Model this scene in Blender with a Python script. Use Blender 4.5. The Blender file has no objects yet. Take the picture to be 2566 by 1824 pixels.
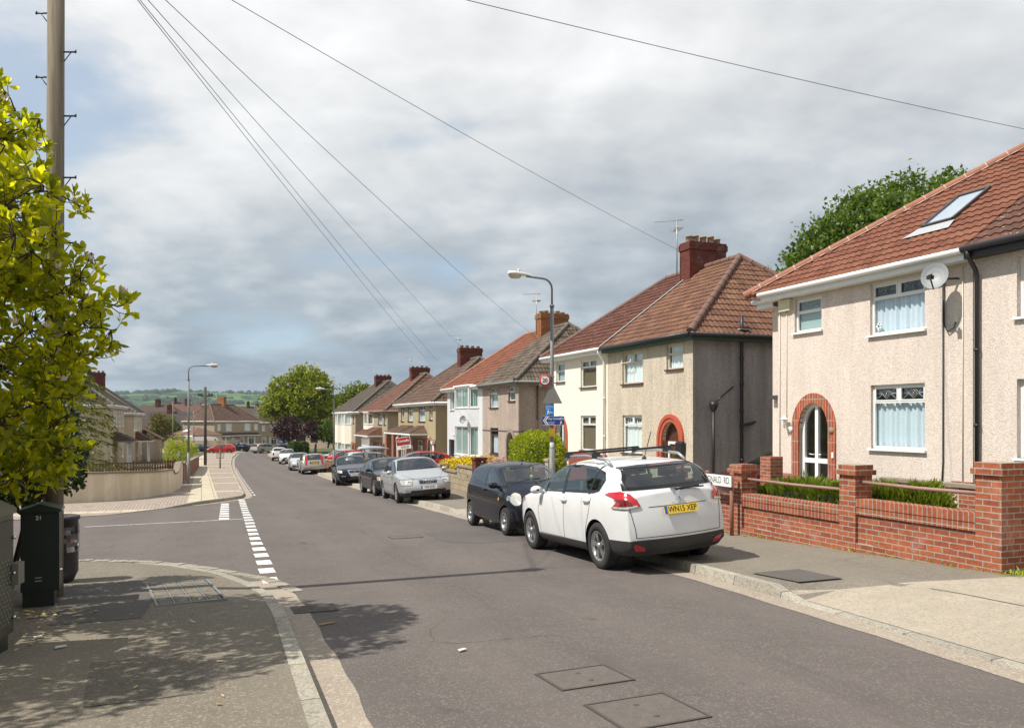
import bpy, bmesh, math, random
import numpy as np
from mathutils import Vector, Matrix, Euler
from mathutils.bvhtree import BVHTree
from math import radians as R, sin, cos, pi, sqrt
SC = bpy.context.scene
COL = SC.collection
random.seed(11)

# ------------------------------------------------------------ camera
CAM_Z = 1.69
cam = bpy.data.cameras.new('camera'); camo = bpy.data.objects.new('camera', cam); COL.objects.link(camo)
cam.sensor_width = 36; cam.lens = 27.72; cam.shift_y = 0.0538
cam.clip_start = 0.1; cam.clip_end = 20000
camo.location = (0, 0, CAM_Z); camo.rotation_euler = (R(90), 0, 0)
SC.camera = camo

# ------------------------------------------------------------ sun and sky
SUN_EL, SUN_AZ = 54.0, 20.5            # light travels towards (cos az, sin az)
sl = bpy.data.lights.new('sun', 'SUN'); slo = bpy.data.objects.new('sun', sl); COL.objects.link(slo)
sl.energy = 5.0; sl.angle = R(0.53); sl.color = (1.0, 0.95, 0.86)
ld = Vector((cos(R(SUN_AZ)) * cos(R(SUN_EL)), sin(R(SUN_AZ)) * cos(R(SUN_EL)), -sin(R(SUN_EL))))
slo.rotation_euler = ld.to_track_quat('-Z', 'Y').to_euler()
slo.location = (-20, -10, 40)
W = bpy.data.worlds.new('World'); SC.world = W; W.use_nodes = True
SC.view_settings.view_transform = 'Standard'; SC.view_settings.look = 'None'
SC.view_settings.exposure = 0.26; SC.view_settings.gamma = 1.0
SC.cycles.max_bounces = 8; SC.cycles.transparent_max_bounces = 12
SC.cycles.use_denoising = True

class NT:
    """small helper for building node trees"""
    def __init__(s, tree): s.t = tree; s.t.nodes.clear()
    def n(s, typ, ins=None, **props):
        nd = s.t.nodes.new(typ)
        for k, v in props.items(): setattr(nd, k, v)
        for k, v in (ins or {}).items():
            sk = nd.inputs[k]
            if isinstance(v, bpy.types.NodeSocket): s.t.links.new(v, sk)
            elif isinstance(v, bpy.types.Node): s.t.links.new(v.outputs[0], sk)
            else:
                if sk.type == 'RGBA' and len(v) == 3: v = (*v, 1)
                sk.default_value = v
        return nd
    def math(s, op, a, b=0.0, c=0.0): return s.n('ShaderNodeMath', {0: a, 1: b, 2: c}, operation=op).outputs[0]
    def mix(s, f, a, b, blend='MIX'):
        return s.n('ShaderNodeMix', {0: f, 6: a, 7: b}, data_type='RGBA', blend_type=blend).outputs[2]
    def ramp(s, f, pts, interp='LINEAR'):
        nd = s.n('ShaderNodeValToRGB', {0: f}); cr = nd.color_ramp; cr.interpolation = interp
        while len(cr.elements) < len(pts): cr.elements.new(0.5)
        for e, (p, c) in zip(cr.elements, pts):
            e.position = p; e.color = (c, c, c, 1) if isinstance(c, (int, float)) else (*c, 1)
        return nd.outputs[0]
    def noise(s, vec, scale, detail=4, rough=0.55, dist=0.0, dim='3D'):
        nd = s.n('ShaderNodeTexNoise', {'Scale': scale, 'Detail': detail, 'Roughness': rough, 'Distortion': dist}, noise_dimensions=dim)
        if vec is not None: s.t.links.new(vec, nd.inputs['Vector'])
        return nd.outputs[0]

def build_world():
    N = NT(W.node_tree)
    sky = N.n('ShaderNodeTexSky', sky_type='NISHITA', sun_disc=False, sun_elevation=R(SUN_EL),
              sun_rotation=R(SUN_AZ - 270), air_density=1.0, dust_density=0.6, ozone_density=1.2)
    tc = N.n('ShaderNodeTexCoord').outputs['Generated']
    sp = N.n('ShaderNodeSeparateXYZ', {0: tc})
    z = N.math('MAXIMUM', sp.outputs[2], 0.0)
    dn = N.math('ADD', z, 0.30)
    px = N.math('DIVIDE', sp.outputs[0], dn); py = N.math('DIVIDE', sp.outputs[1], dn)
    v = N.n('ShaderNodeCombineXYZ', {0: px, 1: N.math('MULTIPLY', py, 1.15), 2: 0.0}).outputs[0]
    def off(x, y, z_): return N.n('ShaderNodeVectorMath', {0: v, 1: (x, y, z_)}, operation='ADD').outputs[0]
    n1 = N.noise(off(3.1, 1.7, .4), 2.1, 9, 0.53, 0.12)
    n1b = N.noise(off(3.05, 1.66, .4), 2.1, 9, 0.53, 0.12)            # same clouds a step towards the sun: lit edges
    n2 = N.noise(off(7.3, 2.2, 1.4), 1.0, 5, 0.5, 0.2)
    left = N.math('MULTIPLY', sp.outputs[0], -0.34)
    g = N.math('ADD', N.math('MULTIPLY_ADD', z, 0.22, N.math('SUBTRACT', 1.0, n1)), N.math('SUBTRACT', left, 0.20))
    gap = N.ramp(g, [(0.45, 0.0), (0.60, 1.0)])
    hz = N.ramp(z, [(0.0, 0.0), (0.10, 0.06), (0.24, 0.48), (0.42, 1.0)])
    emb = N.math('MULTIPLY', N.math('SUBTRACT', n1, n1b), 0.65)
    sh = N.math('ADD', N.math('ADD', N.math('MULTIPLY', n2, 0.50), N.math('MULTIPLY', n1, 0.62)), N.math('ADD', emb, N.math('MULTIPLY_ADD', sp.outputs[0], -0.05, -0.06)))
    cl = N.ramp(sh, [(0.31, (0.50, 0.525, 0.55)), (0.44, (0.62, 0.635, 0.65)), (0.58, (0.72, 0.73, 0.735)), (0.74, (0.85, 0.855, 0.86))])
    lowc = N.ramp(sh, [(0.36, (0.205, 0.27, 0.335)), (0.50, (0.30, 0.37, 0.43)), (0.63, (0.47, 0.52, 0.56)), (0.78, (0.62, 0.65, 0.67))])
    cloud = N.mix(hz, lowc, cl)
    b1 = N.n('ShaderNodeBackground', {0: N.mix(0.45, sky.outputs[0], (4.2, 5.3, 6.4, 1)), 1: 0.12})
    b2 = N.n('ShaderNodeBackground', {0: cloud, 1: 1.0})
    gp = N.math('MULTIPLY', gap, 0.70)
    ms = N.n('ShaderNodeMixShader', {0: gp, 1: b2.outputs[0], 2: b1.outputs[0]})
    N.n('ShaderNodeOutputWorld', {0: ms.outputs[0]})
build_world()

# ------------------------------------------------------------ street frame: s along the street, t to its right
TH = R(21.5); SN, CS = sin(TH), cos(TH)
DIR = Vector((-SN, CS, 0)); NRM = Vector((CS, SN, 0))
ANG = pi / 2 + TH                      # rotation that takes local x along the street
F_, CX_, HY_ = 1976.0, 1283.0, 1050.0
S_ = [-200, -20, 0, 12, 25, 40, 60, 80, 100, 125, 165, 260, 600, 1100]
H_ = [-8, .75, 1.69, 2.2, 2.73, 3.33, 4.05, 4.55, 4.85, 5.15, 5.8, 9, 26, 34]
def gz(s): return CAM_Z - float(np.interp(s, S_, H_))
def st(s, t, dz=0.0): return Vector((-SN * s + CS * t, CS * s + SN * t, gz(s) + dz))
def to_st(x, y): return y * CS - x * SN, x * CS + y * SN
def pix(px, py, Z): return Vector(((px - CX_) / F_ * Z, Z, CAM_Z + (HY_ - py) / F_ * Z))

# ------------------------------------------------------------ mesh helpers
def tag(o, label=None, cat=None, group=None, kind=None):
    if label: o['label'] = label
    if cat: o['category'] = cat
    if group: o['group'] = group
    if kind: o['kind'] = kind
    return o
def empty(name, loc, rz=0.0, label=None, cat=None, group=None):
    o = bpy.data.objects.new(name, None); COL.objects.link(o); o.location = loc; o.rotation_euler = (0, 0, rz)
    o.empty_display_size = 0.2
    return tag(o, label, cat, group)

class MB:
    def __init__(s): s.v = []; s.f = []; s.m = []; s.uv = {}; s.sm = set()
    def face(s, ids, m=0, uv=None, smooth=False):
        i = len(s.f); s.f.append(tuple(ids)); s.m.append(m)
        if uv: s.uv[i] = uv
        if smooth: s.sm.add(i)
    def poly(s, pts, m=0, uv=None, smooth=False):
        b = len(s.v); s.v += [tuple(p) for p in pts]; s.face(range(b, b + len(pts)), m, uv, smooth)
    def box(s, x0, y0, z0, x1, y1, z1, m=0):
        b = len(s.v)
        s.v += [(x0, y0, z0), (x1, y0, z0), (x1, y1, z0), (x0, y1, z0), (x0, y0, z1), (x1, y0, z1), (x1, y1, z1), (x0, y1, z1)]
        for q in ((3, 2, 1, 0), (4, 5, 6, 7), (0, 1, 5, 4), (1, 2, 6, 5), (2, 3, 7, 6), (3, 0, 4, 7)): s.face([b + k for k in q], m)
    def prism(s, pts, vec, m=0, caps=True):
        pts = [Vector(p) for p in pts]; vec = Vector(vec); n = len(pts); b = len(s.v)
        s.v += [tuple(p) for p in pts] + [tuple(p + vec) for p in pts]
        if caps: s.face([b + k for k in reversed(range(n))], m); s.face([b + n + k for k in range(n)], m)
        for k in range(n): j = (k + 1) % n; s.face((b + k, b + j, b + n + j, b + n + k), m)
    def tube(s, pts, r, n=8, m=0, cap=True, smooth=True):
        pts = [Vector(p) for p in pts]; K = len(pts)
        rs = r if isinstance(r, (list, tuple)) else [r] * K
        rings = []; up = None
        for i, p in enumerate(pts):
            d = (pts[min(i + 1, K - 1)] - pts[max(i - 1, 0)])
            d = d.normalized() if d.length > 1e-9 else Vector((0, 0, 1))
            if up is None: up = Vector((0, 0, 1)) if abs(d.z) < 0.9 else Vector((1, 0, 0))
            a = up - d * up.dot(d)
            a = a.normalized() if a.length > 1e-6 else d.orthogonal().normalized()
            up = a; c = d.cross(a); b = len(s.v); rings.append(b)
            for k in range(n):
                an = 2 * pi * k / n
                s.v.append(tuple(p + (a * cos(an) + c * sin(an)) * rs[i]))
        for i in range(K - 1):
            for k in range(n):
                j = (k + 1) % n; s.face((rings[i] + k, rings[i] + j, rings[i + 1] + j, rings[i + 1] + k), m, None, smooth)
        if cap: s.face([rings[0] + k for k in reversed(range(n))], m); s.face([rings[-1] + k for k in range(n)], m)
    def lathe(s, prof, c=(0, 0, 0), n=16, m=0, axis='z', smooth=True):
        rings = []
        for (r, h) in prof:
            b = len(s.v); rings.append(b)
            for k in range(n):
                a = 2 * pi * k / n; q = (r * cos(a), r * sin(a), h)
                if axis == 'y': q = (q[0], q[2], q[1])
                elif axis == 'x': q = (q[2], q[0], q[1])
                s.v.append((q[0] + c[0], q[1] + c[1], q[2] + c[2]))
        for i in range(len(prof) - 1):
            for k in range(n):
                j = (k + 1) % n
                q = (rings[i] + k, rings[i] + j, rings[i + 1] + j, rings[i + 1] + k)
                s.face(q if axis != 'y' else q[::-1], m, None, smooth)
    def xf(s, M, start=0):
        for i in range(start, len(s.v)): s.v[i] = tuple(M @ Vector(s.v[i]))
    def build(s, name, mats, parent=None, loc=None, rz=None, auto=None):
        me = bpy.data.meshes.new(name); me.from_pydata(s.v, [], s.f)
        mats = mats if isinstance(mats, (list, tuple)) else [mats]
        for m in mats: me.materials.append(m)
        if len(mats) > 1: me.polygons.foreach_set('material_index', s.m)
        if s.uv:
            ul = me.uv_layers.new(name='UVMap').data
            for i, u in s.uv.items():
                ls = me.polygons[i].loop_start
                for k, q in enumerate(u): ul[ls + k].uv = q
        if s.sm:
            fl = [i in s.sm for i in range(len(s.f))]; me.polygons.foreach_set('use_smooth', fl)
        me.update(); o = bpy.data.objects.new(name, me); COL.objects.link(o)
        if parent is not None: o.parent = parent
        if loc is not None: o.location = loc
        if rz is not None: o.rotation_euler = (0, 0, rz)
        return o

def copy_tree(o, parent=None):
    c = o.copy(); COL.objects.link(c); c.parent = parent
    for ch in [k for k in ALLOBJ(o)]: copy_tree(ch, c)
    return c
def ALLOBJ(o): return list(o.children)

def text_faces(body, size, bold=0.0, spacing=1.0):
    """flat text as (verts, faces) in its own xy plane, centred"""
    cu = bpy.data.curves.new('t', 'FONT'); cu.body = body; cu.size = size; cu.align_x = 'CENTER'; cu.align_y = 'CENTER'
    cu.offset = bold; cu.space_character = spacing; cu.resolution_u = 3
    o = bpy.data.objects.new('t', cu); COL.objects.link(o)
    dg = bpy.context.evaluated_depsgraph_get(); me = o.evaluated_get(dg).to_mesh()
    v = [tuple(p.co) for p in me.vertices]; f = [tuple(p.vertices) for p in me.polygons]
    o.evaluated_get(dg).to_mesh_clear(); bpy.data.objects.remove(o); bpy.data.curves.remove(cu)
    return v, f
def add_text(mb, body, size, M, m=0, bold=0.0, spacing=1.0, sx=1.0):
    v, f = text_faces(body, size, bold, spacing); b = len(mb.v)
    mb.v += [tuple(M @ Vector((p[0] * sx, p[1], 0))) for p in v]
    for q in f: mb.face([b + k for k in q], m)

# ------------------------------------------------------------ materials
MATS = {}
def newmat(name):
    m = bpy.data.materials.new(name); m.use_nodes = True; return m, NT(m.node_tree)
def out(N, bsdf, disp=None):
    N.n('ShaderNodeOutputMaterial', {0: bsdf.outputs[0]})
def plain(name, col, rough=0.6, metal=0.0, var=0.12, scale=6.0, bump=0.0, bscale=60.0, spec=0.5, coat=0.0):
    if name in MATS: return MATS[name]
    m, N = newmat(name); tc = N.n('ShaderNodeTexCoord').outputs['Object']
    n = N.noise(tc, scale, 6, 0.65)
    f = N.math('MULTIPLY_ADD', n, 2 * var, 1 - var)
    c = N.mix(1.0, (*col, 1), N.n('ShaderNodeCombineColor', {0: f, 1: f, 2: f}).outputs[0], 'MULTIPLY')
    ins = {'Base Color': c, 'Roughness': rough, 'Metallic': metal, 'Specular IOR Level': spec, 'Coat Weight': coat, 'Coat Roughness': 0.04}
    if bump: ins['Normal'] = N.n('ShaderNodeBump', {'Strength': bump, 'Distance': 0.01, 'Height': N.noise(tc, bscale, 3)}).outputs[0]
    out(N, N.n('ShaderNodeBsdfPrincipled', ins)); MATS[name] = m; return m
def pebble(name, c_lo, c_hi, scale=42.0, bump=0.9, stain=0.18):
    """rough-cast render: small stones of several tones with streaky weathering"""
    m, N = newmat(name); tc = N.n('ShaderNodeTexCoord').outputs['Object']
    vo = N.n('ShaderNodeTexVoronoi', {'Vector': tc, 'Scale': scale}, feature='F1')
    rnd = N.n('ShaderNodeSeparateColor', {0: vo.outputs['Color']}).outputs[0]
    c = N.ramp(rnd, [(0.0, c_lo), (0.35, tuple(0.5 * (a + b) for a, b in zip(c_lo, c_hi))), (1.0, c_hi)])
    mp = N.n('ShaderNodeMapping', {0: tc, 'Scale': (1.3, 1.3, 0.28)}).outputs[0]
    big = N.ramp(N.noise(mp, 1.6, 7, 0.62), [(0.30, 1 - stain), (0.62, 1.0)])
    c = N.mix(1.0, c, big, 'MULTIPLY')
    strk = N.n('ShaderNodeMapping', {0: tc, 'Scale': (3.2, 3.2, 0.3)}).outputs[0]
    c = N.mix(1.0, c, N.ramp(N.noise(strk, 1.0, 5, 0.6), [(0.32, 1 - stain * .55), (0.5, 1.0)]), 'MULTIPLY')
    zz = N.n('ShaderNodeSeparateXYZ', {0: tc}).outputs[2]
    damp = N.math('MULTIPLY', N.ramp(N.math('MULTIPLY', zz, 0.5), [(0.05, 1.0), (0.45, 0.0)]), N.ramp(N.noise(tc, 2.5, 6, 0.7), [(0.35, 0.0), (0.65, 0.45)]))
    c = N.mix(damp, c, (0.20, 0.17, 0.13, 1))
    h = N.math('ADD', N.math('MULTIPLY', vo.outputs['Distance'], -1.0), N.math('MULTIPLY', N.noise(tc, scale * 2.2, 2), 0.5))
    bp = N.n('ShaderNodeBump', {'Strength': bump, 'Distance': 0.012, 'Height': h}).outputs[0]
    out(N, N.n('ShaderNodeBsdfPrincipled', {'Base Color': c, 'Roughness': 0.95, 'Normal': bp, 'Specular IOR Level': 0.15})); return m
def brick(name, c1=(.35, .105, .05), c2=(.225, .06, .036), mortar=(.34, .285, .225), bw=0.225, bh=0.075, soldier=False, ms=0.009, flip=False, squash=0.5, dirt=0.25):
    m, N = newmat(name); tc = N.n('ShaderNodeTexCoord').outputs['Object']
    sp = N.n('ShaderNodeSeparateXYZ', {0: tc}); u = N.math('ADD', sp.outputs[0], sp.outputs[1])
    v = N.n('ShaderNodeCombineXYZ', {0: u, 1: sp.outputs[2], 2: 0.0}).outputs[0]
    wob = N.n('ShaderNodeMix', {0: 0.006, 4: v, 5: N.n('ShaderNodeTexNoise', {'Vector': tc, 'Scale': 8.0}).outputs[1]}, data_type='VECTOR').outputs[1]
    b = N.n('ShaderNodeTexBrick', {'Vector': wob, 'Color1': (*c1, 1), 'Color2': (*c2, 1), 'Mortar': (*mortar, 1), 'Scale': 1.0, 'Mortar Size': ms, 'Mortar Smooth': 0.25,
                                  'Bias': -0.1, 'Brick Width': bw, 'Row Height': bh}, offset=0.0 if soldier else 0.5, squash=1.0)
    n = N.noise(tc, 14.0, 7, 0.7)
    c = N.mix(1.0, b.outputs[0], N.ramp(n, [(0.28, 0.72), (0.6, 1.12)]), 'MULTIPLY')
    c = N.mix(N.ramp(N.noise(tc, 2.3, 6, 0.7), [(0.56, 0.0), (0.72, dirt)]), c, (0.5, 0.42, 0.36, 1))
    hgt = N.math('ADD', N.math('MULTIPLY', b.outputs[1], -1.0), N.math('MULTIPLY', n, 0.35))
    bp = N.n('ShaderNodeBump', {'Strength': 0.8, 'Distance': 0.01, 'Height': hgt}).outputs[0]
    out(N, N.n('ShaderNodeBsdfPrincipled', {'Base Color': c, 'Roughness': 0.9, 'Normal': bp, 'Specular IOR Level': 0.2})); return m
def tiles(name, cols, tw=0.30, th=0.30, lichen=0.0, moss=0.0):
    """roof tile colour, different for every tile; uv in metres along and up the slope"""
    m, N = newmat(name); uv = N.n('ShaderNodeTexCoord').outputs['UV']; ob = N.n('ShaderNodeTexCoord').outputs['Object']
    sp = N.n('ShaderNodeSeparateXYZ', {0: uv})
    iu = N.math('FLOOR', N.math('DIVIDE', sp.outputs[0], tw)); iv = N.math('FLOOR', N.math('DIVIDE', sp.outputs[1], th))
    wn = N.n('ShaderNodeTexWhiteNoise', {'Vector': N.n('ShaderNodeCombineXYZ', {0: iu, 1: iv, 2: 1.0}).outputs[0]}, noise_dimensions='3D').outputs[0]
    big = N.noise(ob, 0.7, 6, 0.7); k = N.math('ADD', N.math('MULTIPLY', wn, 0.55), N.math('MULTIPLY', big, 0.45))
    c = N.ramp(k, [(0.2 + 0.6 * i / (len(cols) - 1), q) for i, q in enumerate(cols)])
    c = N.mix(1.0, c, N.ramp(N.noise(ob, 9.0, 8, 0.75), [(0.3, 0.68), (0.62, 1.1)]), 'MULTIPLY')
    if lichen:
        sp2 = N.noise(ob, 17.0, 3, 0.6)
        c = N.mix(N.ramp(sp2, [(0.70 - 0.05 * lichen, 0.0), (0.735 - 0.05 * lichen, 0.8)]), c, (0.5, 0.46, 0.38, 1))
    if moss: c = N.mix(N.ramp(N.noise(ob, 2.6, 6, 0.75), [(0.60, 0.0), (0.70, moss)]), c, (0.10, 0.085, 0.035, 1))
    bp = N.n('ShaderNodeBump', {'Strength': 0.35, 'Distance': 0.01, 'Height': N.noise(ob, 45.0, 4, 0.7)}).outputs[0]
    out(N, N.n('ShaderNodeBsdfPrincipled', {'Base Color': c, 'Roughness': 0.88, 'Normal': bp, 'Specular IOR Level': 0.25})); return m
def ground_mat(name, base, fine=120.0, var=0.3, stones=None, patch=None, rough=0.92, bump=0.5, cracks=0.0, worn=False, joints=0.0):
    """tarmac or concrete: aggregate speckle, broad patches, hairline cracks; world coordinates"""
    m, N = newmat(name); g = N.n('ShaderNodeNewGeometry').outputs['Position']
    n1 = N.noise(g, fine, 3, 0.6); n2 = N.noise(g, 0.55, 7, 0.65); n3 = N.noise(g, 6.0, 6, 0.7)
    f = N.math('ADD', N.math('MULTIPLY', N.ramp(n1, [(0.3, 0.0), (0.7, 1.0)]), var), N.math('ADD', N.math('MULTIPLY', n2, 0.5), N.math('MULTIPLY', n3, 0.4)))
    f = N.math('ADD', f, 1.0 - var * 0.5 - 0.45)
    c = N.mix(1.0, (*base, 1), N.n('ShaderNodeCombineColor', {0: f, 1: f, 2: f}).outputs[0], 'MULTIPLY')
    if stones:
        vo = N.n('ShaderNodeTexVoronoi', {'Vector': g, 'Scale': fine * 0.8}, feature='F1')
        rn = N.n('ShaderNodeSeparateColor', {0: vo.outputs['Color']}).outputs[1]
        c = N.mix(N.ramp(rn, [(0.80, 0.0), (0.86, 0.65)]), c, (*stones, 1))
    if patch: c = N.mix(N.ramp(N.noise(g, 0.9, 5, 0.7), [(0.5, 0.0), (0.66, 0.6)]), c, (*patch, 1))
    if joints:
        rt = N.n('ShaderNodeMapping', {0: g, 'Rotation': (0, 0, -ANG)}).outputs[0]; xs = N.n('ShaderNodeSeparateXYZ', {0: rt}).outputs[0]
        md = N.math('MODULO', N.math('ADD', xs, 100.0), joints); c = N.mix(N.math('MULTIPLY', N.math('LESS_THAN', md, .016), .75), c, (.06, .05, .04, 1))
        wn = N.n('ShaderNodeTexWhiteNoise', {1: N.math('FLOOR', N.math('DIVIDE', N.math('ADD', xs, 100.0), joints))}, noise_dimensions='1D').outputs[0]; c = N.mix(1.0, c, N.ramp(wn, [(0, .78), (1, 1.08)]), 'MULTIPLY')
    if worn:
        rt = N.n('ShaderNodeMapping', {0: g, 'Rotation': (0, 0, -ANG)}).outputs[0]; q = N.n('ShaderNodeSeparateXYZ', {0: rt})
        tv = N.math('ADD', N.math('MULTIPLY', q.outputs[1], -1.0), N.math('MULTIPLY', N.noise(g, .35, 3), .5))
        tr1 = N.math('POWER', N.math('ABSOLUTE', N.math('SINE', N.math('MULTIPLY', tv, 1.95))), 3.0)
        c = N.mix(N.math('MULTIPLY', tr1, .22), c, (*[min(1, b * 1.45) for b in base], 1))
        st_ = N.n('ShaderNodeMapping', {0: rt, 'Scale': (.25, 2.2, 1)}).outputs[0]
        c = N.mix(N.ramp(N.noise(st_, 1.3, 7, .7), [(.56, 0.0), (.72, .35)]), c, (*[b * .62 for b in base], 1))
        c = N.mix(N.ramp(N.noise(g, 2.6, 3, .5), [(.70, 0.0), (.76, .45)]), c, (*[b * .5 for b in base], 1))
        vw2 = N.n('ShaderNodeVectorMath', {0: g, 1: N.n('ShaderNodeTexNoise', {'Vector': g, 'Scale': .9, 'Detail': 8.0}).outputs[1]}, operation='ADD').outputs[0]
        e2 = N.n('ShaderNodeTexVoronoi', {'Vector': vw2, 'Scale': .23}, feature='DISTANCE_TO_EDGE').outputs[0]
        c = N.mix(N.math('MULTIPLY', N.ramp(e2, [(0.0, .6), (.0035, 0.0)]), N.ramp(N.noise(g, .25, 3), [(.5, 0.0), (.58, 1.0)])), c, (.035, .03, .027, 1))
    if cracks:
        vw = N.n('ShaderNodeVectorMath', {0: g, 1: N.n('ShaderNodeTexNoise', {'Vector': g, 'Scale': 1.6, 'Detail': 6.0}).outputs[1]}, operation='ADD').outputs[0]
        ve = N.n('ShaderNodeTexVoronoi', {'Vector': vw, 'Scale': cracks}, feature='DISTANCE_TO_EDGE').outputs[0]
        c = N.mix(N.ramp(ve, [(0.0, 0.55), (0.006, 0.0)]), c, (0.02, 0.019, 0.017, 1))
    bp = N.n('ShaderNodeBump', {'Strength': bump, 'Distance': 0.008, 'Height': n1}).outputs[0]
    out(N, N.n('ShaderNodeBsdfPrincipled', {'Base Color': c, 'Roughness': rough, 'Normal': bp, 'Specular IOR Level': 0.25})); return m
def glassmat(name, tint=(.95, 1, .99), refl=0.09, alpha=0.97):
    """thin pane: mostly see-through, mirror-like towards grazing angles"""
    m, N = newmat(name)
    g = N.n('ShaderNodeNewGeometry'); dt = N.math('ABSOLUTE', N.n('ShaderNodeVectorMath', {0: g.outputs['Incoming'], 1: g.outputs['Normal']}, operation='DOT_PRODUCT').outputs['Value'])
    fr = N.math('POWER', N.math('SUBTRACT', 1.0, dt), 5.0)
    k = N.math('MINIMUM', N.math('MULTIPLY_ADD', fr, 0.9, refl), 1.0)
    tr = N.n('ShaderNodeBsdfTransparent', {0: (*[alpha * q for q in tint], 1)}); gl = N.n('ShaderNodeBsdfGlossy', {0: (.95, .97, 1, 1), 1: 0.015})
    out(N, N.n('ShaderNodeMixShader', {0: k, 1: tr.outputs[0], 2: gl.outputs[0]})); return m
def paint(name, col, flake=0.0, rough=0.28, coat=0.6, metal=0.0):
    if name in MATS: return MATS[name]
    m, N = newmat(name); tc = N.n('ShaderNodeTexCoord').outputs['Object']
    f = N.ramp(N.noise(tc, 2.5, 5, 0.6), [(0.3, 0.93), (0.7, 1.03)])
    c = N.mix(1.0, (*col, 1), f, 'MULTIPLY')
    sp = N.n('ShaderNodeSeparateXYZ', {0: tc})         # road dust low on the sides
    d = N.math('MULTIPLY', N.ramp(sp.outputs[2], [(0.15, 1.0), (0.42, 0.0)]), N.ramp(N.noise(tc, 5.0, 6, 0.7), [(0.3, 0.05), (0.7, 0.30)]))
    c = N.mix(d, c, (0.12, 0.105, 0.09, 1))
    c = N.mix(N.n('ShaderNodeNewGeometry').outputs['Backfacing'], c, (0.022, 0.022, 0.022, 1))      # cabin lining
    out(N, N.n('ShaderNodeBsdfPrincipled', {'Base Color': c, 'Roughness': N.math('MULTIPLY_ADD', d, 0.5, rough), 'Metallic': metal, 'Coat Weight': coat, 'Coat Roughness': 0.02, 'Specular IOR Level': 0.15}))
    MATS[name] = m; return m
def leafmat(name, cols, trans=0.45, gloss=0.45, tcol=None, scale=3.0):
    m, N = newmat(name); g = N.n('ShaderNodeNewGeometry')
    rnd = g.outputs['Random Per Island']; nz = N.noise(g.outputs['Position'], scale, 3, 0.6)
    k = N.math('ADD', N.math('MULTIPLY', rnd, 0.6), N.math('MULTIPLY', nz, 0.4))
    c = N.ramp(k, [(0.15 + 0.7 * i / (len(cols) - 1), q) for i, q in enumerate(cols)])
    p = N.n('ShaderNodeBsdfPrincipled', {'Base Color': c, 'Roughness': gloss, 'Specular IOR Level': 0.35})
    tc_ = N.mix(1.0, c, (*(tcol or (1.6, 1.5, 0.5)), 1), 'MULTIPLY')
    t = N.n('ShaderNodeBsdfTranslucent', {0: tc_})
    out(N, N.n('ShaderNodeMixShader', {0: trans, 1: p.outputs[0], 2: t.outputs[0]})); return m

M_WHITE = plain('white_upvc', (.78, .78, .76), 0.35, var=0.05)
M_CREAMW = plain('cream_painted_wood', (.62, .58, .47), 0.5, var=0.08)
M_BLACK = plain('black_plastic', (.016, .016, .018), 0.4, var=0.2)
M_DARKPIPE = plain('black_iron_pipe', (.022, .018, .022), 0.45, var=0.3)
M_DARK = plain('dark_interior', (.012, .012, .012), 0.9)
M_SILLR = plain('red_tile_sill', (.10, .035, .022), 0.8, var=0.3)
M_LEAD = plain('lead_flashing', (.36, .37, .38), 0.6, var=0.25)
M_METAL = plain('galvanised_metal', (.33, .34, .33), 0.45, 0.6, var=0.2)
M_GREYPOST = plain('grey_painted_post', (.17, .175, .17), 0.55, var=0.25, scale=12)
def pole_wood():
    m, N = newmat('weathered_pole_wood'); tc = N.n('ShaderNodeTexCoord').outputs['Object']; mp = N.n('ShaderNodeMapping', {0: tc, 'Scale': (26, 26, .9)}).outputs[0]
    g = N.noise(mp, 1.0, 8, .7, .4); c = N.ramp(g, [(.3, (.085, .064, .042)), (.5, (.19, .15, .105)), (.7, (.27, .225, .165))]); c = N.mix(N.ramp(N.noise(tc, 1.7, 5, .6), [(.4, 0.0), (.7, .5)]), c, (.13, .125, .085, 1))
    out(N, N.n('ShaderNodeBsdfPrincipled', {'Base Color': c, 'Roughness': .9, 'Normal': N.n('ShaderNodeBump', {'Strength': .8, 'Distance': .01, 'Height': g}).outputs[0]})); return m
M_WOODPOLE = pole_wood()
M_RUST = plain('rusty_pipe', (.26, .12, .08), 0.8, var=0.45, scale=20)
M_GLASS = glassmat('window_glass')
M_CURT = plain('net_curtain', (.60, .66, .73), 0.9, var=0.12, scale=30)
M_CURTW = plain('white_curtain', (.80, .82, .82), 0.9, var=0.1, scale=20)
M_BLIND = plain('brown_blind', (.16, .12, .075), 0.8, var=0.1)
M_TEAL = plain('pale_teal_blind', (.33, .42, .41), 0.8, var=0.1)
M_STONE = plain('stone_coping', (.25, .20, .155), 0.9, var=0.3, scale=9, bump=0.5)
M_TERRA = plain('buff_clay_pot', (.33, .25, .16), 0.85, var=0.3)

# ------------------------------------------------------------ ground, road, pavements
def lerp(tab, s): return float(np.interp(s, [a for a, b in tab], [b for a, b in tab]))
TL = [(-60, 1.0), (0, .62), (4.6, .72), (8.1, .80), (9.8, .78), (10.6, .66), (11.9, .30), (13.0, -.31), (13.8, -1.0), (14.4, -1.85), (15.2, -3.6), (15.8, -7), (16.0, -60),
      (24.0, -60), (24.3, -7.5), (24.75, -3.6), (25.0, -2.5), (27.0, -1.1), (28.6, 0.0), (30.2, .9), (31.3, 1.42), (33, 1.6), (35.4, 1.66), (52, 2.05), (75, 2.55), (87, 2.9), (105, 3.6), (124, 5.0), (141, 7.8), (150, 11.5), (175, 30)]
TR = [(-60, 5.2), (0, 5.45), (4, 5.64), (7, 5.98), (10, 6.2), (20, 6.3), (32, 6.6), (45, 7.2), (56, 7.75), (75, 8.1), (90, 8.3), (115, 8.8), (135, 11), (145, 14), (160, 30), (175, 50)]
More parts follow.
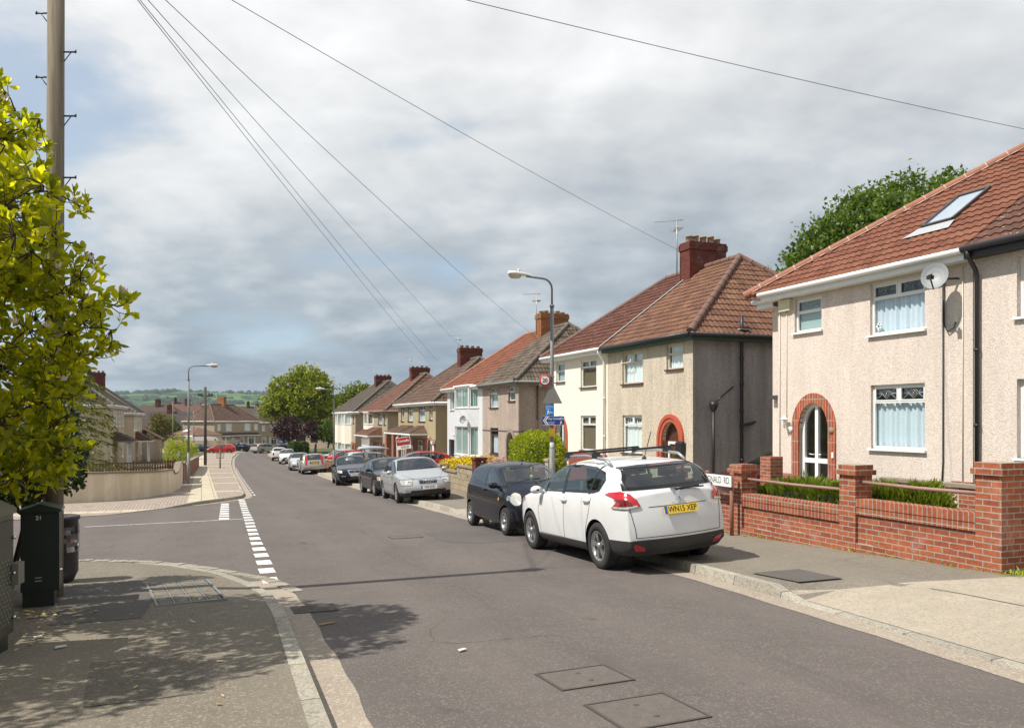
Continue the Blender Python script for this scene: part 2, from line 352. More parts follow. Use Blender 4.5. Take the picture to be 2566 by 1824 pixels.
HKR = [(-60, .015), (6.9, .015), (7.15, .12), (13.4, .12), (14.2, .02), (20.0, .02), (20.8, .12), (29, .12), (30, .02), (35.4, .02), (36.2, .12), (200, .12)]
HKL = [(-60, .10), (8.5, .10), (10.2, .03), (16, .02), (24, .02), (27.0, .02), (28.5, .11), (200, .11)]
SS = [-60, -20, -5] + [round(0.25 * i, 2) for i in range(0, 160)] + [40 + i for i in range(0, 136)]

M_ROAD = ground_mat('asphalt_road', (.112, .096, .088), 95, 0.34, stones=(.185, .165, .145), cracks=0.0, patch=(.10, .086, .079), worn=True)
M_PAVL = ground_mat('tarmac_pavement', (.160, .138, .108), 80, 0.55, stones=(.27, .24, .19), worn=True)
M_PAVR = ground_mat('worn_tarmac_pavement', (.175, .152, .122), 85, 0.42, stones=(.26, .24, .2), cracks=0.0, worn=True)
M_PATCH = ground_mat('newer_tarmac_patch', (.108, .098, .088), 95, 0.4)
M_CONC = ground_mat('old_concrete', (.36, .31, .245), 60, 0.35, stones=(.25, .22, .18), patch=(.30, .26, .20))
M_KERB = ground_mat('kerb_stone', (.36, .33, .27), 50, 0.5, stones=(.22, .2, .18), bump=0.8, joints=.915)
M_CHAN = ground_mat('channel_concrete', (.30, .25, .20), 70, 0.4, stones=(.42, .37, .3))
M_GARD = ground_mat('garden_soil_and_turf', (.075, .085, .035), 30, 0.6, patch=(.10, .09, .05))

def paving_mat():
    m, N = newmat('block_paving'); g = N.n('ShaderNodeNewGeometry').outputs['Position']
    r = N.n('ShaderNodeMapping', {0: g, 'Rotation': (0, 0, -ANG)}).outputs[0]
    sp = N.n('ShaderNodeSeparateXYZ', {0: r})                      # x along the street, -y to the right
    red = N.n('ShaderNodeTexBrick', {'Vector': r, 'Color1': (.36, .295, .245, 1), 'Color2': (.31, .255, .21, 1), 'Mortar': (.15, .12, .1, 1), 'Scale': 1.0, 'Mortar Size': .008, 'Brick Width': .21, 'Row Height': .105})
    slab = N.n('ShaderNodeTexBrick', {'Vector': r, 'Color1': (.50, .44, .33, 1), 'Color2': (.44, .385, .29, 1), 'Mortar': (.2, .17, .13, 1), 'Scale': 1.0, 'Mortar Size': .012, 'Brick Width': .45, 'Row Height': .45})
    t = N.math('MULTIPLY', sp.outputs[1], -1.0)
    a = N.math('MULTIPLY', N.math('GREATER_THAN', t, -0.45), N.math('LESS_THAN', t, 0.55))
    cross = N.math('LESS_THAN', N.math('MODULO', N.math('ADD', sp.outputs[0], 1.0), 9.0), 0.9)
    f = N.math('MINIMUM', N.math('ADD', a, cross), 1.0)
    c = N.mix(f, red.outputs[0], slab.outputs[0])
    c = N.mix(1.0, c, N.ramp(N.noise(g, 3.0, 7, 0.7), [(0.3, .78), (0.65, 1.1)]), 'MULTIPLY')
    out(N, N.n('ShaderNodeBsdfPrincipled', {'Base Color': c, 'Roughness': 0.9, 'Specular IOR Level': 0.2})); return m
M_BLOCK = paving_mat()

def hill_z(x, y):
    d = math.hypot(x, y)
    s, t = to_st(x, y)
    if d < 500: return gz(max(-150, min(s, 1100)))
    base = gz(min(s, 1100)) if s > 0 else gz(0)
    a = math.atan2(x, y)
    k = max(0.0, min(1.0, (d - 1300) / 2000.0)); k = k * k * (3 - 2 * k)
    h = 128 + 9 * sin(a * 17 + 1) + 5 * sin(a * 41) + 3 * sin(a * 95 + 2)
    k2 = max(0.0, min(1.0, (d - 900) / 700.0)); roll = 5 * sin(x / 240.0) * sin(y / 310.0) * k2
    return base + k * h + roll
def terrain():
    mb = MB(); n = 128
    rs = [1.5, 4, 8, 14, 20, 28, 36, 46, 58, 72, 88, 105, 125, 150, 180, 220, 280, 350, 430, 520, 640, 800, 1000, 1200, 1400, 1600, 1800, 2000, 2200, 2400, 2600, 2800, 3000, 3200, 3400, 3700, 4200, 6000]
    c = mb.v.append((0, 0, gz(0) - 0.10)); rings = []
    for r in rs:
        b = len(mb.v); rings.append(b)
        for k in range(n):
            a = 2 * pi * k / n; x, y = r * cos(a), r * sin(a)
            s, t = to_st(x, y)
            z = hill_z(x, y) if r < 5000 else -60
            mb.v.append((x, y, z - 0.10))
    for k in range(n): mb.face((0, rings[0] + k, rings[0] + (k + 1) % n))
    for i in range(len(rs) - 1):
        for k in range(n):
            j = (k + 1) % n; mb.face((rings[i] + k, rings[i + 1] + k, rings[i + 1] + j, rings[i] + j), smooth=True)
    m, N = newmat('ground_and_fields'); g = N.n('ShaderNodeNewGeometry').outputs['Position']
    d = N.n('ShaderNodeVectorMath', {0: g}, operation='LENGTH').outputs['Value']
    w = N.n('ShaderNodeVectorMath', {0: g, 1: N.n('ShaderNodeVectorMath', {0: N.n('ShaderNodeTexNoise', {'Vector': g, 'Scale': .004}).outputs[1], 3: 90.0}, operation='SCALE').outputs[0]}, operation='ADD').outputs[0]
    fl = N.n('ShaderNodeMapping', {0: w, 'Scale': (1, 1, 0)}).outputs[0]
    vo = N.n('ShaderNodeTexVoronoi', {'Vector': fl, 'Scale': .0052})
    k = N.n('ShaderNodeSeparateColor', {0: vo.outputs['Color']}).outputs[0]
    f = N.ramp(k, [(0, (.045, .10, .03)), (.3, (.10, .20, .045)), (.55, (.07, .135, .04)), (.8, (.16, .24, .07)), (1, (.12, .15, .07))])
    ed = N.n('ShaderNodeTexVoronoi', {'Vector': fl, 'Scale': .0052}, feature='DISTANCE_TO_EDGE').outputs[0]
    f = N.mix(N.ramp(ed, [(.03, 1.0), (.06, 0.0)]), f, (.018, .04, .018, 1))
    f = N.mix(N.ramp(N.noise(g, .006, 6, .7), [(.54, 0.0), (.6, 1.0)]), f, (.02, .042, .02, 1))
    near = N.mix(N.noise(g, 1.5, 6, .7), (.045, .06, .022, 1), (.12, .10, .06, 1))
    c = N.mix(N.ramp(N.math('DIVIDE', d, 1000.0), [(.35, 0.0), (.6, 1.0)]), near, f)
    out(N, N.n('ShaderNodeBsdfPrincipled', {'Base Color': c, 'Roughness': 1.0, 'Specular IOR Level': 0.0}))
    tag(mb.build('ground', m), kind='structure')
terrain()

def strip(name, mat, s0, s1, tfs, zfs, kind='structure', ds=None):
    """sheet between s0 and s1 across the offsets tfs(s), heights zfs(s) above the road line"""
    ss = [s0] + [s for s in SS if s0 < s < s1] + [s1]; mb = MB(); k = len(tfs)
    for s in ss:
        for tf, zf in zip(tfs, zfs):
            t = tf(s) if callable(tf) else tf; z = zf(s) if callable(zf) else zf
            mb.v.append(tuple(st(s, t, z)))
    for i in range(len(ss) - 1):
        for j in range(k - 1):
            a = i * k + j; mb.face((a, a + 1, a + k + 1, a + k))
    return tag(mb.build(name, mat), kind=kind)
tl = lambda s: lerp(TL, s); tr = lambda s: lerp(TR, s); hl = lambda s: lerp(HKL, s); hr = lambda s: lerp(HKR, s)
strip('road', M_ROAD, -60, 175, [tl, tr], [0.0, 0.0])
# right-hand pavement, kerb and channel
strip('pavement', M_PAVR, -60, 14.0, [lambda s: tr(s) + .14, lambda s: tr(s) + 1.3, 8.96], [lambda s: hr(s) - .004, .115, .13])
strip('pavement', M_CONC, 14.0, 20.6, [lambda s: tr(s) + .14, lambda s: tr(s) + 1.3, 8.96], [lambda s: hr(s) - .004, .115, .13])
strip('pavement', M_PAVR, 20.6, 29.6, [lambda s: tr(s) + .14, lambda s: tr(s) + 1.3, 8.96], [lambda s: hr(s) - .004, .115, .13])
strip('pavement', M_CONC, 29.6, 170, [lambda s: tr(s) + .14, lambda s: tr(s) + 1.0, lambda s: max(8.96, tr(s) + 2.2)], [lambda s: hr(s) - .004, .115, .13])
strip('kerb', M_KERB, -60, 170, [tr, lambda s: tr(s) + .02, lambda s: tr(s) + .14, lambda s: tr(s) + .15], [-.02, lambda s: hr(s), lambda s: hr(s), -.02])
strip('channel', M_CHAN, -60, 160, [lambda s: tr(s) - .26 - .014 * sin(s * 2.1) - .010 * sin(s * 5.7), tr], [.004, .005])
# left-hand pavement on this side of the junction
strip('pavement', M_PAVL, -60, 16.0, [-60, lambda s: tl(s) - .95, lambda s: tl(s) - .14], [.088, .088, lambda s: hl(s) - .004])
strip('kerb', M_KERB, -60, 13.6, [lambda s: tl(s) - .15, lambda s: tl(s) - .14, lambda s: tl(s) - .015, tl], [-.02, hl, hl, -.02])
strip('channel', M_CHAN, -60, 11.0, [tl, lambda s: tl(s) + .27 + .012 * sin(s * 2.3) + .010 * sin(s * 5.9)], [.005, .004])
# beyond the junction
strip('pavement', M_BLOCK, 24.0, 170, [lambda s: -60 if s < 26 else -14, lambda s: tl(s) - .12], [lambda s: hl(s) - .004] * 2)
strip('kerb', M_KERB, 24.3, 170, [lambda s: tl(s) - .13, lambda s: tl(s) - .12, lambda s: tl(s) - .015, tl], [-.02, hl, hl, -.02])
strip('channel', M_CHAN, 28, 165, [tl, lambda s: tl(s) + .30], [.005, .004])

def sheet(name, mat, pts, dz, kind='structure'):
    mb = MB(); mb.poly([st(s, t, (dz(s, t) if callable(dz) else dz)) for s, t in pts]); return tag(mb.build(name, mat), kind=kind)
def hpr(s, t):
    u = t - tr(s); return float(np.interp(u, [.14, 1.3, 3.0], [hr(s), .115, .13]))
# driveway crossing in the right foreground: pale concrete laid up to the pier
def grid_sheet(name, mat, rows, dzf, kind='structure'):
    mb = MB(); k = len(rows[0][1])
    for s, ts in rows:
        for t in ts: mb.v.append(tuple(st(s, t, dzf(s, t))))
    for i in range(len(rows) - 1):
        for j in range(k - 1): a = i * k + j; mb.face((a, a + 1, a + k + 1, a + k))
    return tag(mb.build(name, mat), kind=kind)
def ed(s): return float(np.interp(s, [6.35, 6.6, 6.9, 7.05], [8.9, 7.9, 6.7, 6.12]))
grid_sheet('driveway_crossing', M_CONC, [(s, [tr(s) + .14, tr(s) + .7, tr(s) + 1.3, 8.1, 8.95]) for s in (-14, -5, 0, 2, 4, 5, 6.0, 6.35)] +
           [(s, [tr(s) + .14 + (ed(s) - tr(s) - .14) * q for q in (0, .25, .5, .75, 1)]) for s in (6.5, 6.7, 6.9, 7.05)], lambda s, t: hpr(s, t) + .004)
grid_sheet('driveway', M_CONC, [(s, [8.93, 11, 14, 20]) for s in (-8, 0, 3, 6.42)], lambda s, t: .137 + .02 * (t - 8.9))
grid_sheet('tarmac_patch', M_PATCH, [(s, [a, b]) for s, a, b in ((7.22, 6.38, 7.03), (7.6, 6.36, 7.05), (8.0, 6.34, 7.08))], lambda s, t: hpr(s, t) + .011)
grid_sheet('tarmac_patch', M_PATCH, [(s, [a, b]) for s, a, b in ((8.6, -1.35, -.55), (9.6, -1.4, -.5), (11.2, -1.75, -.72))], lambda s, t: .092)
grid_sheet('tarmac_patch', ground_mat('worn_patch', (.125, .108, .087), 80, .5, stones=(.22, .195, .16)), [(s, [-.80 + .08 * (6.9 - s), .02]) for s in (5.7, 6.9)], lambda s, t: .092)
grid_sheet('tarmac_patch', ground_mat('old_patch', (.108, .094, .087), 95, .40), [(s, [a, b]) for s, a, b in ((13.6, 4.7, 5.9), (14.2, 4.2, 6.0), (15.9, 4.3, 6.0))], lambda s, t: .003)

mb_ = MB()
for j0, j1, t_ in ((-14, 6.3, 7.35),):
    for i in range(80): a, b = j0 + (j1 - j0) * i / 80, j0 + (j1 - j0) * (i + 1) / 80; w0 = .02 * sin(i * 1.3); w1 = .02 * sin((i + 1) * 1.3); mb_.poly([st(a, t_ + w0, hpr(a, t_) + .009), st(a, t_ + w0 + .02, hpr(a, t_) + .009), st(b, t_ + w1 + .02, hpr(b, t_) + .009), st(b, t_ + w1, hpr(b, t_) + .009)])
tag(mb_.build('expansion_joint', plain('joint_dirt', (.12, .10, .075), .95, var=.3)), kind='structure')
# road markings: worn white paint
def markings():
    m, N = newmat('road_paint'); g = N.n('ShaderNodeNewGeometry').outputs['Position']
    w = N.ramp(N.noise(g, 16, 7, .75), [(.40, 1.0), (.47, 0.0)])
    w2 = N.math('MULTIPLY', w, N.ramp(N.noise(g, 1.2, 3, .5), [(.35, .2), (.6, 1.0)]))
    p = N.n('ShaderNodeBsdfPrincipled', {'Base Color': N.mix(N.noise(g, 30, 4), (.62, .60, .56, 1), (.74, .73, .70, 1)), 'Roughness': .8})
    out(N, N.n('ShaderNodeMixShader', {0: w2, 1: p.outputs[0], 2: N.n('ShaderNodeBsdfTransparent').outputs[0]}))
    mb = MB()
    def quad(s0, s1, t0, t1, sk=0.0): mb.poly([st(s0, t0, .006), st(s0, t1, .006), st(s1, t1 + sk, .006), st(s1, t0 + sk, .006)])
    s = 10.75; k = 0
    while s < 30.6:
        c = .86 + (s - 11) * .026
        quad(s + .02 * sin(k * 3), s + .52, c - .105, c + .105 + .01 * sin(k * 7)); s += .92; k += 1
    s = 21.7
    while s < 28.2:
        c = .55 + (s - 21.5) * .03; quad(s, s + .55, c - .13, c + .12); s += .9
    for i in range(24):
        a, b = -2.6 + i * .15, -2.6 + (i + 1) * .15; mb.poly([st(21.25 + .012 * i, a, .006), st(21.25 + .012 * i, b, .006), st(21.33 + .012 * i, b, .006), st(21.33 + .012 * i, a, .006)])
    for a in range(20):                                            # dashes along the far left kerb
        quad(33 + a * 2.2, 34.0 + a * 2.2, tl(33 + a * 2.2) + .36, tl(33 + a * 2.2) + .42)
    tag(mb.build('road_marking', m), kind='structure')
markings()

# row of worn stone setts along the near corner of the junction
def setts():
    mb = MB(); rnd = random.Random(4)
    pts = [(9.95, 1.10), (10.4, .98), (11.0, .86), (11.9, .44), (13.0, -.16), (13.8, -.84), (14.4, -1.65), (15.0, -3.0), (15.4, -4.6)]
    for (s0, t0), (s1, t1) in zip(pts, pts[1:]):
        L = math.hypot(s1 - s0, t1 - t0); n = max(1, int(L / .16)); ux, uy = (s1 - s0) / L, (t1 - t0) / L
        for i in range(n):
            a, b = L * i / n + .006, L * (i + 1) / n - .012; wv = .085 + rnd.uniform(-.012, .008); h = .012 + rnd.uniform(-.004, .012)
            q = []
            for (u, v) in ((a, -wv), (b, -wv), (b, wv), (a, wv)):
                q.append((s0 + ux * u - uy * v + rnd.uniform(-.006, .006), t0 + uy * u + ux * v + rnd.uniform(-.006, .006)))
            mb.prism([st(p, r, -.02) for p, r in q][::-1], (0, 0, h + .02))
    tag(mb.build('sett_row', M_KERB), kind='structure')
setts()

# covers and drains set in the ground
M_CAST = plain('cast_iron_cover', (.115, .098, .085), .85, .0, var=.4, scale=12, bump=1.0, bscale=60)
M_CASTED = plain('cover_edge', (.065, .056, .05), .8, var=.3)
def frame_pts(s, t, rz, dz): return Matrix.Translation(st(s, t, dz)) @ Matrix.Rotation(ANG + rz, 4, 'Z')
def cover(name, label, s, t, ls, lt, dz, cat, cells=None, rz=0.0, trays=None):
    e = empty(name, st(s, t, dz), ANG + rz, label, cat)
    sl_ = -math.atan((gz(s - 1) - gz(s + 1)) / 2)
    e.rotation_euler = (0, -sl_, ANG + rz)
    mb = MB(); f = .018 if not trays else .025
    for (a, b, c, d) in ((-ls / 2, -lt / 2, ls / 2, -lt / 2 + f), (-ls / 2, lt / 2 - f, ls / 2, lt / 2), (-ls / 2, -lt / 2 + f, -ls / 2 + f, lt / 2 - f), (ls / 2 - f, -lt / 2 + f, ls / 2, lt / 2 - f)):
        mb.box(a, b, -.03, c, d, .009)
    mb.build('frame', M_CASTED if not trays else M_GREYPOST, e)
    mb = MB()
    if trays:
        nx, ny = trays; g = .018; cx = (ls - 2 * f) / nx; cy = (lt - 2 * f) / ny
        for i in range(nx):
            for j in range(ny):
                x0, y0 = -ls / 2 + f + i * cx, -lt / 2 + f + j * cy
                mb.box(x0 + g, y0 + g, -.02, x0 + cx - g, y0 + cy - g, .006)
        mb.build('infill', M_PAVL, e); mb = MB()
        for i in range(1, nx): x = -ls / 2 + f + i * cx; mb.box(x - .008, -lt / 2 + f, -.02, x + .008, lt / 2 - f, .0085)
        for j in range(1, ny): y = -lt / 2 + f + j * cy; mb.box(-ls / 2 + f, y - .008, -.02, ls / 2 - f, y + .008, .0075)
        mb.build('tray_rim', M_GREYPOST, e)
    elif cells:
        mb.box(-ls / 2 + f, -lt / 2 + f, -.06, ls / 2 - f, lt / 2 - f, -.035)
        mb.build('gully_pit', M_DARK, e); mb = MB()
        for i in range(cells):
            x = -ls / 2 + f + (i + .25) * (ls - 2 * f) / cells; mb.box(x, -lt / 2 + f, -.03, x + .5 * (ls - 2 * f) / cells, lt / 2 - f, .008)
        mb.build('grate', M_CAST, e)
    else:
        mb.box(-ls / 2 + f + .006, -lt / 2 + f + .006, -.03, ls / 2 - f - .006, lt / 2 - f - .006, .007)
        mb.build('lid', M_CAST, e); mb = MB()
        for x in (-ls * .22, ls * .22): mb = MB(); mb.lathe([(.022, .0075), (.02, .0095), (0, .0095)], (x, .0, 0), 10); mb.build('lifting_eye', M_CASTED, e)
    return e
cover('manhole_cover', 'rectangular iron manhole cover in the road, the farther of two near the bottom edge', 5.24, 2.64, .46, .6, .0, 'manhole cover', rz=.03)
cover('manhole_cover', 'larger scratched manhole cover at the bottom of the road, nearest the viewer', 4.40, 2.66, .55, .62, .0, 'manhole cover', rz=.02)
cover('manhole_cover', 'small distant iron cover in the middle of the carriageway', 15.3, 3.76, .42, .62, .0, 'manhole cover')
cover('drain_gully', 'slotted iron drain gully in the left channel beside the kerb', 8.75, 1.14, .40, .46, .004, 'drain', cells=7)
cover('chamber_cover', 'metal chamber cover of many tarmac filled trays in the left pavement', 10.05, -.19, 1.62, .72, .090, 'chamber cover', trays=(5, 4), rz=.12)

# ------------------------------------------------------------ house kit (local frame: x along the street, y out of the front, z up)
def panel(mb, u0, u1, z0, z1, holes, P, dep=.11, m=0, mr=None):
    """wall sheet with openings; P(u, d, z) places a point d behind the face; arch=True rounds the top of an opening"""
    mr = m if mr is None else mr
    us = sorted({u0, u1} | {h[k] for h in holes for k in (0, 1)}); zs = sorted({z0, z1} | {h[k] for h in holes for k in (2, 3)})
    for a, b in zip(us, us[1:]):
        for c, d in zip(zs, zs[1:]):
            um, zm = (a + b) / 2, (c + d) / 2
            if any(h[0] < um < h[1] and h[2] < zm < h[3] for h in holes): continue
            mb.poly([P(a, 0, c), P(b, 0, c), P(b, 0, d), P(a, 0, d)], m)
    for h in holes:
        a, b, c, d = h[:4]; arch = len(h) > 4 and h[4]
        if arch:
            rise = (b - a) / 2 * (arch if arch is not True else 1.0); zc = d - rise; n = 14
            arc = [((a + b) / 2 - (b - a) / 2 * cos(pi * i / n), zc + rise * sin(pi * i / n)) for i in range(n + 1)]
            for (p, q), (r, w) in zip(arc, arc[1:]):
                mb.poly([P(p, 0, q), P(r, 0, w), P(r, 0, d), P(p, 0, d)], m)
                mb.poly([P(p, 0, q), P(p, dep, q), P(r, dep, w), P(r, 0, w)], mr)
            top = zc
        else:
            mb.poly([P(a, 0, d), P(a, dep, d), P(b, dep, d), P(b, 0, d)], mr); top = d
        mb.poly([P(a, 0, c), P(a, dep, c), P(a, dep, top), P(a, 0, top)], mr)
        mb.poly([P(b, 0, c), P(b, 0, top), P(b, dep, top), P(b, dep, c)], mr)
        mb.poly([P(a, 0, c), P(b, 0, c), P(b, dep, c), P(a, dep, c)], mr)
PF = lambda y0: (lambda u, d, z: (u, y0 - d, z))
def PX(x0, sgn): return lambda u, d, z: (x0 - sgn * d, u, z)

def bars(mb, P, a, b, c, d, fw, dp0, dp1):
    """a rectangle bar in the wall frame"""
    q = [P(a, dp0, c), P(b, dp0, c), P(b, dp0, d), P(a, dp0, d)]; v = Vector(P(a, dp1, c)) - Vector(P(a, dp0, c)); mb.prism(q, v)
def curtain_mesh(P, a, b, c, d, dep, amp=.030, per=.13, seed=1):
    mb = MB(); rnd = random.Random(seed); n = max(8, int((b - a) / .016)); row = []
    ph = rnd.uniform(0, 6)
    for i in range(n + 1):
        u = a + (b - a) * i / n; k = amp * (sin(2 * pi * u / per + ph) + .6 * sin(2 * pi * u / (per * 1.73) + 2 * ph))
        mb.v += [P(u, dep + k, c), P(u, dep + k * .7, d)]
    for i in range(n): mb.face((2 * i, 2 * i + 2, 2 * i + 3, 2 * i + 1), 0, None, True)
    return mb
WSEED = [0]
def window(parent, P, a, b, c, d, dep=.10, fw=.055, fmat=None, transom=.30, tm=1, mull=0, curt='net', sill=None, silld=.07, open_=None, lead=False, opentop=None, label=None):
    """glass pane (the part) with frame, sill and curtain hung on it"""
    fmat = fmat or M_WHITE; WSEED[0] += 1
    mb = MB(); g = dep + .03; mb.poly([P(a + .02, g, c + .02), P(b - .02, g, c + .02), P(b - .02, g, d - .02), P(a + .02, g, d - .02)])
    w = mb.build('window', M_GLASS, parent)
    if label: w['label'] = label
    fb = MB(); t0, t1 = dep, dep + .05
    bars(fb, P, a, a + fw, c, d, fw, t0, t1); bars(fb, P, b - fw, b, c, d, fw, t0, t1)
    bars(fb, P, a + fw, b - fw, c, c + fw, fw, t0, t1); bars(fb, P, a + fw, b - fw, d - fw, d, fw, t0, t1)
    zt = d - (d - c) * transom if transom else None; m2 = fw * .8
    if zt:
        bars(fb, P, a + fw, b - fw, zt - m2 / 2, zt + m2 / 2, fw, t0, t1)
        for k in range(tm):
            u = a + (b - a) * (k + 1) / (tm + 1); bars(fb, P, u - m2 * .7, u + m2 * .7, zt + m2 / 2, d - fw, fw, t0 - .005, t1)
            # sash edges of the small top lights
        for k in range(tm + 1):
            u0 = a + (b - a) * k / (tm + 1) + fw * (1.0 if k == 0 else .6); u1 = a + (b - a) * (k + 1) / (tm + 1) - fw * (1.0 if k == tm else .6); e = .026
            if opentop == k or opentop == 'all':
                q = [Vector(P(u0, t0 - .02, d - fw)), Vector(P(u1, t0 - .02, d - fw)), Vector(P(u1, t0 - .16, zt + .03)), Vector(P(u0, t0 - .16, zt + .03))]
                for i in range(4): fb.tube([q[i], q[(i + 1) % 4]], .018, 4, 0, True, False)
                continue
            for (x0, x1, y0, y1) in ((u0, u0 + e, zt + m2 / 2, d - fw), (u1 - e, u1, zt + m2 / 2, d - fw), (u0 + e, u1 - e, zt + m2 / 2, zt + m2 / 2 + e), (u0 + e, u1 - e, d - fw - e, d - fw)):
                bars(fb, P, x0, x1, y0, y1, fw, t0 - .012, t0 + .02)
    for k in range(mull):
        u = a + (b - a) * (k + 1) / (mull + 1); bars(fb, P, u - m2 / 2, u + m2 / 2, c + fw, (zt - m2 / 2) if zt else d - fw, fw, t0, t1)
    fb.build('frame', fmat, w)
    if lead and zt:
        lb = MB()
        for k in range(tm + 1):
            u0 = a + (b - a) * k / (tm + 1) + .09; u1 = a + (b - a) * (k + 1) / (tm + 1) - .09; uc, zc = (u0 + u1) / 2, (zt + d) / 2; hw, hh = (u1 - u0) / 2, (d - zt) / 2 - .06
            pts = [(-1, 0), (-.45, .1), (0, .9), (.45, .1), (1, 0), (.45, -.1), (0, -.9), (-.45, -.1), (-1, 0)]
            lb.tube([P(uc + p * hw, g - .012, zc + q * hh) for p, q in pts], .006, 4)
            lb.tube([P(uc + p * hw * .3, g - .012, zc + q * hh * .5) for p, q in ((-1, 0), (0, 1), (1, 0), (0, -1), (-1, 0))], .007, 4)
            for sx in (-1, 1):
                for sz in (-1, 1): lb.tube([P(uc + sx * hw * 1.15, g - .012, zc + sz * hh * 1.2), P(uc + sx * hw * .5, g - .012, zc + sz * hh * .15)], .005, 4)
            lb.lathe([(0.0, 0), (.02, 0)], P(uc, g - .02, zc), 6, axis='y')
        lb.build('leaded_motif', M_LEAD, w)
    if sill:
        sb = MB(); bars(sb, P, a - .05, b + .05, c - .045, c, 0, -silld, dep); sb.build('sill', sill, w)
    cm = {'net': M_CURT, 'white': M_CURTW, 'blind_or_sheen': M_BLIND, 'teal': M_TEAL}.get(curt)
    if curt in ('net', 'white'): curtain_mesh(P, a + fw * .6, b - fw * .6, c + fw * .5, (zt if (zt and curt == 'net') else d - fw * .5), g + .07, seed=WSEED[0]).build('curtain', cm, w)
    elif curt == 'tealc': curtain_mesh(P, a + fw * .6, b - fw * .6, c + fw * .5, d - fw * .5, g + .07, seed=WSEED[0]).build('curtain', M_TEAL, w)
    elif curt == 'sides':
        for (p, q) in ((a + fw, a + fw + (b - a) * .2), (b - fw - (b - a) * .2, b - fw)):
            curtain_mesh(P, p, q, c + fw, d - fw, g + .07, seed=WSEED[0]).build('curtain', M_CURTW, w)
    elif cm:
        cb = MB(); cb.poly([P(a + .04, g + .05, c + .04), P(b - .04, g + .05, c + .04), P(b - .04, g + .05, d - .04), P(a + .04, g + .05, d - .04)]); cb.build('blind_or_sheen', cm, w)
    return w

def arch_ring(mb, P, a, b, top, zbot, w, proud=.03, dep=.1, m=0, rise=1.0, n=20, legs=True):
    """brick surround of an arched doorway"""
    r = (b - a) / 2; zc = top - r * rise; uc = (a + b) / 2
    inn = [(uc - r * cos(pi * i / n), zc + r * rise * sin(pi * i / n)) for i in range(n + 1)]
    ou = [(uc - (r + w) * cos(pi * i / n), zc + (r * rise + w) * sin(pi * i / n)) for i in range(n + 1)]
    if legs: inn = [(a, zbot)] + inn + [(b, zbot)]; ou = [(a - w, zbot)] + ou + [(b + w, zbot)]
    for i in range(len(inn) - 1):
        (p, q), (r1, s1) = inn[i], inn[i + 1]; (p2, q2), (r2, s2) = ou[i], ou[i + 1]
        L = i * .1
        mb.poly([P(p, -proud, q), P(r1, -proud, s1), P(r2, -proud, s2), P(p2, -proud, q2)], m)
        mb.poly([P(p2, -proud, q2), P(r2, -proud, s2), P(r2, .01, s2), P(p2, .01, q2)], m)
        mb.poly([P(r1, -proud, s1), P(p, -proud, q), P(p, dep, q), P(r1, dep, s1)], m)
def door_arched(parent, P, a, b, c, top, dep, fmat, dmat, rise=1.0, double=True, fan=False, n=16):
    """door leaf(s) filling an arched opening"""
    r = (b - a) / 2; zc = top - r * rise; uc = (a + b) / 2
    def arch(k, off): return [(uc - (r - off) * cos(pi * i / n), zc + (r * rise - off) * sin(pi * i / n)) for i in range(n + 1)]
    mb = MB(); outl = [(a, c)] + arch(0, 0) + [(b, c)]
    mb.poly([P(p, dep + .05, q) for p, q in outl])
    d = mb.build('door', M_GLASS if double else dmat, parent)
    fb = MB(); fw = .075
    o1 = [(a, c)] + arch(0, 0) + [(b, c)]; o2 = [(a + fw, c)] + arch(0, fw) + [(b - fw, c)]
    for i in range(len(o1) - 1):
        q = [P(*o1[i][:1], dep, o1[i][1]), P(o1[i + 1][0], dep, o1[i + 1][1]), P(o2[i + 1][0], dep, o2[i + 1][1]), P(o2[i][0], dep, o2[i][1])]
        fb.prism(q, Vector(P(a, dep + .07, c)) - Vector(P(a, dep, c)))
    if double:
        bars(fb, P, uc - .05, uc + .05, c, top - .06, 0, dep - .01, dep + .06)
        bars(fb, P, a + fw, b - fw, c, c + .16, 0, dep, dep + .06); bars(fb, P, a + fw, b - fw, c + .82, c + .93, 0, dep, dep + .06)
    fb.build('frame', fmat, d)
    if not double:
        gb = MB(); bars(gb, P, a + .20, b - .20, c + .30, c + 1.70, 0, dep + .02, dep + .055); gb.build('glazing', M_GLASS, d)
        wb = MB()
        for (x0, x1, y0, y1) in ((a + .12, a + .2, c + .22, c + 1.78), (b - .2, b - .12, c + .22, c + 1.78), (a + .2, b - .2, c + .22, c + .3), (a + .2, b - .2, c + 1.70, c + 1.78)):
            bars(wb, P, x0, x1, y0, y1, 0, dep + .005, dep + .055)
        wb.build('glazing_frame', M_WHITE, d)
    hb = MB()
    for u in ((uc - .09, uc + .09) if double else (a + .16,)):
        hb.tube([P(u, dep - .05, c + 1.02), P(u + (-.1 if u < uc else .1), dep - .05, c + 1.03)], .012, 6); hb.tube([P(u, dep - .05, c + 1.02), P(u, dep + .02, c + 1.02)], .012, 6)
    hb.build('handle', M_WHITE if double else M_METAL, d)
    return d

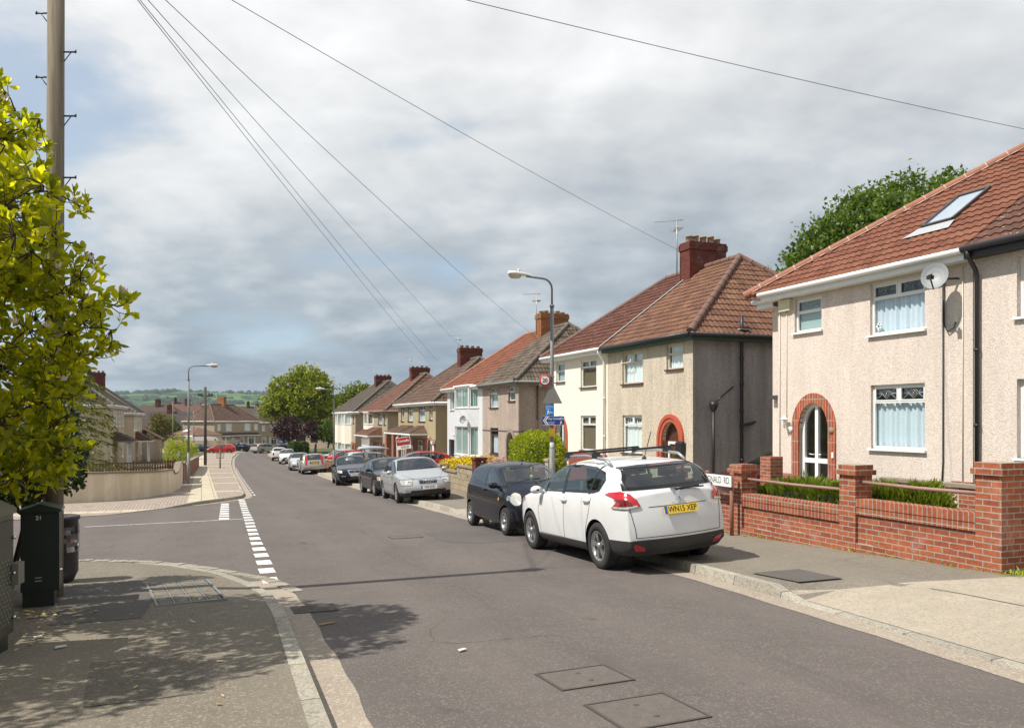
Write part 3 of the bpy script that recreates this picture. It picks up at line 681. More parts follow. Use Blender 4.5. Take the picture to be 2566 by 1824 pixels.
def tile_plane(name, mat, parent, O, U, V, poly, tw=.30, th=.30, amp=.027, step=.026, res=6, bold=False):
    """roof slope of overlapping tiles modelled course by course, cut to the outline poly (u, v)"""
    U = Vector(U).normalized(); V = Vector(V).normalized(); Nn = U.cross(V)
    if Nn.z < 0: Nn = -Nn
    u0, u1 = min(p[0] for p in poly), max(p[0] for p in poly); v0, v1 = min(p[1] for p in poly), max(p[1] for p in poly)
    bm = bmesh.new(); nu = int(math.ceil((u1 - u0) / tw * res)); rows = []
    us = [u0 + i * tw / res for i in range(nu + 1)]
    def hu(u):
        ph = (u / tw) % 1.0
        if bold: return amp * (1.0 if ph < .55 and (0 < ph) else 0.0) * sin(pi * min(1, max(0, ph / .55))) 
        return amp * (.5 - .5 * cos(2 * pi * ph))
    j0, j1 = int(math.floor(v0 / th)), int(math.ceil(v1 / th))
    for j in range(j0, j1):
        for v, h in ((j * th, step), ((j + 1) * th, 0.0)):
            rnd = random.Random(j * 77); rows.append([bm.verts.new((u, v, h + hu(u))) for u in us])
    for r in range(len(rows) - 1):
        for i in range(nu): bm.faces.new((rows[r][i], rows[r][i + 1], rows[r + 1][i + 1], rows[r + 1][i]))
    cx = sum(p[0] for p in poly) / len(poly); cy = sum(p[1] for p in poly) / len(poly)
    for (a, b) in zip(poly, poly[1:] + poly[:1]):
        no = Vector((b[1] - a[1], -(b[0] - a[0]), 0))
        if no.length < 1e-6: continue
        if no.dot(Vector((cx - a[0], cy - a[1], 0))) > 0: no = -no
        bmesh.ops.bisect_plane(bm, geom=bm.verts[:] + bm.edges[:] + bm.faces[:], plane_co=(a[0], a[1], 0), plane_no=no, clear_outer=True, dist=1e-5)
    uvl = bm.loops.layers.uv.new('UVMap')
    for f in bm.faces:
        fc = f.calc_center_median(); vmid = fc.y
        for l in f.loops: l[uvl].uv = (l.vert.co.x, min(max(l.vert.co.y, (math.floor((vmid) / th)) * th + .01), (math.floor(vmid / th) + 1) * th - .01))
        f.smooth = False
    O = Vector(O)
    for v in bm.verts: c = v.co.copy(); v.co = O + U * c.x + V * c.y + Nn * c.z
    bm.normal_update()
    me = bpy.data.meshes.new(name); bm.to_mesh(me); bm.free(); me.materials.append(mat)
    o = bpy.data.objects.new(name, me); COL.objects.link(o); o.parent = parent
    return o
def ridge_run(mb, a, b, r=.115, seg=.45, m=0, mm=1):
    """half-round ridge or hip tiles bedded in mortar"""
    a, b = Vector(a), Vector(b); L = (b - a).length; n = max(1, int(L / seg)); d = (b - a) / n
    for i in range(n):
        p, q = a + d * i, a + d * (i + .985); mb.tube([p, p + d * .03, q - d * .04, q], [r * 1.07, r, r * .97, r * .97], 10, m)
        if mm is not None: mb.tube([q - d * .02, q + d * .04], r * 1.03, 10, mm)

def roof_half(h, W, D, ze, zr, hx, far, mat, hipmat, ov=.30, hi=True, mortar=None, backmat=None):
    """one half of a hipped pair's roof; far=True puts the hip at x=W"""
    X = (lambda x: W - x) if far else (lambda x: x); sg = -1 if far else 1
    sl = sqrt((D / 2 + ov) ** 2 + (zr - ze) ** 2); L = W + ov
    res = 6 if hi else 4; tw = .185 if hi else .30; th = .31 if hi else .40
    O = (X(-ov), ov, ze); U = (sg, 0, 0); V = (0, -(D / 2 + ov), zr - ze)
    r = tile_plane('roof', mat, h, O, U, V, [(0, 0), (L, 0), (L, sl), (hx + ov, sl)], tw, th, res=res)
    sh = sqrt((hx + ov) ** 2 + (zr - ze) ** 2); Wd = D + 2 * ov
    e = tile_plane('hip_slope', mat, h, (X(-ov), ov, ze), (0, -1, 0), (sg * (hx + ov), 0, zr - ze), [(0, 0), (Wd, 0), (Wd / 2, sh)], tw, th, res=res)
    mb = MB(); mb.poly([(X(-ov), -D - ov, ze), (X(W), -D - ov, ze), (X(W), -D / 2, zr), (X(hx), -D / 2, zr)])
    mb.build('back_slope', mat, h)
    rb = MB(); up = Vector((0, 0, .03))
    ridge_run(rb, Vector((X(-ov), ov, ze)) + up, Vector((X(hx), -D / 2, zr)) + up, mm=1 if mortar else None)
    ridge_run(rb, Vector((X(hx), -D / 2, zr)) + up, Vector((X(W), -D / 2, zr)) + up, mm=1 if mortar else None)
    ridge_run(rb, Vector((X(-ov), -D - ov, ze)) + up, Vector((X(hx), -D / 2, zr)) + up, mm=1 if mortar else None)
    rb.build('ridge_tile', [hipmat, mortar or hipmat], r)
    return r, e

def gutter(h, W, ov, ze, x0, x1, gmat, fmat, D=None, hipx=None, pipe=None, zb=0.0, side=None):
    mb = MB(); mb.box(x0, ov - .055, ze - .20, x1, ov - .03, ze - .02); mb.box(x0, -.02, ze - .20, x1, ov - .055, ze - .18)
    if hipx is not None:
        sg = -1 if hipx < W / 2 else 1; xs = hipx + sg * (ov - .055); xe = hipx + sg * (ov - .03)
        mb.box(min(xs, xe), -D, ze - .20, max(xs, xe), ov - .0551, ze - .021); mb.box(min(hipx, xs), -D, ze - .201, max(hipx, xs), ov - .056, ze - .181)
    mb.build('fascia', fmat, h)
    gb = MB(); gb.tube([(x0 - .01, ov + .035, ze - .035), (x1 + .01, ov + .035, ze - .035)], .062, 10)
    if hipx is not None: gb.tube([(hipx + sg * (ov + .035), ov + .035, ze - .036), (hipx + sg * (ov + .035), -D, ze - .036)], .06, 10)
    gb.build('gutter', gmat, h)
    if pipe is not None:
        pb = MB(); pb.tube([(pipe, ov + .03, ze - .08), (pipe, ov + .0, ze - .18), (pipe, .11, ze - .42), (pipe, .075, ze - .55), (pipe, .075, zb)], .042, 10)
        for z in np.arange(zb + .5, ze - .7, 1.4): pb.tube([(pipe, .075, z), (pipe, .075, z + .05)], .055, 10)
        pb.build('downpipe', gmat, h)

def chimney(h, x0, x1, y0, y1, zb, zt, bmat, pots=5, potmat=None, aerial=None, flash=True, broken=False, seed=1):
    mb = MB(); mb.box(x0, y0, zb - 1.2, x1, y1, zt - .30); mb.box(x0 - .04, y0 - .04, zt - .30, x1 + .04, y1 + .04, zt - .08); mb.box(x0 - .01, y0 - .01, zt - .08, x1 + .01, y1 + .01, zt)
    c = mb.build('chimney', bmat, h)
    rnd = random.Random(seed); pb = MB(); L = y1 - y0
    for k in range(pots):
        y = y0 + L * (k + .5) / pots; hh = rnd.uniform(.24, .34) if not broken else rnd.uniform(.12, .2)
        pb.lathe([(.135, zt - .01), (.12, zt + hh * .8), (.14, zt + hh * .82), (.14, zt + hh), (.10, zt + hh), (.09, zt)], ((x0 + x1) / 2 + rnd.uniform(-.05, .05), y, 0), 12)
    if pots: pb.build('chimney_pot', potmat or M_TERRA, c)
    if flash:
        fb = MB(); fb.box(x0 - .02, y0 - .02, zb - .45, x1 + .02, y1 + .02, zb - .30); fb.build('flashing', M_LEAD, c)
    if aerial:
        ab = MB(); ax, ay, ah = aerial; ab.tube([(ax, ay, zb + .2), (ax, ay, zt + ah)], .022, 6)
        for (zz, a0, L2, nel, el) in ((zt + ah - .05, .6, .95, 12, .14), (zt + ah * .62, -.4, .8, 9, .24)):
            d = Vector((cos(a0), sin(a0), .06)); p0 = Vector((ax, ay, zz)) - d * .25; ab.tube([p0, p0 + d * L2 * 1.25], .012, 5)
            pr = Vector((-d.y, d.x, 0))
            for i in range(nel):
                q = p0 + d * (L2 * 1.2 * (i + .5) / nel); ab.tube([q - pr * el * (1 - .03 * i), q + pr * el * (1 - .03 * i)], .006, 4)
        ab.build('aerial', M_METAL, c)
    return c

def shell(h, W, D, ze, wmat, holes, far, zb=0.0, smat=None, party=True, sideholes=(), xend=None, yside=0.0):
    """front, hip-end, party and back walls"""
    mb = MB(); panel(mb, 0, W, zb - .6, ze, holes, PF(0.0), .12, 0)
    fr = mb; zb0 = zb; zb = zb - .6
    xe = W if far else 0.0; xp = 0.0 if far else W
    fr.poly([(0, -D, zb), (0, -D, ze), (W, -D, ze), (W, -D, zb)])
    if party: fr.poly([(xp, 0, zb), (xp, 0, ze), (xp, -D, ze), (xp, -D, zb)])
    w = fr.build('wall', wmat, h)
    sb = MB(); sb.poly([(xe, 0, zb), (xe, -D, zb), (xe, -D, ze), (xe, 0, ze)]); s2 = sb.build('side_wall', smat or wmat, h)
    ib = MB(); ib.box(.05, -2.2, zb0 + .02, W - .05, -2.15, ze - .02); ib.box(.05, -2.1, zb0 + 2.45, W - .05, -.16, zb0 + 2.55); ib.build('dim_room_partition', M_INNER, h)
    return w
M_INNER = plain('dim_room_dark', (.055, .05, .045), .9)  # near-black colour stands in for the dimness inside the rooms

# materials of the terrace
M_PB1 = pebble('pebbledash_pink', (.56, .465, .40), (.84, .735, .65), 70, .7, .12)
M_PB2 = pebble('pebbledash_buff', (.40, .335, .25), (.80, .70, .56), 58, 1.0, .22)
M_PB2S = pebble('old_cement_render', (.30, .275, .262), (.37, .345, .33), 26, .7, .30)
M_PB3 = pebble('pebbledash_grey_pink', (.27, .215, .18), (.56, .455, .385), 50, .9, .22)
M_PBW = plain('white_masonry_paint', (.57, .58, .59), .8, var=.10, scale=2.2, bump=.35, bscale=40)
M_CREAM = plain('cream_masonry_paint', (.80, .74, .62), .8, var=.10, scale=1.3, bump=.8, bscale=45)
M_TAN = plain('tan_render', (.36, .29, .17), .85, var=.14, scale=2, bump=.4, bscale=40)
M_TAN2 = plain('fawn_render', (.33, .27, .19), .85, var=.16, scale=2, bump=.4, bscale=40)
M_BR = brick('red_brick'); M_BRS = brick('red_brick_soldier', bw=.075, bh=.30, soldier=True)
M_BRARCH = brick('arch_brick', (.40, .10, .045), (.28, .06, .035), (.36, .28, .22), bw=.085, bh=.5, soldier=True, ms=.012)
M_BRDK = brick('chimney_brick_dark', (.17, .04, .028), (.115, .026, .02), (.11, .08, .065), ms=.009)
M_BROR = brick('chimney_brick_orange', (.40, .15, .05), (.28, .09, .035), (.20, .14, .09), ms=.011)
M_BRRED = plain('red_painted_brick', (.26, .055, .035), .8, var=.25, scale=7, bump=.5)
M_ARCHRED = plain('red_painted_arch', (.42, .085, .04), .6, var=.15, scale=8)
T_H1 = tiles('tile_new_red', [(.145, .056, .035), (.19, .074, .045), (.22, .092, .057), (.165, .064, .04)])
T_H0 = tiles('tile_dark_lichen', [(.09, .045, .035), (.14, .065, .045), (.11, .055, .045)], lichen=1.0)
T_H2A = tiles('tile_orange_brown', [(.115, .058, .04), (.165, .08, .05), (.195, .102, .063), (.135, .065, .045), (.225, .12, .07)], lichen=.25, moss=.25)
T_H2B = tiles('tile_dark_brown', [(.085, .034, .026), (.115, .046, .033), (.14, .058, .042)], lichen=.75, moss=.2)
T_H3A = tiles('tile_grey_brown', [(.075, .058, .045), (.12, .092, .07), (.17, .135, .105)], tw=.36, th=.4, lichen=.2, moss=.4)
T_H3B = tiles('tile_rust_red', [(.15, .058, .036), (.195, .075, .045), (.22, .09, .055)], tw=.36, th=.4)
T_BRN = tiles('tile_brown', [(.08, .05, .037), (.115, .07, .05), (.14, .088, .062)], tw=.36, th=.4, moss=.35)
T_RBR = tiles('tile_red_brown', [(.10, .05, .036), (.14, .066, .045), (.165, .082, .056)], tw=.36, th=.4, moss=.2)
T_GRY = tiles('tile_dark_grey', [(.06, .05, .042), (.085, .068, .055), (.11, .085, .07)], tw=.36, th=.4, moss=.4)
M_HIPBR = plain('brown_ridge_tile', (.16, .088, .066), .85, var=.3, scale=5); M_HIPRED = plain('red_ridge_tile', (.30, .13, .085), .85, var=.3, scale=5)
M_MORTAR = plain('pale_mortar', (.62, .48, .40), .9, var=.2); M_HIPGR = plain('grey_ridge_tile', (.13, .105, .085), .9, var=.35, scale=4)
M_GREENF = plain('green_fascia', (.028, .065, .038), .6, var=.2)

def house(name, label, s0, T, base, cat='house', group=None):
    return empty(name, st(s0, T) * 1.0 + Vector((0, 0, base - gz(s0))), ANG, label, cat, group)

# ------------------------------------------------------------ nearest pair on the right
GRP_R = 'semi-detached houses along the right side of the street'
def house_one():
    s0, T, b = 10.62, 13.5, -.35; W, D, ze, zr, hx = 6.02, 8.7, 4.86 - b, 8.12 - b, 4.55
    h = house('house', 'pink pebbledash house with skylight in its red roof and arched white double door', s0, T, b, group=GRP_R)
    wm = W - .63
    wins = [dict(r=(11.68 - s0, 13.07 - s0, 3.50 - b, 4.60 - b)), dict(r=(14.51 - s0, 15.41 - s0, 3.79 - b, 4.60 - b)), dict(r=(11.68 - s0, 13.05 - s0, 1.06 - b, 2.42 - b))]
    da, db, dt = 14.29 - s0, 15.25 - s0, 2.07 - b
    mb = MB(); panel(mb, 0, wm, -.5, ze, [w['r'] for w in wins] + [(da, db, 0, dt, 1.25)], PF(0), .12)
    mb.poly([(wm, 0, -.5), (wm, -.36, -.5), (wm, -.36, ze), (wm, 0, ze)]); mb.poly([(wm, -.36, -.5), (W, -.36, -.5), (W, -.36, ze), (wm, -.36, ze)])
    mb.poly([(0, -D, 0), (0, -D, ze), (W, -D, ze), (W, -D, 0)]); mb.poly([(0, 0, 0), (0, 0, ze), (0, -D, ze), (0, -D, 0)])
    mb.build('wall', M_PB1, h)
    sb = MB(); sb.poly([(W, -.36, 0), (W, -D, 0), (W, -D, ze), (W, -.36, ze)]); sb.build('side_wall', M_PB1, h)
    ib = MB(); ib.box(.05, -2.2, .02, W - .05, -2.15, ze - .02); ib.box(.05, -2.1, 2.55, W - .05, -.2, 2.65); ib.build('dim_room_partition', M_INNER, h)
    P = PF(0)
    window(h, P, *wins[0]['r'], transom=.30, tm=1, curt='net', sill=M_WHITE, lead=True, dep=.07, label='upper window with a ball sticker and lace curtain')
    window(h, P, *wins[1]['r'], transom=.42, tm=0, curt='teal', sill=M_WHITE, lead=True, dep=.07, label='small upper window over the front door')
    window(h, P, *wins[2]['r'], transom=.27, tm=1, curt='net', sill=M_WHITE, lead=True, dep=.07, label='ground floor window with lace curtain')
    d = door_arched(h, P, da, db, .18, dt, .10, M_WHITE, M_WHITE, rise=1.25); d['label'] = 'arched white double door with glazed panels'
    st_ = MB(); st_.box(da - .1, .0, 0, db + .1, .35, .17); st_.build('door_step', M_CONC, h)
    ab = MB(); arch_ring(ab, P, da, db, dt, 0, .24, .03, .10, rise=1.25); ab.build('brick_arch', M_BRARCH, h)
    pl = MB(); pl.box(db + .242, .003, 0, wm, .03, .72 - .02); pl.box(wm - .002, -.34, 0, W, -.335, .78); pl.box(.0, .003, 0, .42, .05, .85); pl.build('brick_plinth', M_BR, h)
    # roof: the hip end stands at the far side
    sl = sqrt((D / 2 + .3) ** 2 + (zr - ze) ** 2)
    r, e = roof_half(h, W, D, ze, zr, hx, True, T_H1, M_HIPRED, mortar=M_MORTAR)
    mo = MB(); a, q = Vector((W + .3, .3, ze)), Vector((W - hx, -D / 2, zr)); off = Vector((-.13, .10, .0)); n = 46
    for i in range(n):
        f0, f1 = i / n, (i + .96) / n; wd = .05 + .05 * abs(sin(i * 1.7)); p0, p1 = a.lerp(q, f0) + Vector((-.07, .03, .02)), a.lerp(q, f1) + Vector((-.07, .03, .02)); z = Vector((-wd, wd * .2, .0))
        mo.poly([p0 + Vector((0, 0, .03)), p1 + Vector((0, 0, .03)), p1 + z + Vector((0, 0, .02)), p0 + z + Vector((0, 0, .02))])
    mo.build('hip_mortar', M_MORTAR, r)
    gutter(h, W, .30, ze, -.02, W - .30, M_WHITE, M_WHITE)
    g2 = MB(); g2.tube([(W - .32, -.02, ze - .12), (W + .36, -.02, ze - .12)], .062, 10); g2.box(W - .32, -.12, ze - .30, W + .3, -.095, ze - .11); g2.box(W - .32, -.36, ze - .30, W + .3, -.12, ze - .28)
    g2.tube([(W + .34, -.02, ze - .121), (W + .34, -D, ze - .121)], .06, 10); g2.build('side_gutter', M_WHITE, h)
    # skylight lying in the front slope
    k = (zr - ze) / (D / 2 + .3); up = Vector((0, -1, k)).normalized(); nn = Vector((0, k, 1)).normalized()
    def on(s, t, hgt=0.0): y = -(t - T); return Vector((s - s0, y, ze + (.3 - y) * k)) + nn * hgt
    c = [on(12.60, 14.52), on(11.86, 14.52), on(11.86, 15.62), on(12.60, 15.62)]
    sb = MB()
    def bar(p, q, w, hgt, z0=.03):
        d = (q - p).normalized(); sd = d.cross(nn) * w / 2; sb.prism([p - sd + nn * z0, q - sd + nn * z0, q + sd + nn * z0, p + sd + nn * z0], nn * hgt)
    for p, q in zip(c, c[1:] + c[:1]): bar(p, q, .06, .07)
    sky = MB(); sky.poly([p + nn * .075 for p in c])
    so = sky.build('skylight', glassmat('skylight_glass', (.9, .95, 1), .38, .9), h); sb.build('frame', plain('skylight_frame', (.05, .045, .045), .4), so)
    fb = MB(); e0 = [on(12.85, 14.20, .05), on(11.70, 14.20, .05), on(11.78, 14.48, .06), on(12.66, 14.48, .06)]; fb.poly(e0); fb.build('flashing', M_LEAD, so)
    bk = MB(); bk.poly([p + nn * .063 for p in c]); bk.build('blind_or_sheen', plain('skylight_sky_sheen', (.74, .78, .80), .6), so)  # pale sheet under the glass, its colour stands in for reflected sky
    # dish, alarm box, lamp, cables
    ds = MB(); dc = Vector((11.08 - s0, .42, 4.40 - b)); dn = Vector((-.42, .82, .32)).normalized(); dx = Vector((0, 0, 1)).cross(dn).normalized(); dz = dn.cross(dx)
    prof = [(0, -.0), (.09, .012), (.175, .036), (.255, .076)]; rings = []
    for r_, hh in prof:
        rings.append([dc + dx * (r_ * cos(2 * pi * i / 20)) * .95 + dz * (r_ * sin(2 * pi * i / 20)) * 1.08 + dn * hh for i in range(20)])
    for i in range(len(rings) - 1):
        for q in range(20): j = (q + 1) % 20; ds.poly([rings[i][q], rings[i][j], rings[i + 1][j], rings[i + 1][q]], 0, None, True)
    do = ds.build('satellite_dish', plain('grey_dish', (.25, .265, .27), .5, var=.08), h)
    db_ = MB(); lnb = dc + dn * .36 - dz * .12; db_.tube([dc - dz * .27 + dn * .05, lnb - dz * .05], .014, 6); db_.tube([lnb - dn * .05, lnb + dn * .05], .032, 8); db_.box(lnb.x - .05, lnb.y - .04, lnb.z - .09, lnb.x + .05, lnb.y + .04, lnb.z - .02)
    db_.tube([dc, dc - dn * .08, Vector((dc.x - .16, .05, dc.z - .02)), Vector((dc.x - .16, 0.0, dc.z - .02))], .022, 6); db_.build('dish_arm', M_DARKPIPE, do)
    cb = MB()
    cb.tube([(.62, .03, 4.35 - b), (.62, .03, 1.2), (.66, .03, .55)], .014, 5); cb.tube([(.60, .03, 4.40 - b), (.58, .04, 3.5 - b), (.50, .05, 3.38 - b), (.36, .04, 3.45 - b), (.33, .03, 3.6 - b)], .012, 5)
    cb.build('black_cable', M_BLACK, h)
    cw = MB(); cw.box(.30, 0, 3.55 - b, .36, .05, 3.72 - b); cw.tube([(.2, .02, 4.6 - b), (.2, .02, .6)], .01, 5); cw.tube([(5.30, .02, 4.5 - b), (5.30, .02, .8)], .012, 5); cw.tube([(5.05, .02, 4.5 - b), (5.05, .02, 1.9)], .008, 5)
    cw.tube([(x, .02 + .31 * 0, ze - .24 - .02 * abs(sin(x * 4))) for x in np.arange(.1, 5.3, .2)], .009, 5)
    cw.tube([(wm - .005, -.02, 4.4 - b), (wm - .005, -.02, .9)], .009, 5); cw.build('white_cable', M_CREAMW, h)
    al = MB(); al.box(15.50 - s0, 0.0, 4.36 - b, 15.88 - s0, .09, 4.64 - b); al.build('alarm_box', plain('cream_alarm_box', (.62, .58, .38), .5, var=.05), h)
    lm = MB(); lx, lz = 15.62 - s0, 1.62 - b; lm.tube([(lx - .1, .04, lz - .18), (lx, .14, lz - .14), (lx, .14, lz - .10)], .015, 6); lm.lathe([(.03, lz - .12), (.05, lz - .08), (.085, lz + .06), (.10, lz + .07), (.03, lz + .13), (0, lz + .17)], (lx, .14, 0), 6, smooth=False)
    lm.lathe([(0, .03), (.07, .03), (.075, 0)], (lx - .1, 0.03, lz - .18), 10, axis='y'); lm.build('wall_lantern', M_WHITE, h)
    bb = MB(); bb.box(da - .20, .03, 1.15, da - .14, .05, 1.28); bb.build('doorbell', M_WHITE, h)
    np_ = MB(); np_.lathe([(0, .05), (.075, .05), (.08, .03)], (da - .12, 0, 1.78), 12, axis='y'); np_.build('house_number', M_STONE, h)
    # soccer-ball sticker in the upper window
    bs = MB(); bs.lathe([(0, 0.0), (.075, 0.0)], (12.92 - s0, -.09, 3.69 - b), 14, axis='y'); bs.lathe([(0, .002), (.028, .002)], (12.92 - s0, -.09, 3.69 - b), 5, 1, axis='y')
    for i in range(5): a_ = 2 * pi * i / 5 + .6; bs.lathe([(0, .002), (.016, .002)], (12.92 - s0 + .058 * cos(a_), -.09, 3.69 - b + .058 * sin(a_)), 5, 1, axis='y')
    bs.build('ball_sticker', [M_WHITE, M_BLACK], h)
    # ---- neighbour cut off by the right edge
    s1, W1 = 10.62 - 6.02, 6.0
    n = house('house', 'pebbledash house with dark lichened tiles and a black gutter at the right edge', s1, T, b, group=GRP_R)
    ws = [(8.42 - s1, 9.76 - s1, 3.50 - b, 4.58 - b), (8.42 - s1, 9.76 - s1, 1.0 - b, 2.40 - b), (5.6 - s1, 6.5 - s1, 3.8 - b, 4.6 - b)]
    shell(n, W1, D, ze, M_PB1, ws, False)
    for w in ws: window(n, P, *w, transom=.3, tm=1, curt='white', sill=M_WHITE)
    roof_half(n, W1, D, ze, zr, hx, False, T_H0, M_HIPBR)
    gutter(n, W1, .30, ze + .02, -.3, W1 - .01, M_DARKPIPE, M_DARKPIPE, pipe=W1 - .12, zb=0.0)
    chimney(n, W1 - .4, W1 + .35, -D / 2 - .9, -D / 2 + .8, zr, 9.2 - b, M_BRDK)
house_one()

# ------------------------------------------------------------ second pair: buff pebbledash and cream
def pair_two():
    s0, T, b = 20.43, 14.0, -.86; W, D, ze, zr, hx = 5.44, 8.0, 4.31 - b, 7.50 - b, 2.95
    h = house('house', 'buff pebbledash house with red brick arch and bare grey cement side wall', s0, T, b, group=GRP_R); P = PF(0)
    w1, w2, w3 = (23.37 - s0, 24.78 - s0, 2.93 - b, 4.04 - b), (20.97 - s0, 21.90 - s0, 3.28 - b, 4.08 - b), (23.43 - s0, 24.76 - s0, .50 - b, 1.83 - b)
    da, db, dt = 21.13 - s0, 22.14 - s0, 1.60 - b
    shell(h, W, D, ze, M_PB2, [w1, w2, w3, (da, db, 0, dt, 1.2)], False, smat=M_PB2S)
    window(h, P, *w1, transom=.36, tm=1, curt='white', sill=M_SILLR, dep=.07, opentop=1, fmat=M_CREAMW)
    window(h, P, *w2, transom=.40, tm=0, curt='white', sill=M_SILLR, dep=.07, fmat=M_CREAMW); window(h, P, *w3, transom=.27, tm=1, curt='white', sill=M_SILLR, dep=.07, fmat=M_WHITE)
    d = door_arched(h, P, da, db, .05, dt, .13, plain('brown_door_frame', (.09, .03, .018), .5), plain('brown_door', (.08, .028, .016), .5), rise=1.2, double=False)
    ab = MB(); arch_ring(ab, P, da, db, dt, .9, .13, .05, .1, rise=1.2, legs=True); arch_ring(ab, P, da - .13, db + .13, dt + .13, 1.05, .12, .08, .0, rise=1.15, legs=True); ab.build('brick_arch', M_ARCHRED, h)
    mbx = MB(); mbx.box(.38, .0, 1.35, .72, .16, 1.78); mbx.prism([(.36, -.0, 1.78), (.36, .18, 1.78), (.36, .09, 1.86)], (.38, 0, 0)); mbx.build('post_box', M_BLACK, h)
    r, e = roof_half(h, W, D, ze, zr, hx, False, T_H2A, M_HIPBR)
    gutter(h, W, .30, ze, -.3, W, M_DARKPIPE, M_GREENF, D=D, hipx=0.0)
    vp = MB(); vp.tube([(-.09, -1.75, .0), (-.09, -1.75, ze + .15), (-.09, -1.75, ze + .62)], .055, 10)
    vp.tube([(-.09, -1.75, 2.35), (-.09, -2.15, 2.42), (-.03, -2.3, 2.46)], .05, 8)
    for z in (1.2, 2.3, 2.75, 3.6, 4.4): vp.tube([(-.09, -1.75, z), (-.09, -1.75, z + .12)], .07, 10)
    vp.tube([(-.07, -.70, 0), (-.07, -.70, 2.85)], .04, 8); vp.lathe([(.06, 2.8), (.13, 2.95), (.14, 3.07), (.12, 3.07)], (-.09, -.70, 0), 8); vp.tube([(-.06, -.72, 3.05), (-.05, -1.46, 3.56)], .022, 6)
    vp.build('soil_pipe', M_DARKPIPE, h)
    fl = MB(); fl.box(-.28, -1.95, ze + .16, .15, -1.55, ze + .19); fl.build('pipe_flashing', M_LEAD, h)
    # lead strip on the party line between the two roofs
    k = (zr - ze) / (D / 2 + .3); nn = Vector((0, k, 1)).normalized(); ps = MB()
    for i in range(16):
        f0, f1 = i / 16 * .92, (i + .97) / 16 * .92; p0, p1 = Vector((W - .05, .3 - (D / 2 + .3) * f0, ze + (zr - ze) * f0)) + nn * .058, Vector((W - .05, .3 - (D / 2 + .3) * f1, ze + (zr - ze) * f1)) + nn * .058
        ps.prism([p0, p1, p1 + Vector((.09, 0, 0)), p0 + Vector((.09, 0, 0))], nn * .02)
    ps.build('party_flashing', M_LEAD, h)
    chimney(h, 25.42 - s0, 26.10 - s0, -(18.95 - T), -(17.28 - T), 7.0 - b, 8.47 - b, M_BRDK, 5, aerial=(5.62, -(17.12 - T), .95))
    # cream half
    s1 = 25.87; W1 = 5.2
    c = house('house', 'cream painted house under dark brown tiles beside the buff pebbledash house', s1, T, b, group=GRP_R)
    w1, w2, w3 = (26.77 - s1, 28.11 - s1, 2.93 - b, 4.01 - b), (29.57 - s1, 30.42 - s1, 3.24 - b, 4.05 - b), (26.81 - s1, 28.11 - s1, .47 - b, 1.83 - b)
    da, db, dt = 29.45 - s1, 30.45 - s1, 1.66 - b
    shell(c, W1, D, ze, M_CREAM, [w1, w2, w3, (da, db, 0, dt, 1.3)], True)
    window(c, P, *w1, transom=.28, tm=1, curt='blind_or_sheen', sill=M_SILLR, dep=.07); window(c, P, *w2, transom=.45, tm=0, curt='teal', sill=M_SILLR, dep=.07); window(c, P, *w3, transom=.26, tm=1, curt='blind_or_sheen', sill=M_SILLR, dep=.07)
    door_arched(c, P, da, db, .05, dt, .10, M_WHITE, M_WHITE, rise=1.3)
    ab = MB(); arch_ring(ab, P, da, db, dt, 1.1, .17, .05, .1, rise=1.3); ab.build('brick_arch', M_ARCHRED, c)
    pl = MB(); pl.box(0.02, .003, 0, da - .3, .04, 1.22); pl.build('brick_plinth', M_BRRED, c)
    roof_half(c, W1, D, ze + .01, zr, hx, True, T_H2B, M_HIPBR)
    gutter(c, W1, .30, ze + .01, .0, W1 + .3, M_WHITE, M_WHITE, D=D, hipx=W1, pipe=.16, zb=0)
pair_two()

# ------------------------------------------------------------ third pair: grey-pink pebbledash and white bays
def bay(h, x0, x1, z0, z1, out_, sp, wmat, P0=None, zs=(), curt='sides', roofmat=None, group=None, flatcap=True):
    """canted bay: three lights per storey; zs lists (sill, head) of each storey"""
    pts = [(x0, 0.0), (x0 + sp, out_), (x1 - sp, out_), (x1, 0.0)]; mb = MB()
    for (a, b) in zip(pts, pts[1:]):
        A, B = Vector((*a, 0)), Vector((*b, 0)); L = (B - A).length; d = (B - A) / L; n = Vector((-d.y, d.x, 0))
        Pp = lambda u, dd, z, A=A, d=d, n=n: tuple(A + d * u - n * dd + Vector((0, 0, z)))
        hs = [(.07, L - .07, c, e) for c, e in zs]
        panel(mb, 0, L, z0, z1, hs, Pp, .08)
        for q in hs: window(h, Pp, *q, dep=.05, fw=.06, transom=0, mull=1 if L > 1.6 else 0, curt=curt, sill=M_WHITE, silld=.04)
    mb.poly([(*p, z1) for p in pts]); mb.build('bay', wmat, h)
    if flatcap:
        cb = MB(); cb.prism([(x0 - .06, 0, z1), (x0 + sp - .03, out_ + .08, z1), (x1 - sp + .03, out_ + .08, z1), (x1 + .06, 0, z1)], (0, 0, .09)); cb.build('bay_cap', M_WHITE, h)
def dish(h, c, n, r=.26):
    ds = MB(); dc = Vector(c); dn = Vector(n).normalized(); dx = Vector((0, 0, 1)).cross(dn).normalized(); dz = dn.cross(dx); rings = []
    for q, hh in ((0, 0), (.35, .012), (.7, .04), (1, .085)): rings.append([dc + dx * (r * q * cos(2 * pi * i / 16)) + dz * (r * q * sin(2 * pi * i / 16)) + dn * hh for i in range(16)])
    for i in range(3):
        for q in range(16): j = (q + 1) % 16; ds.poly([rings[i][q], rings[i][j], rings[i + 1][j], rings[i + 1][q]])
    ds.tube([dc - dz * r, dc + dn * .33 - dz * .1], .014, 5); ds.tube([dc, (dc.x, .0, dc.z - .05)], .02, 5)
    ds.build('satellite_dish', plain('grey_dish2', (.22, .23, .24), .5), h)
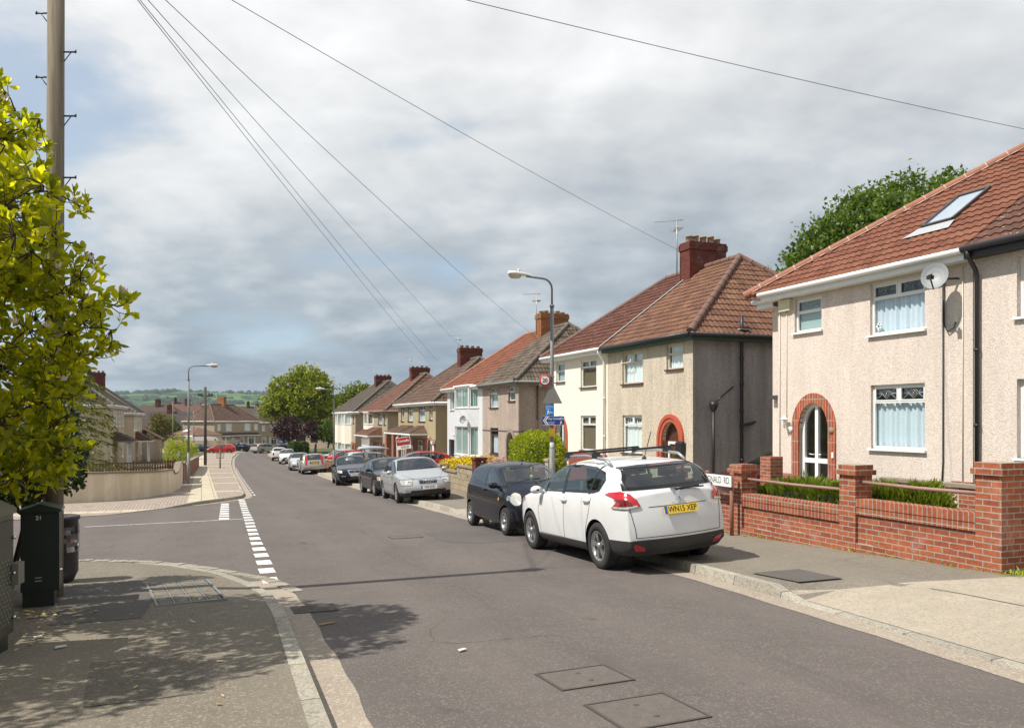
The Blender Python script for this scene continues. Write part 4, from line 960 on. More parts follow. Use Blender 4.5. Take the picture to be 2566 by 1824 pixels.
def pair_three():
    s0, T, b = 34.69, 14.0, -1.60; W, D, ze, zr, hx = 5.15, 8.0, 3.49 - b, 6.68 - b, 2.9; P = PF(0)
    h = house('house', 'grey pink pebbledash house with grey tiled hip roof behind the round green bush', s0, T, b, group=GRP_R)
    w1, w2, w3 = (37.46 - s0, 38.71 - s0, 2.29 - b, 3.31 - b), (35.12 - s0, 36.03 - s0, 2.58 - b, 3.30 - b), (37.44 - s0, 38.62 - s0, -.09 - b, 1.24 - b)
    da, db, dt = 35.25 - s0, 36.15 - s0, 1.05 - b
    shell(h, W, D, ze, M_PB3, [w1, w2, w3, (da, db, 0, dt, 1.2)], False)
    window(h, P, *w1, transom=.32, tm=1, curt='net', sill=M_SILLR, opentop='all'); window(h, P, *w2, transom=.42, tm=0, curt='teal', sill=M_SILLR, opentop=0); window(h, P, *w3, transom=.28, tm=1, curt='net', sill=M_SILLR, fmat=plain('dark_brown_frame', (.06, .035, .025), .5))
    door_arched(h, P, da, db, .05, dt, .25, M_WHITE, M_WHITE, rise=1.2)
    ab = MB(); arch_ring(ab, P, da, db, dt, 1.2, .16, .06, .2, rise=1.2); ab.box(da - .3, 0, 1.15, da, .09, 1.25); ab.build('stone_arch', M_STONE, h)
    bd = MB(); bd.box(-.02, -D, 2.68, W, .02, 2.73); bd.build('string_course', plain('brown_band', (.10, .07, .06), .8), h)
    lt = MB(); lt.box(.55, 0, 2.25, .7, .16, 2.36); lt.build('wall_light', M_BLACK, h)
    roof_half(h, W, D, ze, zr, hx, False, T_H3A, M_HIPGR, hi=True)
    gutter(h, W, .3, ze, -.3, W, M_GREYPOST, M_STONE, D=D, hipx=0.0)
    pp = MB(); pp.tube([(-.07, -.95, 0), (-.07, -.95, ze - .1)], .045, 8); pp.tube([(-.07, -1.05, 2.0), (-.07, -1.15, 1.7), (-.07, -2.9, 1.66)], .035, 8); pp.build('downpipe', plain('brown_pipe', (.09, .055, .05), .5), h)
    chimney(h, W - .38, W + .38, -(18.9 - T), -(17.25 - T), 6.1 - b, 7.5 - b, M_BROR, 5, broken=True, aerial=(W - .1, -(17.1 - T), 1.1))
    s1, W1 = 39.84, 6.5
    c = house('house', 'white painted house with two storey bay windows and a rust red roof', s1, T, b, group=GRP_R)
    wS = (44.61 - s1, 45.73 - s1, 2.26 - b, 3.3 - b); dr = (44.75 - s1, 46.0 - s1, 0, .47 - b)
    shell(c, W1, D, ze, M_PBW, [wS, dr, (.62, 4.25, .5, ze - .3)], True)
    window(c, P, *wS, transom=0, mull=1, curt='sides', sill=M_WHITE)
    bay(c, .55, 4.32, 0.6, ze + .02, .42, .62, M_PBW, zs=((-.30 - b, 1.28 - b), (2.33 - b, 3.5 - b)), curt='tealc')
    fb = MB(); fb.prism([(.55, 0, 0), (1.17, .42, 0), (3.70, .42, 0), (4.32, 0, 0)], (0, 0, .6)); fb.build('bay_base', M_PBW, c)
    db_ = MB(); db_.box(dr[0], -.5, 0, dr[1], -.45, dr[3]); db_.build('side_door', plain('brown_side_door', (.12, .075, .055), .7), c)
    roof_half(c, W1, D, ze + .01, zr, hx, True, T_H3B, M_HIPRED, hi=True)
    gutter(c, W1, .3, ze + .01, 0, W1 + .3, M_WHITE, M_WHITE, D=D, hipx=W1)
    dish(c, (1.25, .66, 3.25), (-.5, .8, .25), .22)
    lb = MB(); lb.lathe([(0, 2.25), (.09, 2.27), (.11, 2.36), (.08, 2.45), (0, 2.47)], (4.6, .12, 0), 10); lb.build('wall_lantern', M_CREAMW, c)
pair_three()

# ------------------------------------------------------------ pairs four to six, farther down the hill
def porch_roof(h, x0, x1, z0, z1, dep, mat, name='porch_roof', white=True, hip=.5):
    k = [(x0, dep, z0), (x1, dep, z0), (x1 - hip, 0, z1), (x0 + hip, 0, z1)]
    sl = sqrt(dep ** 2 + (z1 - z0) ** 2)
    tile_plane(name, mat, h, (x0, dep, z0), (1, 0, 0), (0, -dep, z1 - z0), [(0, 0), (x1 - x0, 0), (x1 - x0 - hip, sl), (hip, sl)], .36, .4, res=3)
    mb = MB(); mb.poly([(x0, dep, z0), (x0 + hip, 0, z1), (x0, 0, z0)]); mb.build('porch_hip', mat, h); mb = MB(); mb.poly([(x1, dep, z0), (x1, 0, z0), (x1 - hip, 0, z1)]); mb.build('porch_hip', mat, h)
    fb = MB(); fb.box(x0, dep - .05, z0 - .13, x1, dep - .02, z0 - .01); fb.box(x0, 0, z0 - .13, x0 + .03, dep - .05, z0 - .01); fb.box(x1 - .03, 0, z0 - .13, x1, dep - .05, z0 - .01); fb.box(x0 + .03, 0, z0 - .11, x1 - .03, dep - .05, z0 - .09); fb.build('porch_fascia', M_WHITE if white else M_STONE, h)
def plain_half(label, s0, T, b, W, D, ze, zr, hx, far, wmat, rmat, hmat, ups, lows, door, lower=None, cur='net', porch=None, gm=None, sill=None, ch=None, chm=None, smat=None, arch=None, bays=None):
    h = house('house', label, s0, T, b, group=GRP_R); P = PF(0)
    holes = [tuple(w) for w in ups + lows] + ([(*door, 1.25)] if door else [])
    shell(h, W, D, ze, wmat, holes, far, smat=smat)
    for w in ups: window(h, P, *w, transom=.3, tm=1 if w[1] - w[0] > 1 else 0, curt=cur, sill=sill or M_SILLR, opentop=0 if hash(label) % 2 == 0 and False else None)
    for w in lows: window(h, P, *w, transom=.28, tm=1 if w[1] - w[0] > 1 else 0, curt=cur, sill=sill or M_SILLR)
    if door:
        door_arched(h, P, door[0], door[1], .02, door[3], .14, M_WHITE, M_WHITE, rise=1.25)
        if arch: ab = MB(); arch_ring(ab, P, door[0], door[1], door[3], 0, .2, .05, .1, rise=1.25); ab.build('brick_arch', arch, h)
    if lower:
        lb = MB(); panel(lb, 0, W, 0, lower[0], [(q[0], q[1], q[2], min(q[3], lower[0])) for q in lows if q[2] < lower[0]] + ([(door[0] - .0, door[1] + .0, 0, door[3], 1.25)] if door else []), PF(.035), .04); lb.build('brick_ground_floor', lower[1], h)
    roof_half(h, W, D, ze, zr, hx, far, rmat, hmat, hi=False)
    gutter(h, W, .3, ze, (0 if far else -.3), (W + .3 if far else W), gm or M_WHITE, M_WHITE if gm is None else gm, D=D, hipx=(W if far else 0.0))
    if porch: porch_roof(h, *porch)
    if ch: chimney(h, W - .38, W + .38, -D / 2 - .85, -D / 2 + .8, zr - .55, ch, chm or M_BRDK, 4, broken=True, aerial=(W - .3, -D / 2 + .95, .9), seed=int(s0))
    return h
def lower_pairs():
    D = 8.0
    # pair four: tan render, brick below, shared porch roof
    b = -2.20; ze = 2.78 - b; zr = 5.95 - b
    h = plain_half('tan rendered house with red brick arched entrance and a white drain pipe', 48.93, 14, b, 5.15, D, ze, zr, 2.9, False, M_TAN, T_BRN, M_HIPGR,
               [(.72, 1.5, 1.67 - b, 2.62 - b), (2.6, 4.25, 1.55 - b, 2.62 - b)], [(3.1, 4.7, 1.0, 2.45)], (.9, 1.75, 0, 2.55), (2.45, M_BR), porch=(1.9, 5.3, .74 - b, 1.22 - b, 1.25, T_BRN, 'porch_roof', True, .9), ch=6.80 - b, arch=M_BR)
    fb = MB(); fb.box(2.9, .9, 0, 4.9, 1.2, .9); fb.box(2.9, .9, .9, 3.1, 1.2, 2.8); fb.build('porch_wall', M_BR, h)
    wb = MB()
    for x in np.arange(3.15, 5.0, .55): wb.box(x, 1.0, .9, x + .06, 1.08, 2.8)
    wb.box(3.1, 1.0, 2.25, 5.0, 1.08, 2.31); wb.build('porch_window', M_WHITE, h)
    gl = MB(); gl.poly([(3.1, 1.05, .9), (5.0, 1.05, .9), (5.0, 1.05, 2.8), (3.1, 1.05, 2.8)]); gl.build('porch_glass', M_GLASS, h)
    lp = MB(); lp.tube([(.25, .08, .2), (.25, .08, 2.35)], .05, 8); lp.tube([(.35, .1, 2.4), (.0, .5, 2.75)], .03, 6); lp.box(.05, .02, 2.3, .5, .2, 2.48); lp.build('drain_pipe', M_WHITE, h)
    h = plain_half('tan rendered house with brick porch piers joined to the tan house with the arch', 54.08, 14, b, 5.15, D, ze, zr, 2.9, True, M_TAN, T_BRN, M_HIPGR,
               [(.75, 2.2, 1.55 - b, 2.62 - b), (3.3, 4.3, 1.55 - b, 2.62 - b)], [(.6, 2.2, .9, 2.4)], None, (2.45, M_BR), porch=(-.1, 4.6, .74 - b, 1.22 - b, 1.25, T_BRN, 'porch_roof', True, .7))
    for x in (.0, 1.6, 3.9): fb = MB(); fb.box(x, .85, 0, x + .55, 1.2, 2.8); fb.build('porch_pier', M_BR, h)
    # pair five
    b = -2.80; ze = 2.37 - b; zr = 5.62 - b
    h = plain_half('brown rendered house with red tiled porch canopy behind the estate agent board', 63.0, 14, b, 5.15, D, ze, zr, 2.9, False, M_TAN2, T_RBR, M_HIPGR,
               [(.6, 1.4, 1.25 - b, 2.2 - b), (2.2, 3.6, 1.25 - b, 2.2 - b)], [(2.6, 4.4, .8, 2.4)], (.8, 1.7, 0, 2.45), (2.5, M_BR), porch=(1.8, 5.3, .35 - b, .98 - b, 1.3, T_RBR, 'porch_roof', True, .4), ch=6.25 - b, gm=M_STONE)
    wb = MB()
    for x in np.arange(2.0, 5.1, .5): wb.box(x, 1.05, 0.1, x + .08, 1.13, 2.95)
    for z in (.95, 2.2): wb.box(2.0, 1.06, z, 5.1, 1.12, z + .07)
    wb.build('porch_window', M_WHITE, h); gl = MB(); gl.poly([(2.0, 1.09, .1), (5.1, 1.09, .1), (5.1, 1.09, 2.95), (2.0, 1.09, 2.95)]); gl.build('porch_glass', M_GLASS, h)
    h = plain_half('fawn house with a white painted upper bay next to the red porch canopy', 68.15, 14, b, 5.15, D, ze, zr, 2.9, True, M_TAN2, T_RBR, M_HIPGR,
               [(3.7, 4.5, 1.25 - b, 2.2 - b)], [(.6, 2.4, .8, 2.4)], (3.5, 4.4, 0, 2.4), (2.5, M_BR), porch=(-.1, 2.9, .35 - b, .98 - b, 1.3, T_RBR, 'porch_roof', True, .3), gm=M_STONE)
    bay(h, .5, 3.2, 3.4, ze - .12, .45, .55, M_CREAM, zs=((1.25 - b, 2.15 - b),), curt='blind_or_sheen')
    # pair six: full height bays
    b = -3.10; ze = 2.40 - b; zr = 5.62 - b
    for k, (s0, far, lab) in enumerate(((77.3, False, 'fawn house with brick entrance and tall white bay, under a dark grey roof'), (83.4, True, 'farthest house of the right row, white bay, at the dark hedge'))):
        h = plain_half(lab, s0, 14, b, 6.1, D, ze, zr, 2.9, far, M_TAN2, T_GRY, M_HIPGR, [(.6, 1.4, 1.3 - b, 2.2 - b)] if not far else [(4.9, 5.6, 1.3 - b, 2.2 - b)], [], (.5, 1.5, 0, 2.4) if not far else None, (2.5, M_BR) if not far else None, ch=6.3 - b if k == 0 else None, cur='white')
        if not far: bay(h, 2.2, 5.2, 0, ze - .12, .6, .6, M_CREAM, zs=((.9, 2.3), (1.2 - b, 2.2 - b)), curt='white')
        else: bay(h, .7, 3.2, 0, ze - .12, .6, .5, M_CREAM, zs=((.9, 2.3), (1.2 - b, 2.2 - b)), curt='white')
lower_pairs()

# ------------------------------------------------------------ cars: lofted body, cut windows, lamps laid onto the shell
M_TYRE = plain('tyre_rubber', (.022, .021, .020), .85, var=.25, scale=18)
M_RIM = plain('alloy_rim', (.50, .50, .50), .32, .85, var=.1)
M_RIMD = plain('dark_rim_gap', (.02, .02, .02), .6)
M_TRIM = plain('grey_black_trim', (.030, .030, .031), .55, var=.2)
M_CHROME = plain('chrome', (.72, .72, .72), .12, 1.0, var=.03)
M_CARGL = glassmat('car_glass', (.76, .87, .83), .12, .84)
M_FRIT = plain('glass_border', (.010, .011, .011), .12, var=.05)
M_SEAT = plain('car_seat', (.085, .082, .08), .9, var=.2); M_DASH = plain('car_dashboard', (.03, .03, .03), .7)
M_REDL = plain('red_lamp_glass', (.42, .006, .010), .10, var=.25, scale=14, coat=1.0); M_REDD = plain('dark_red_lamp', (.15, .004, .006), .12, coat=1.0)
M_HEADL = plain('headlamp_glass', (.50, .49, .44), .12, .25, var=.5, scale=14, coat=1.0); M_AMB = plain('amber_lamp', (.60, .26, .06), .15, coat=1.0)
M_PLY = plain('yellow_plate', (.75, .50, .03), .4, var=.04); M_PLW = plain('white_plate', (.72, .72, .70), .4, var=.04); M_BLUE = plain('plate_blue', (.02, .10, .42), .4); M_INK = plain('black_lettering', (.012, .012, .012), .5)
M_LINE = plain('panel_gap', (.035, .035, .035), .8)

def offset_poly(pts, d):
    n = len(pts); A = sum(pts[i][0] * pts[(i + 1) % n][1] - pts[(i + 1) % n][0] * pts[i][1] for i in range(n)); sg = 1 if A > 0 else -1; o = []
    for i in range(n):
        p, q, r = Vector(pts[i - 1]), Vector(pts[i]), Vector(pts[(i + 1) % n]); e1, e2 = (q - p).normalized(), (r - q).normalized()
        n1, n2 = Vector((-e1.y, e1.x)) * sg, Vector((-e2.y, e2.x)) * sg; m = (n1 + n2)
        m = m / max(.35, m.length_squared / 2) if m.length > 1e-6 else n1
        o.append(tuple(q + m * d))
    return o
def inside(p, poly):
    c = False; n = len(poly); x, y = p
    for i in range(n):
        x1, y1 = poly[i]; x2, y2 = poly[(i + 1) % n]
        if (y1 > y) != (y2 > y) and x < (x2 - x1) * (y - y1) / (y2 - y1) + x1: c = not c
    return c
def smooth_poly(pts, k=2):
    for _ in range(k):
        o = []
        for i in range(len(pts)):
            a, b = pts[i], pts[(i + 1) % len(pts)]; o += [(a[0] * .8 + b[0] * .2, a[1] * .8 + b[1] * .2), (a[0] * .2 + b[0] * .8, a[1] * .2 + b[1] * .8)]
        pts = o
    return pts
class View:
    """a direction to look at the body from: dir points into the body, (u, z) span the picture"""
    def __init__(s, yaw): s.o = Vector((cos(yaw), sin(yaw), 0)); s.u = Vector((-sin(yaw), cos(yaw), 0))
    def pt(s, p): return s.o * 5 + s.u * p[0] + Vector((0, 0, p[1]))
    def flat(s, v): return (s.u.dot(v), v.z)
def V_side(sg): return View(pi / 2 * sg)
def patch(bvh, view, outl, offs=.004, hole=None, grid=.05, fn=None):
    """mesh lying on the body inside the outline (minus hole)"""
    bm = bmesh.new()
    if hole:
        n = len(outl); a = [bm.verts.new((*p, 0)) for p in outl]; b = [bm.verts.new((*p, 0)) for p in hole]
        for i in range(n):
            try: bm.faces.new((a[i], a[(i + 1) % n], b[(i + 1) % n], b[i]))
            except ValueError: pass
    else:
        bm.faces.new([bm.verts.new((*p, 0)) for p in outl])
        bmesh.ops.triangulate(bm, faces=bm.faces[:])
    for ax in (0, 1):
        lo, hi = min(p[ax] for p in outl), max(p[ax] for p in outl); x = lo + grid * .5
        while x < hi:
            co = [0, 0, 0]; no = [0, 0, 0]; co[ax] = x; no[ax] = 1
            bmesh.ops.bisect_plane(bm, geom=bm.verts[:] + bm.edges[:] + bm.faces[:], plane_co=co, plane_no=no, dist=1e-5); x += grid
    mb = MB(); bm.verts.ensure_lookup_table()
    for v in bm.verts:
        p = view.pt((v.co.x, v.co.y)); loc, nor, idx, dist = bvh.ray_cast(p, -view.o)
        if loc is None:
            q = view.o * .0 + view.u * v.co.x + Vector((0, 0, v.co.y)); loc, nor, idx, dist = bvh.find_nearest(q + view.o * .8)
        mb.v.append(tuple(loc + view.o * offs))
    for f in bm.faces: mb.face([v.index for v in f.verts], 0, None, True)
    bm.free(); return mb
def merge(a, b, m=0):
    k = len(a.v); a.v += b.v
    for i, f in enumerate(b.f): a.face([q + k for q in f], m, None, i in b.sm)
    return a
def ribbon(bvh, view, pts, w=.008, offs=.003):
    """thin line following the body"""
    mb = MB(); P = []
    for a, b in zip(pts, pts[1:]):
        n = max(1, int(math.hypot(b[0] - a[0], b[1] - a[1]) / .05))
        P += [(a[0] + (b[0] - a[0]) * i / n, a[1] + (b[1] - a[1]) * i / n) for i in range(n)]
    P.append(pts[-1]); base = None
    for i, p in enumerate(P):
        q, r = P[max(i - 1, 0)], P[min(i + 1, len(P) - 1)]; d = Vector((r[0] - q[0], r[1] - q[1])).normalized(); n = Vector((-d.y, d.x)) * w / 2
        for sg in (-1, 1):
            o = view.pt((p[0] + n.x * sg, p[1] + n.y * sg)); loc, nor, idx, ds = bvh.ray_cast(o, -view.o)
            if loc is None: loc = Vector(mb.v[-1]) if mb.v else Vector((0, 0, 0))
            mb.v.append(tuple(loc + view.o * offs))
    for i in range(len(P) - 1): mb.face((2 * i, 2 * i + 1, 2 * i + 3, 2 * i + 2))
    return mb

def loft(S, off_r, off_f, plan_r, plan_f, tum=.32, level=3):
    """closed car shell from stations (x, top, belt, half width, bottom)"""
    S = sorted(S); v = []; f = []; nS = len(S); x0, x1 = S[0][0], S[-1][0]
    def ring(st_, off, end):
        x, zt, zb_, w, zl = st_; g = max(0.0, min(1.0, (zt - zb_ - .08) / .28)); h = zb_ - zl
        zr = (zb_ + .62 * (zt - zb_)) * (1 - g) + (zt - .075) * g; yr = (.74 * w) * (1 - g) + (.915 * w - tum * (zr - zb_)) * g
        z9 = zb_ + (.35 * (zt - zb_)) * (1 - g) + .02 * g; y9 = .87 * w * (1 - g) + .915 * w * g
        pts = [(0, zl), (.3 * w, zl), (.55 * w, zl), (.8 * w, zl), (.94 * w, zl + .015), (.985 * w, zl + .12 * h + .03), (1.0 * w, zl + .5 * h), (.985 * w, zl + .82 * h), (.945 * w, zb_),
               (y9, z9), (yr, zr), (.55 * yr, zt - .014), (0, zt)]
        rows = [0, 0, 0, 0, 0, 1, 2, 3, 4, 4, 4, 4, 4]
        return [Vector((x + (end * off[rows[i]] if off else 0), p[0], p[1])) for i, p in enumerate(pts)]
    rings = []
    for i, s_ in enumerate(S):
        off, end = (off_r, -1) if i == 0 else ((off_f, 1) if i == nS - 1 else (None, 0)); rp = ring(s_, off, end); ids = []
        for p in rp: ids.append(len(v)); v.append(p)
        for k in range(11, 0, -1): ids.append(len(v)); v.append(Vector((rp[k].x, -rp[k].y, rp[k].z)))
        rings.append(ids)
    n = 24
    for a, b in zip(rings, rings[1:]):
        for k in range(n): j = (k + 1) % n; f.append((a[k], b[k], b[j], a[j]))
    for ri, flip in ((0, False), (nS - 1, True)):
        R_ = rings[ri]; P = [v[i] for i in R_]; off, end = (off_r, -1) if ri == 0 else (off_f, 1)
        for sg in (1, -1):
            idx = (lambda k: R_[k]) if sg == 1 else (lambda k: R_[(n - k) % n])
            fb = [P[k].y / max(P[4].y, 1e-6) for k in range(5)]; ft = [P[12 - k].y / max(P[8].y, 1e-6) for k in range(5)]
            rows = [[idx(k) for k in range(5)]]
            for q, rk in enumerate((5, 6, 7)):
                e = P[rk]; row = []
                for k in range(4):
                    fr = fb[k] + (ft[k] - fb[k]) * (q + 1) / 4
                    if k == 0 and sg == -1: row.append(cen[q]); continue
                    row.append(len(v)); v.append(Vector((e.x, e.y * fr * sg, e.z)))
                if sg == 1:
                    if q == 0: cen = []
                    cen.append(row[0])
                rows.append(row + [idx(rk)])
            rows.append([idx(12 - k) for k in range(5)])
            for a, b in zip(rows, rows[1:]):
                for k in range(4):
                    q4 = (a[k], a[k + 1], b[k + 1], b[k]); f.append(q4 if (flip == (sg == 1)) else q4[::-1])
    wm = max(s_[3] for s_ in S)
    for p in v:                                        # bow the nose and tail in plan
        y = min(1.0, abs(p.y) / wm)
        kf = max(0.0, (p.x - (x1 - .75)) / .75); kr = max(0.0, ((x0 + .6) - p.x) / .6)
        p.x += (plan_f * kf - plan_r * kr) * (1 - y * y) - (plan_f * kf - plan_r * kr) * .35
    me = bpy.data.meshes.new('cage'); me.from_pydata([tuple(p) for p in v], [], f); me.update(calc_edges=True)
    cr = {}
    for a, b in zip(rings, rings[1:]):                 # shoulder, roof rail and sill lines kept crisp
        for k, q in ((8, .45), (16, .45), (10, .30), (14, .30), (5, .3), (19, .3)): cr[frozenset((a[k], b[k]))] = q
    for ri in (0, -1):
        for k in range(n): cr[frozenset((rings[ri][k], rings[ri][(k + 1) % n]))] = .38
    at = me.attributes.new('crease_edge', 'FLOAT', 'EDGE')
    for e in me.edges: at.data[e.index].value = cr.get(frozenset(e.vertices), 0.0)
    o = bpy.data.objects.new('cage', me); COL.objects.link(o); md = o.modifiers.new('s', 'SUBSURF'); md.levels = level; md.render_levels = level
    dg = bpy.context.evaluated_depsgraph_get(); m2 = bpy.data.meshes.new_from_object(o.evaluated_get(dg)); bpy.data.objects.remove(o); bpy.data.meshes.remove(me)
    return m2

def wheel(root, x, y, r, w, sg, spokes, rimmat, ang=0.0, style='twin'):
    mb = MB(); rr = r * .66
    mb.lathe([(rr, -w / 2), (r * .93, -w / 2), (r, -w * .36), (r, w * .36), (r * .93, w / 2), (rr, w / 2), (rr, -w / 2)], (0, 0, 0), 32, axis='y')
    t = mb.build('wheel', M_TYRE, root, loc=(x, y, r)); t.rotation_euler = (0, 0, ang)
    o = sg * w * .30; db = MB(); db.lathe([(0, o - sg * .05), (rr, o - sg * .05)], (0, 0, 0), 24, axis='y'); db.build('brake_disc', M_RIMD, t)
    rb = MB(); rb.lathe([(rr * 1.0, o + sg * .035), (rr * .90, o + sg * .04), (rr * .86, o - sg * .02)], (0, 0, 0), 32, axis='y')
    for k in range(spokes):
        a = 2 * pi * k / spokes + .2
        for da in ((-.13, .13) if style == 'twin' else (0,)):
            ww = .045 if style == 'twin' else .075
            c, s_ = cos(a + da), sin(a + da); c0, s0 = cos(a), sin(a)
            p0, p1 = Vector((c0 * rr * .18, 0, s0 * rr * .18)), Vector((c * rr * .93, 0, s_ * rr * .93)); d = (p1 - p0).normalized(); q = Vector((-d.z, 0, d.x)) * ww * rr * 2
            pts = [p0 - q * .8, p1 - q * .6, p1 + q * .6, p0 + q * .8]
            rb.prism([p + Vector((0, o + sg * .0, 0)) for p in pts], (0, sg * .03, 0))
    rb.lathe([(0, o + sg * .045), (rr * .2, o + sg * .04), (rr * .24, o - sg * .01)], (0, 0, 0), 16, axis='y')
    rb.build('rim', rimmat or M_RIM, t); return t

def car(name, label, sp, cat='car', group=None):
    root = empty(name, (0, 0, 0), 0, label, cat, group)
    me = loft(sp['S'], sp['or'], sp['of'], sp.get('pr', .12), sp.get('pf', .2), sp.get('tum', .32), sp.get('lv', 3))
    bm = bmesh.new(); bm.from_mesh(me); bpy.data.meshes.remove(me); bmesh.ops.recalc_face_normals(bm, faces=bm.faces[:]); bm.normal_update()
    bvh = BVHTree.FromBMesh(bm); wr = sp['wr']; ar = sp.get('ar', wr * 1.13); xr, xf = sp['ax']
    hw = max(s_[3] for s_ in sp['S'])
    wins = []                                          # (name, view, outline, pillar polys)
    for sg in (1, -1):
        vw = V_side(sg); o = [(-p[0] * sg, p[1]) for p in sp['dlo']]; wins.append(('side_window', vw, o))
    yb, yt, zb_, zt_ = sp['ws']; wins.append(('windscreen', View(0), [(-yb, zb_), (yb, zb_), (yt, zt_), (yt * .5, zt_ + .02), (-yt * .5, zt_ + .02), (-yt, zt_)]))
    if sp.get('rg'): yb, yt, zb_, zt_ = sp['rg']; wins.append(('rear_window', View(pi), [(-yb, zb_), (yb, zb_), (yb * .98, zb_ + .35 * (zt_ - zb_)), (yt, zt_), (yt * .5, zt_ + .015), (-yt * .5, zt_ + .015), (-yt, zt_), (-yb * .98, zb_ + .35 * (zt_ - zb_))]))
    kill = set(); parts = []
    for nm, vw, o in wins:
        b = sp.get('frit', .035) if nm != 'rear_window' else sp.get('rfrit', .05); inn = offset_poly(o, b); test = offset_poly(o, .008)
        for f in bm.faces:
            if f.normal.dot(vw.o) < .12: continue
            if nm != 'windscreen' and nm != 'rear_window' and f.calc_center_median().dot(vw.o) < 0: continue
            if nm == 'windscreen' and f.calc_center_median().x < -.3: continue
            if nm == 'rear_window' and f.calc_center_median().x > .3: continue
            if all(inside(vw.flat(q.co), test) for q in f.verts): kill.add(f)
        g_ = .05 if sp.get('lv', 3) < 3 else .03; parts.append((nm, patch(bvh, vw, inn, .006, grid=g_), patch(bvh, vw, o, .008, hole=inn, grid=g_)))
    for f in bm.faces:                                 # wheel openings
        c = f.calc_center_median()
        if abs(c.y) < hw * .55: continue
        for xa in (xr, xf):
            if math.hypot(c.x - xa, c.z - wr) < ar: kill.add(f)
    bmesh.ops.delete(bm, geom=list(kill), context='FACES')
    for v in bm.verts:
        if abs(v.co.y) < hw * .5 or not v.is_boundary: continue
        for xa in (xr, xf):
            d = math.hypot(v.co.x - xa, v.co.z - wr)
            if abs(d - ar) < .07: v.co.x = xa + (v.co.x - xa) * ar / d; v.co.z = wr + (v.co.z - wr) * ar / d
    for f in bm.faces: f.smooth = True
    dk = sp.get('clad')                                # (height of the dark lower cladding, material)
    me = bpy.data.meshes.new('body'); 
    if dk:
        for f in bm.faces:
            c = f.calc_center_median()
            if c.z < dk(c.x, abs(c.y)): f.material_index = 1
    bm.to_mesh(me); bm.free(); me.materials.append(sp['paint']); me.materials.append(M_TRIM)
    bo = bpy.data.objects.new('body', me); COL.objects.link(bo); bo.parent = root
    for nm, gl, fr in parts:
        w = gl.build(nm, M_CARGL, root); fr.build('window_border', M_FRIT, w)
        if nm == 'side_window':
            sg = 1 if Vector(gl.v[0]).y > 0 else -1; vw = V_side(sg)
            for (a, b, wd) in sp.get('pill', ()): patch(bvh, vw, [(-(a[0] - wd) * sg, a[1]), (-(a[0] + wd) * sg, a[1]), (-(b[0] + wd) * sg, b[1]), (-(b[0] - wd) * sg, b[1])][::sg], .009).build('pillar', sp.get('pillmat', M_FRIT), w)
    for e in sp.get('patches', ()):
        nm, kind, o, m = e[:4]; off = e[4] if len(e) > 4 else .006; lab = None
        if kind == 'side':
            for sg in (1, -1): patch(bvh, V_side(sg), [(-p[0] * sg, p[1]) for p in o], off).build(nm, m, root)
        elif kind == 'front': patch(bvh, View(0), o, off).build(nm, m, root)
        elif kind == 'rear': patch(bvh, View(pi), o, off).build(nm, m, root)
        else:
            x1 = max(q[0] for q in sp['S']); x0 = min(q[0] for q in sp['S']); cr = Vector((x1 - .16, hw * .74, 0)) if abs(kind) < pi / 2 else Vector((x0 + .06, hw * .80, 0)); du = View(kind).u.dot(cr)
            for sg in (1, -1): pl_ = patch(bvh, View(kind * sg), [((p[0] + du) * sg, p[1]) for p in o], off, grid=.035).build(nm, m, root); patch(bvh, View(kind * sg), offset_poly([((p[0] + du) * sg, p[1]) for p in o], -.014), off * .5, grid=.035).build('lamp_bezel', M_FRIT, pl_)
    for l in sp.get('lines', ()):
        for sg in (1, -1): ribbon(bvh, V_side(sg), [(-p[0] * sg, p[1]) for p in l], .009).build('panel_gap', M_LINE, bo)
    for l in sp.get('rlines', ()): ribbon(bvh, View(pi), l, .009).build('panel_gap', M_LINE, bo)
    for l in sp.get('flines', ()): ribbon(bvh, View(0), l, .009).build('panel_gap', M_LINE, bo)
    def hit(vw, p, off=.0):
        loc, nor, i, d = bvh.ray_cast(vw.pt(p), -vw.o); return (loc + vw.o * off, nor) if loc else (Vector((0, 0, 0)), vw.o)
    for (x, z) in sp.get('handles', ()):
        for sg in (1, -1):
            loc, nor = hit(V_side(sg), (-x * sg, z)); mb = MB(); mb.tube([loc + Vector((-.10, sg * .004, 0)), loc + Vector((-.07, sg * .035, .004)), loc + Vector((.07, sg * .035, .004)), loc + Vector((.10, sg * .004, 0))], .014, 6); mb.build('door_handle', sp.get('hmat', sp['paint']), root)
    mx, mz = sp['mir']
    for sg in (1, -1):
        loc, nor = hit(V_side(sg), (-mx * sg, mz)); c = loc + Vector((.02, sg * .13, .045)); mb = MB(); mb.tube([loc - Vector((0, sg * .05, 0)), loc + Vector((0, sg * .09, .02))], [.035, .03], 6)
        prof = [(-.07, .02), (-.06, .062), (0, .078), (.06, .058), (.085, .02)]; rings = []
        for dx, h in prof:
            b = len(mb.v); rings.append(b)
            for k in range(10): a = 2 * pi * k / 10; mb.v.append((c.x + dx, c.y + 1.35 * h * cos(a), c.z + .9 * h * sin(a)))
        for i in range(4):
            for k in range(10): j = (k + 1) % 10; mb.face((rings[i] + k, rings[i] + j, rings[i + 1] + j, rings[i + 1] + k), 0, None, True)
        mb.face([rings[0] + k for k in range(10)], 1); mb.face([rings[-1] + k for k in range(10)])
        mb.build('door_mirror', [sp.get('mmat', sp['paint']), M_CARGL if False else M_FRIT], root)
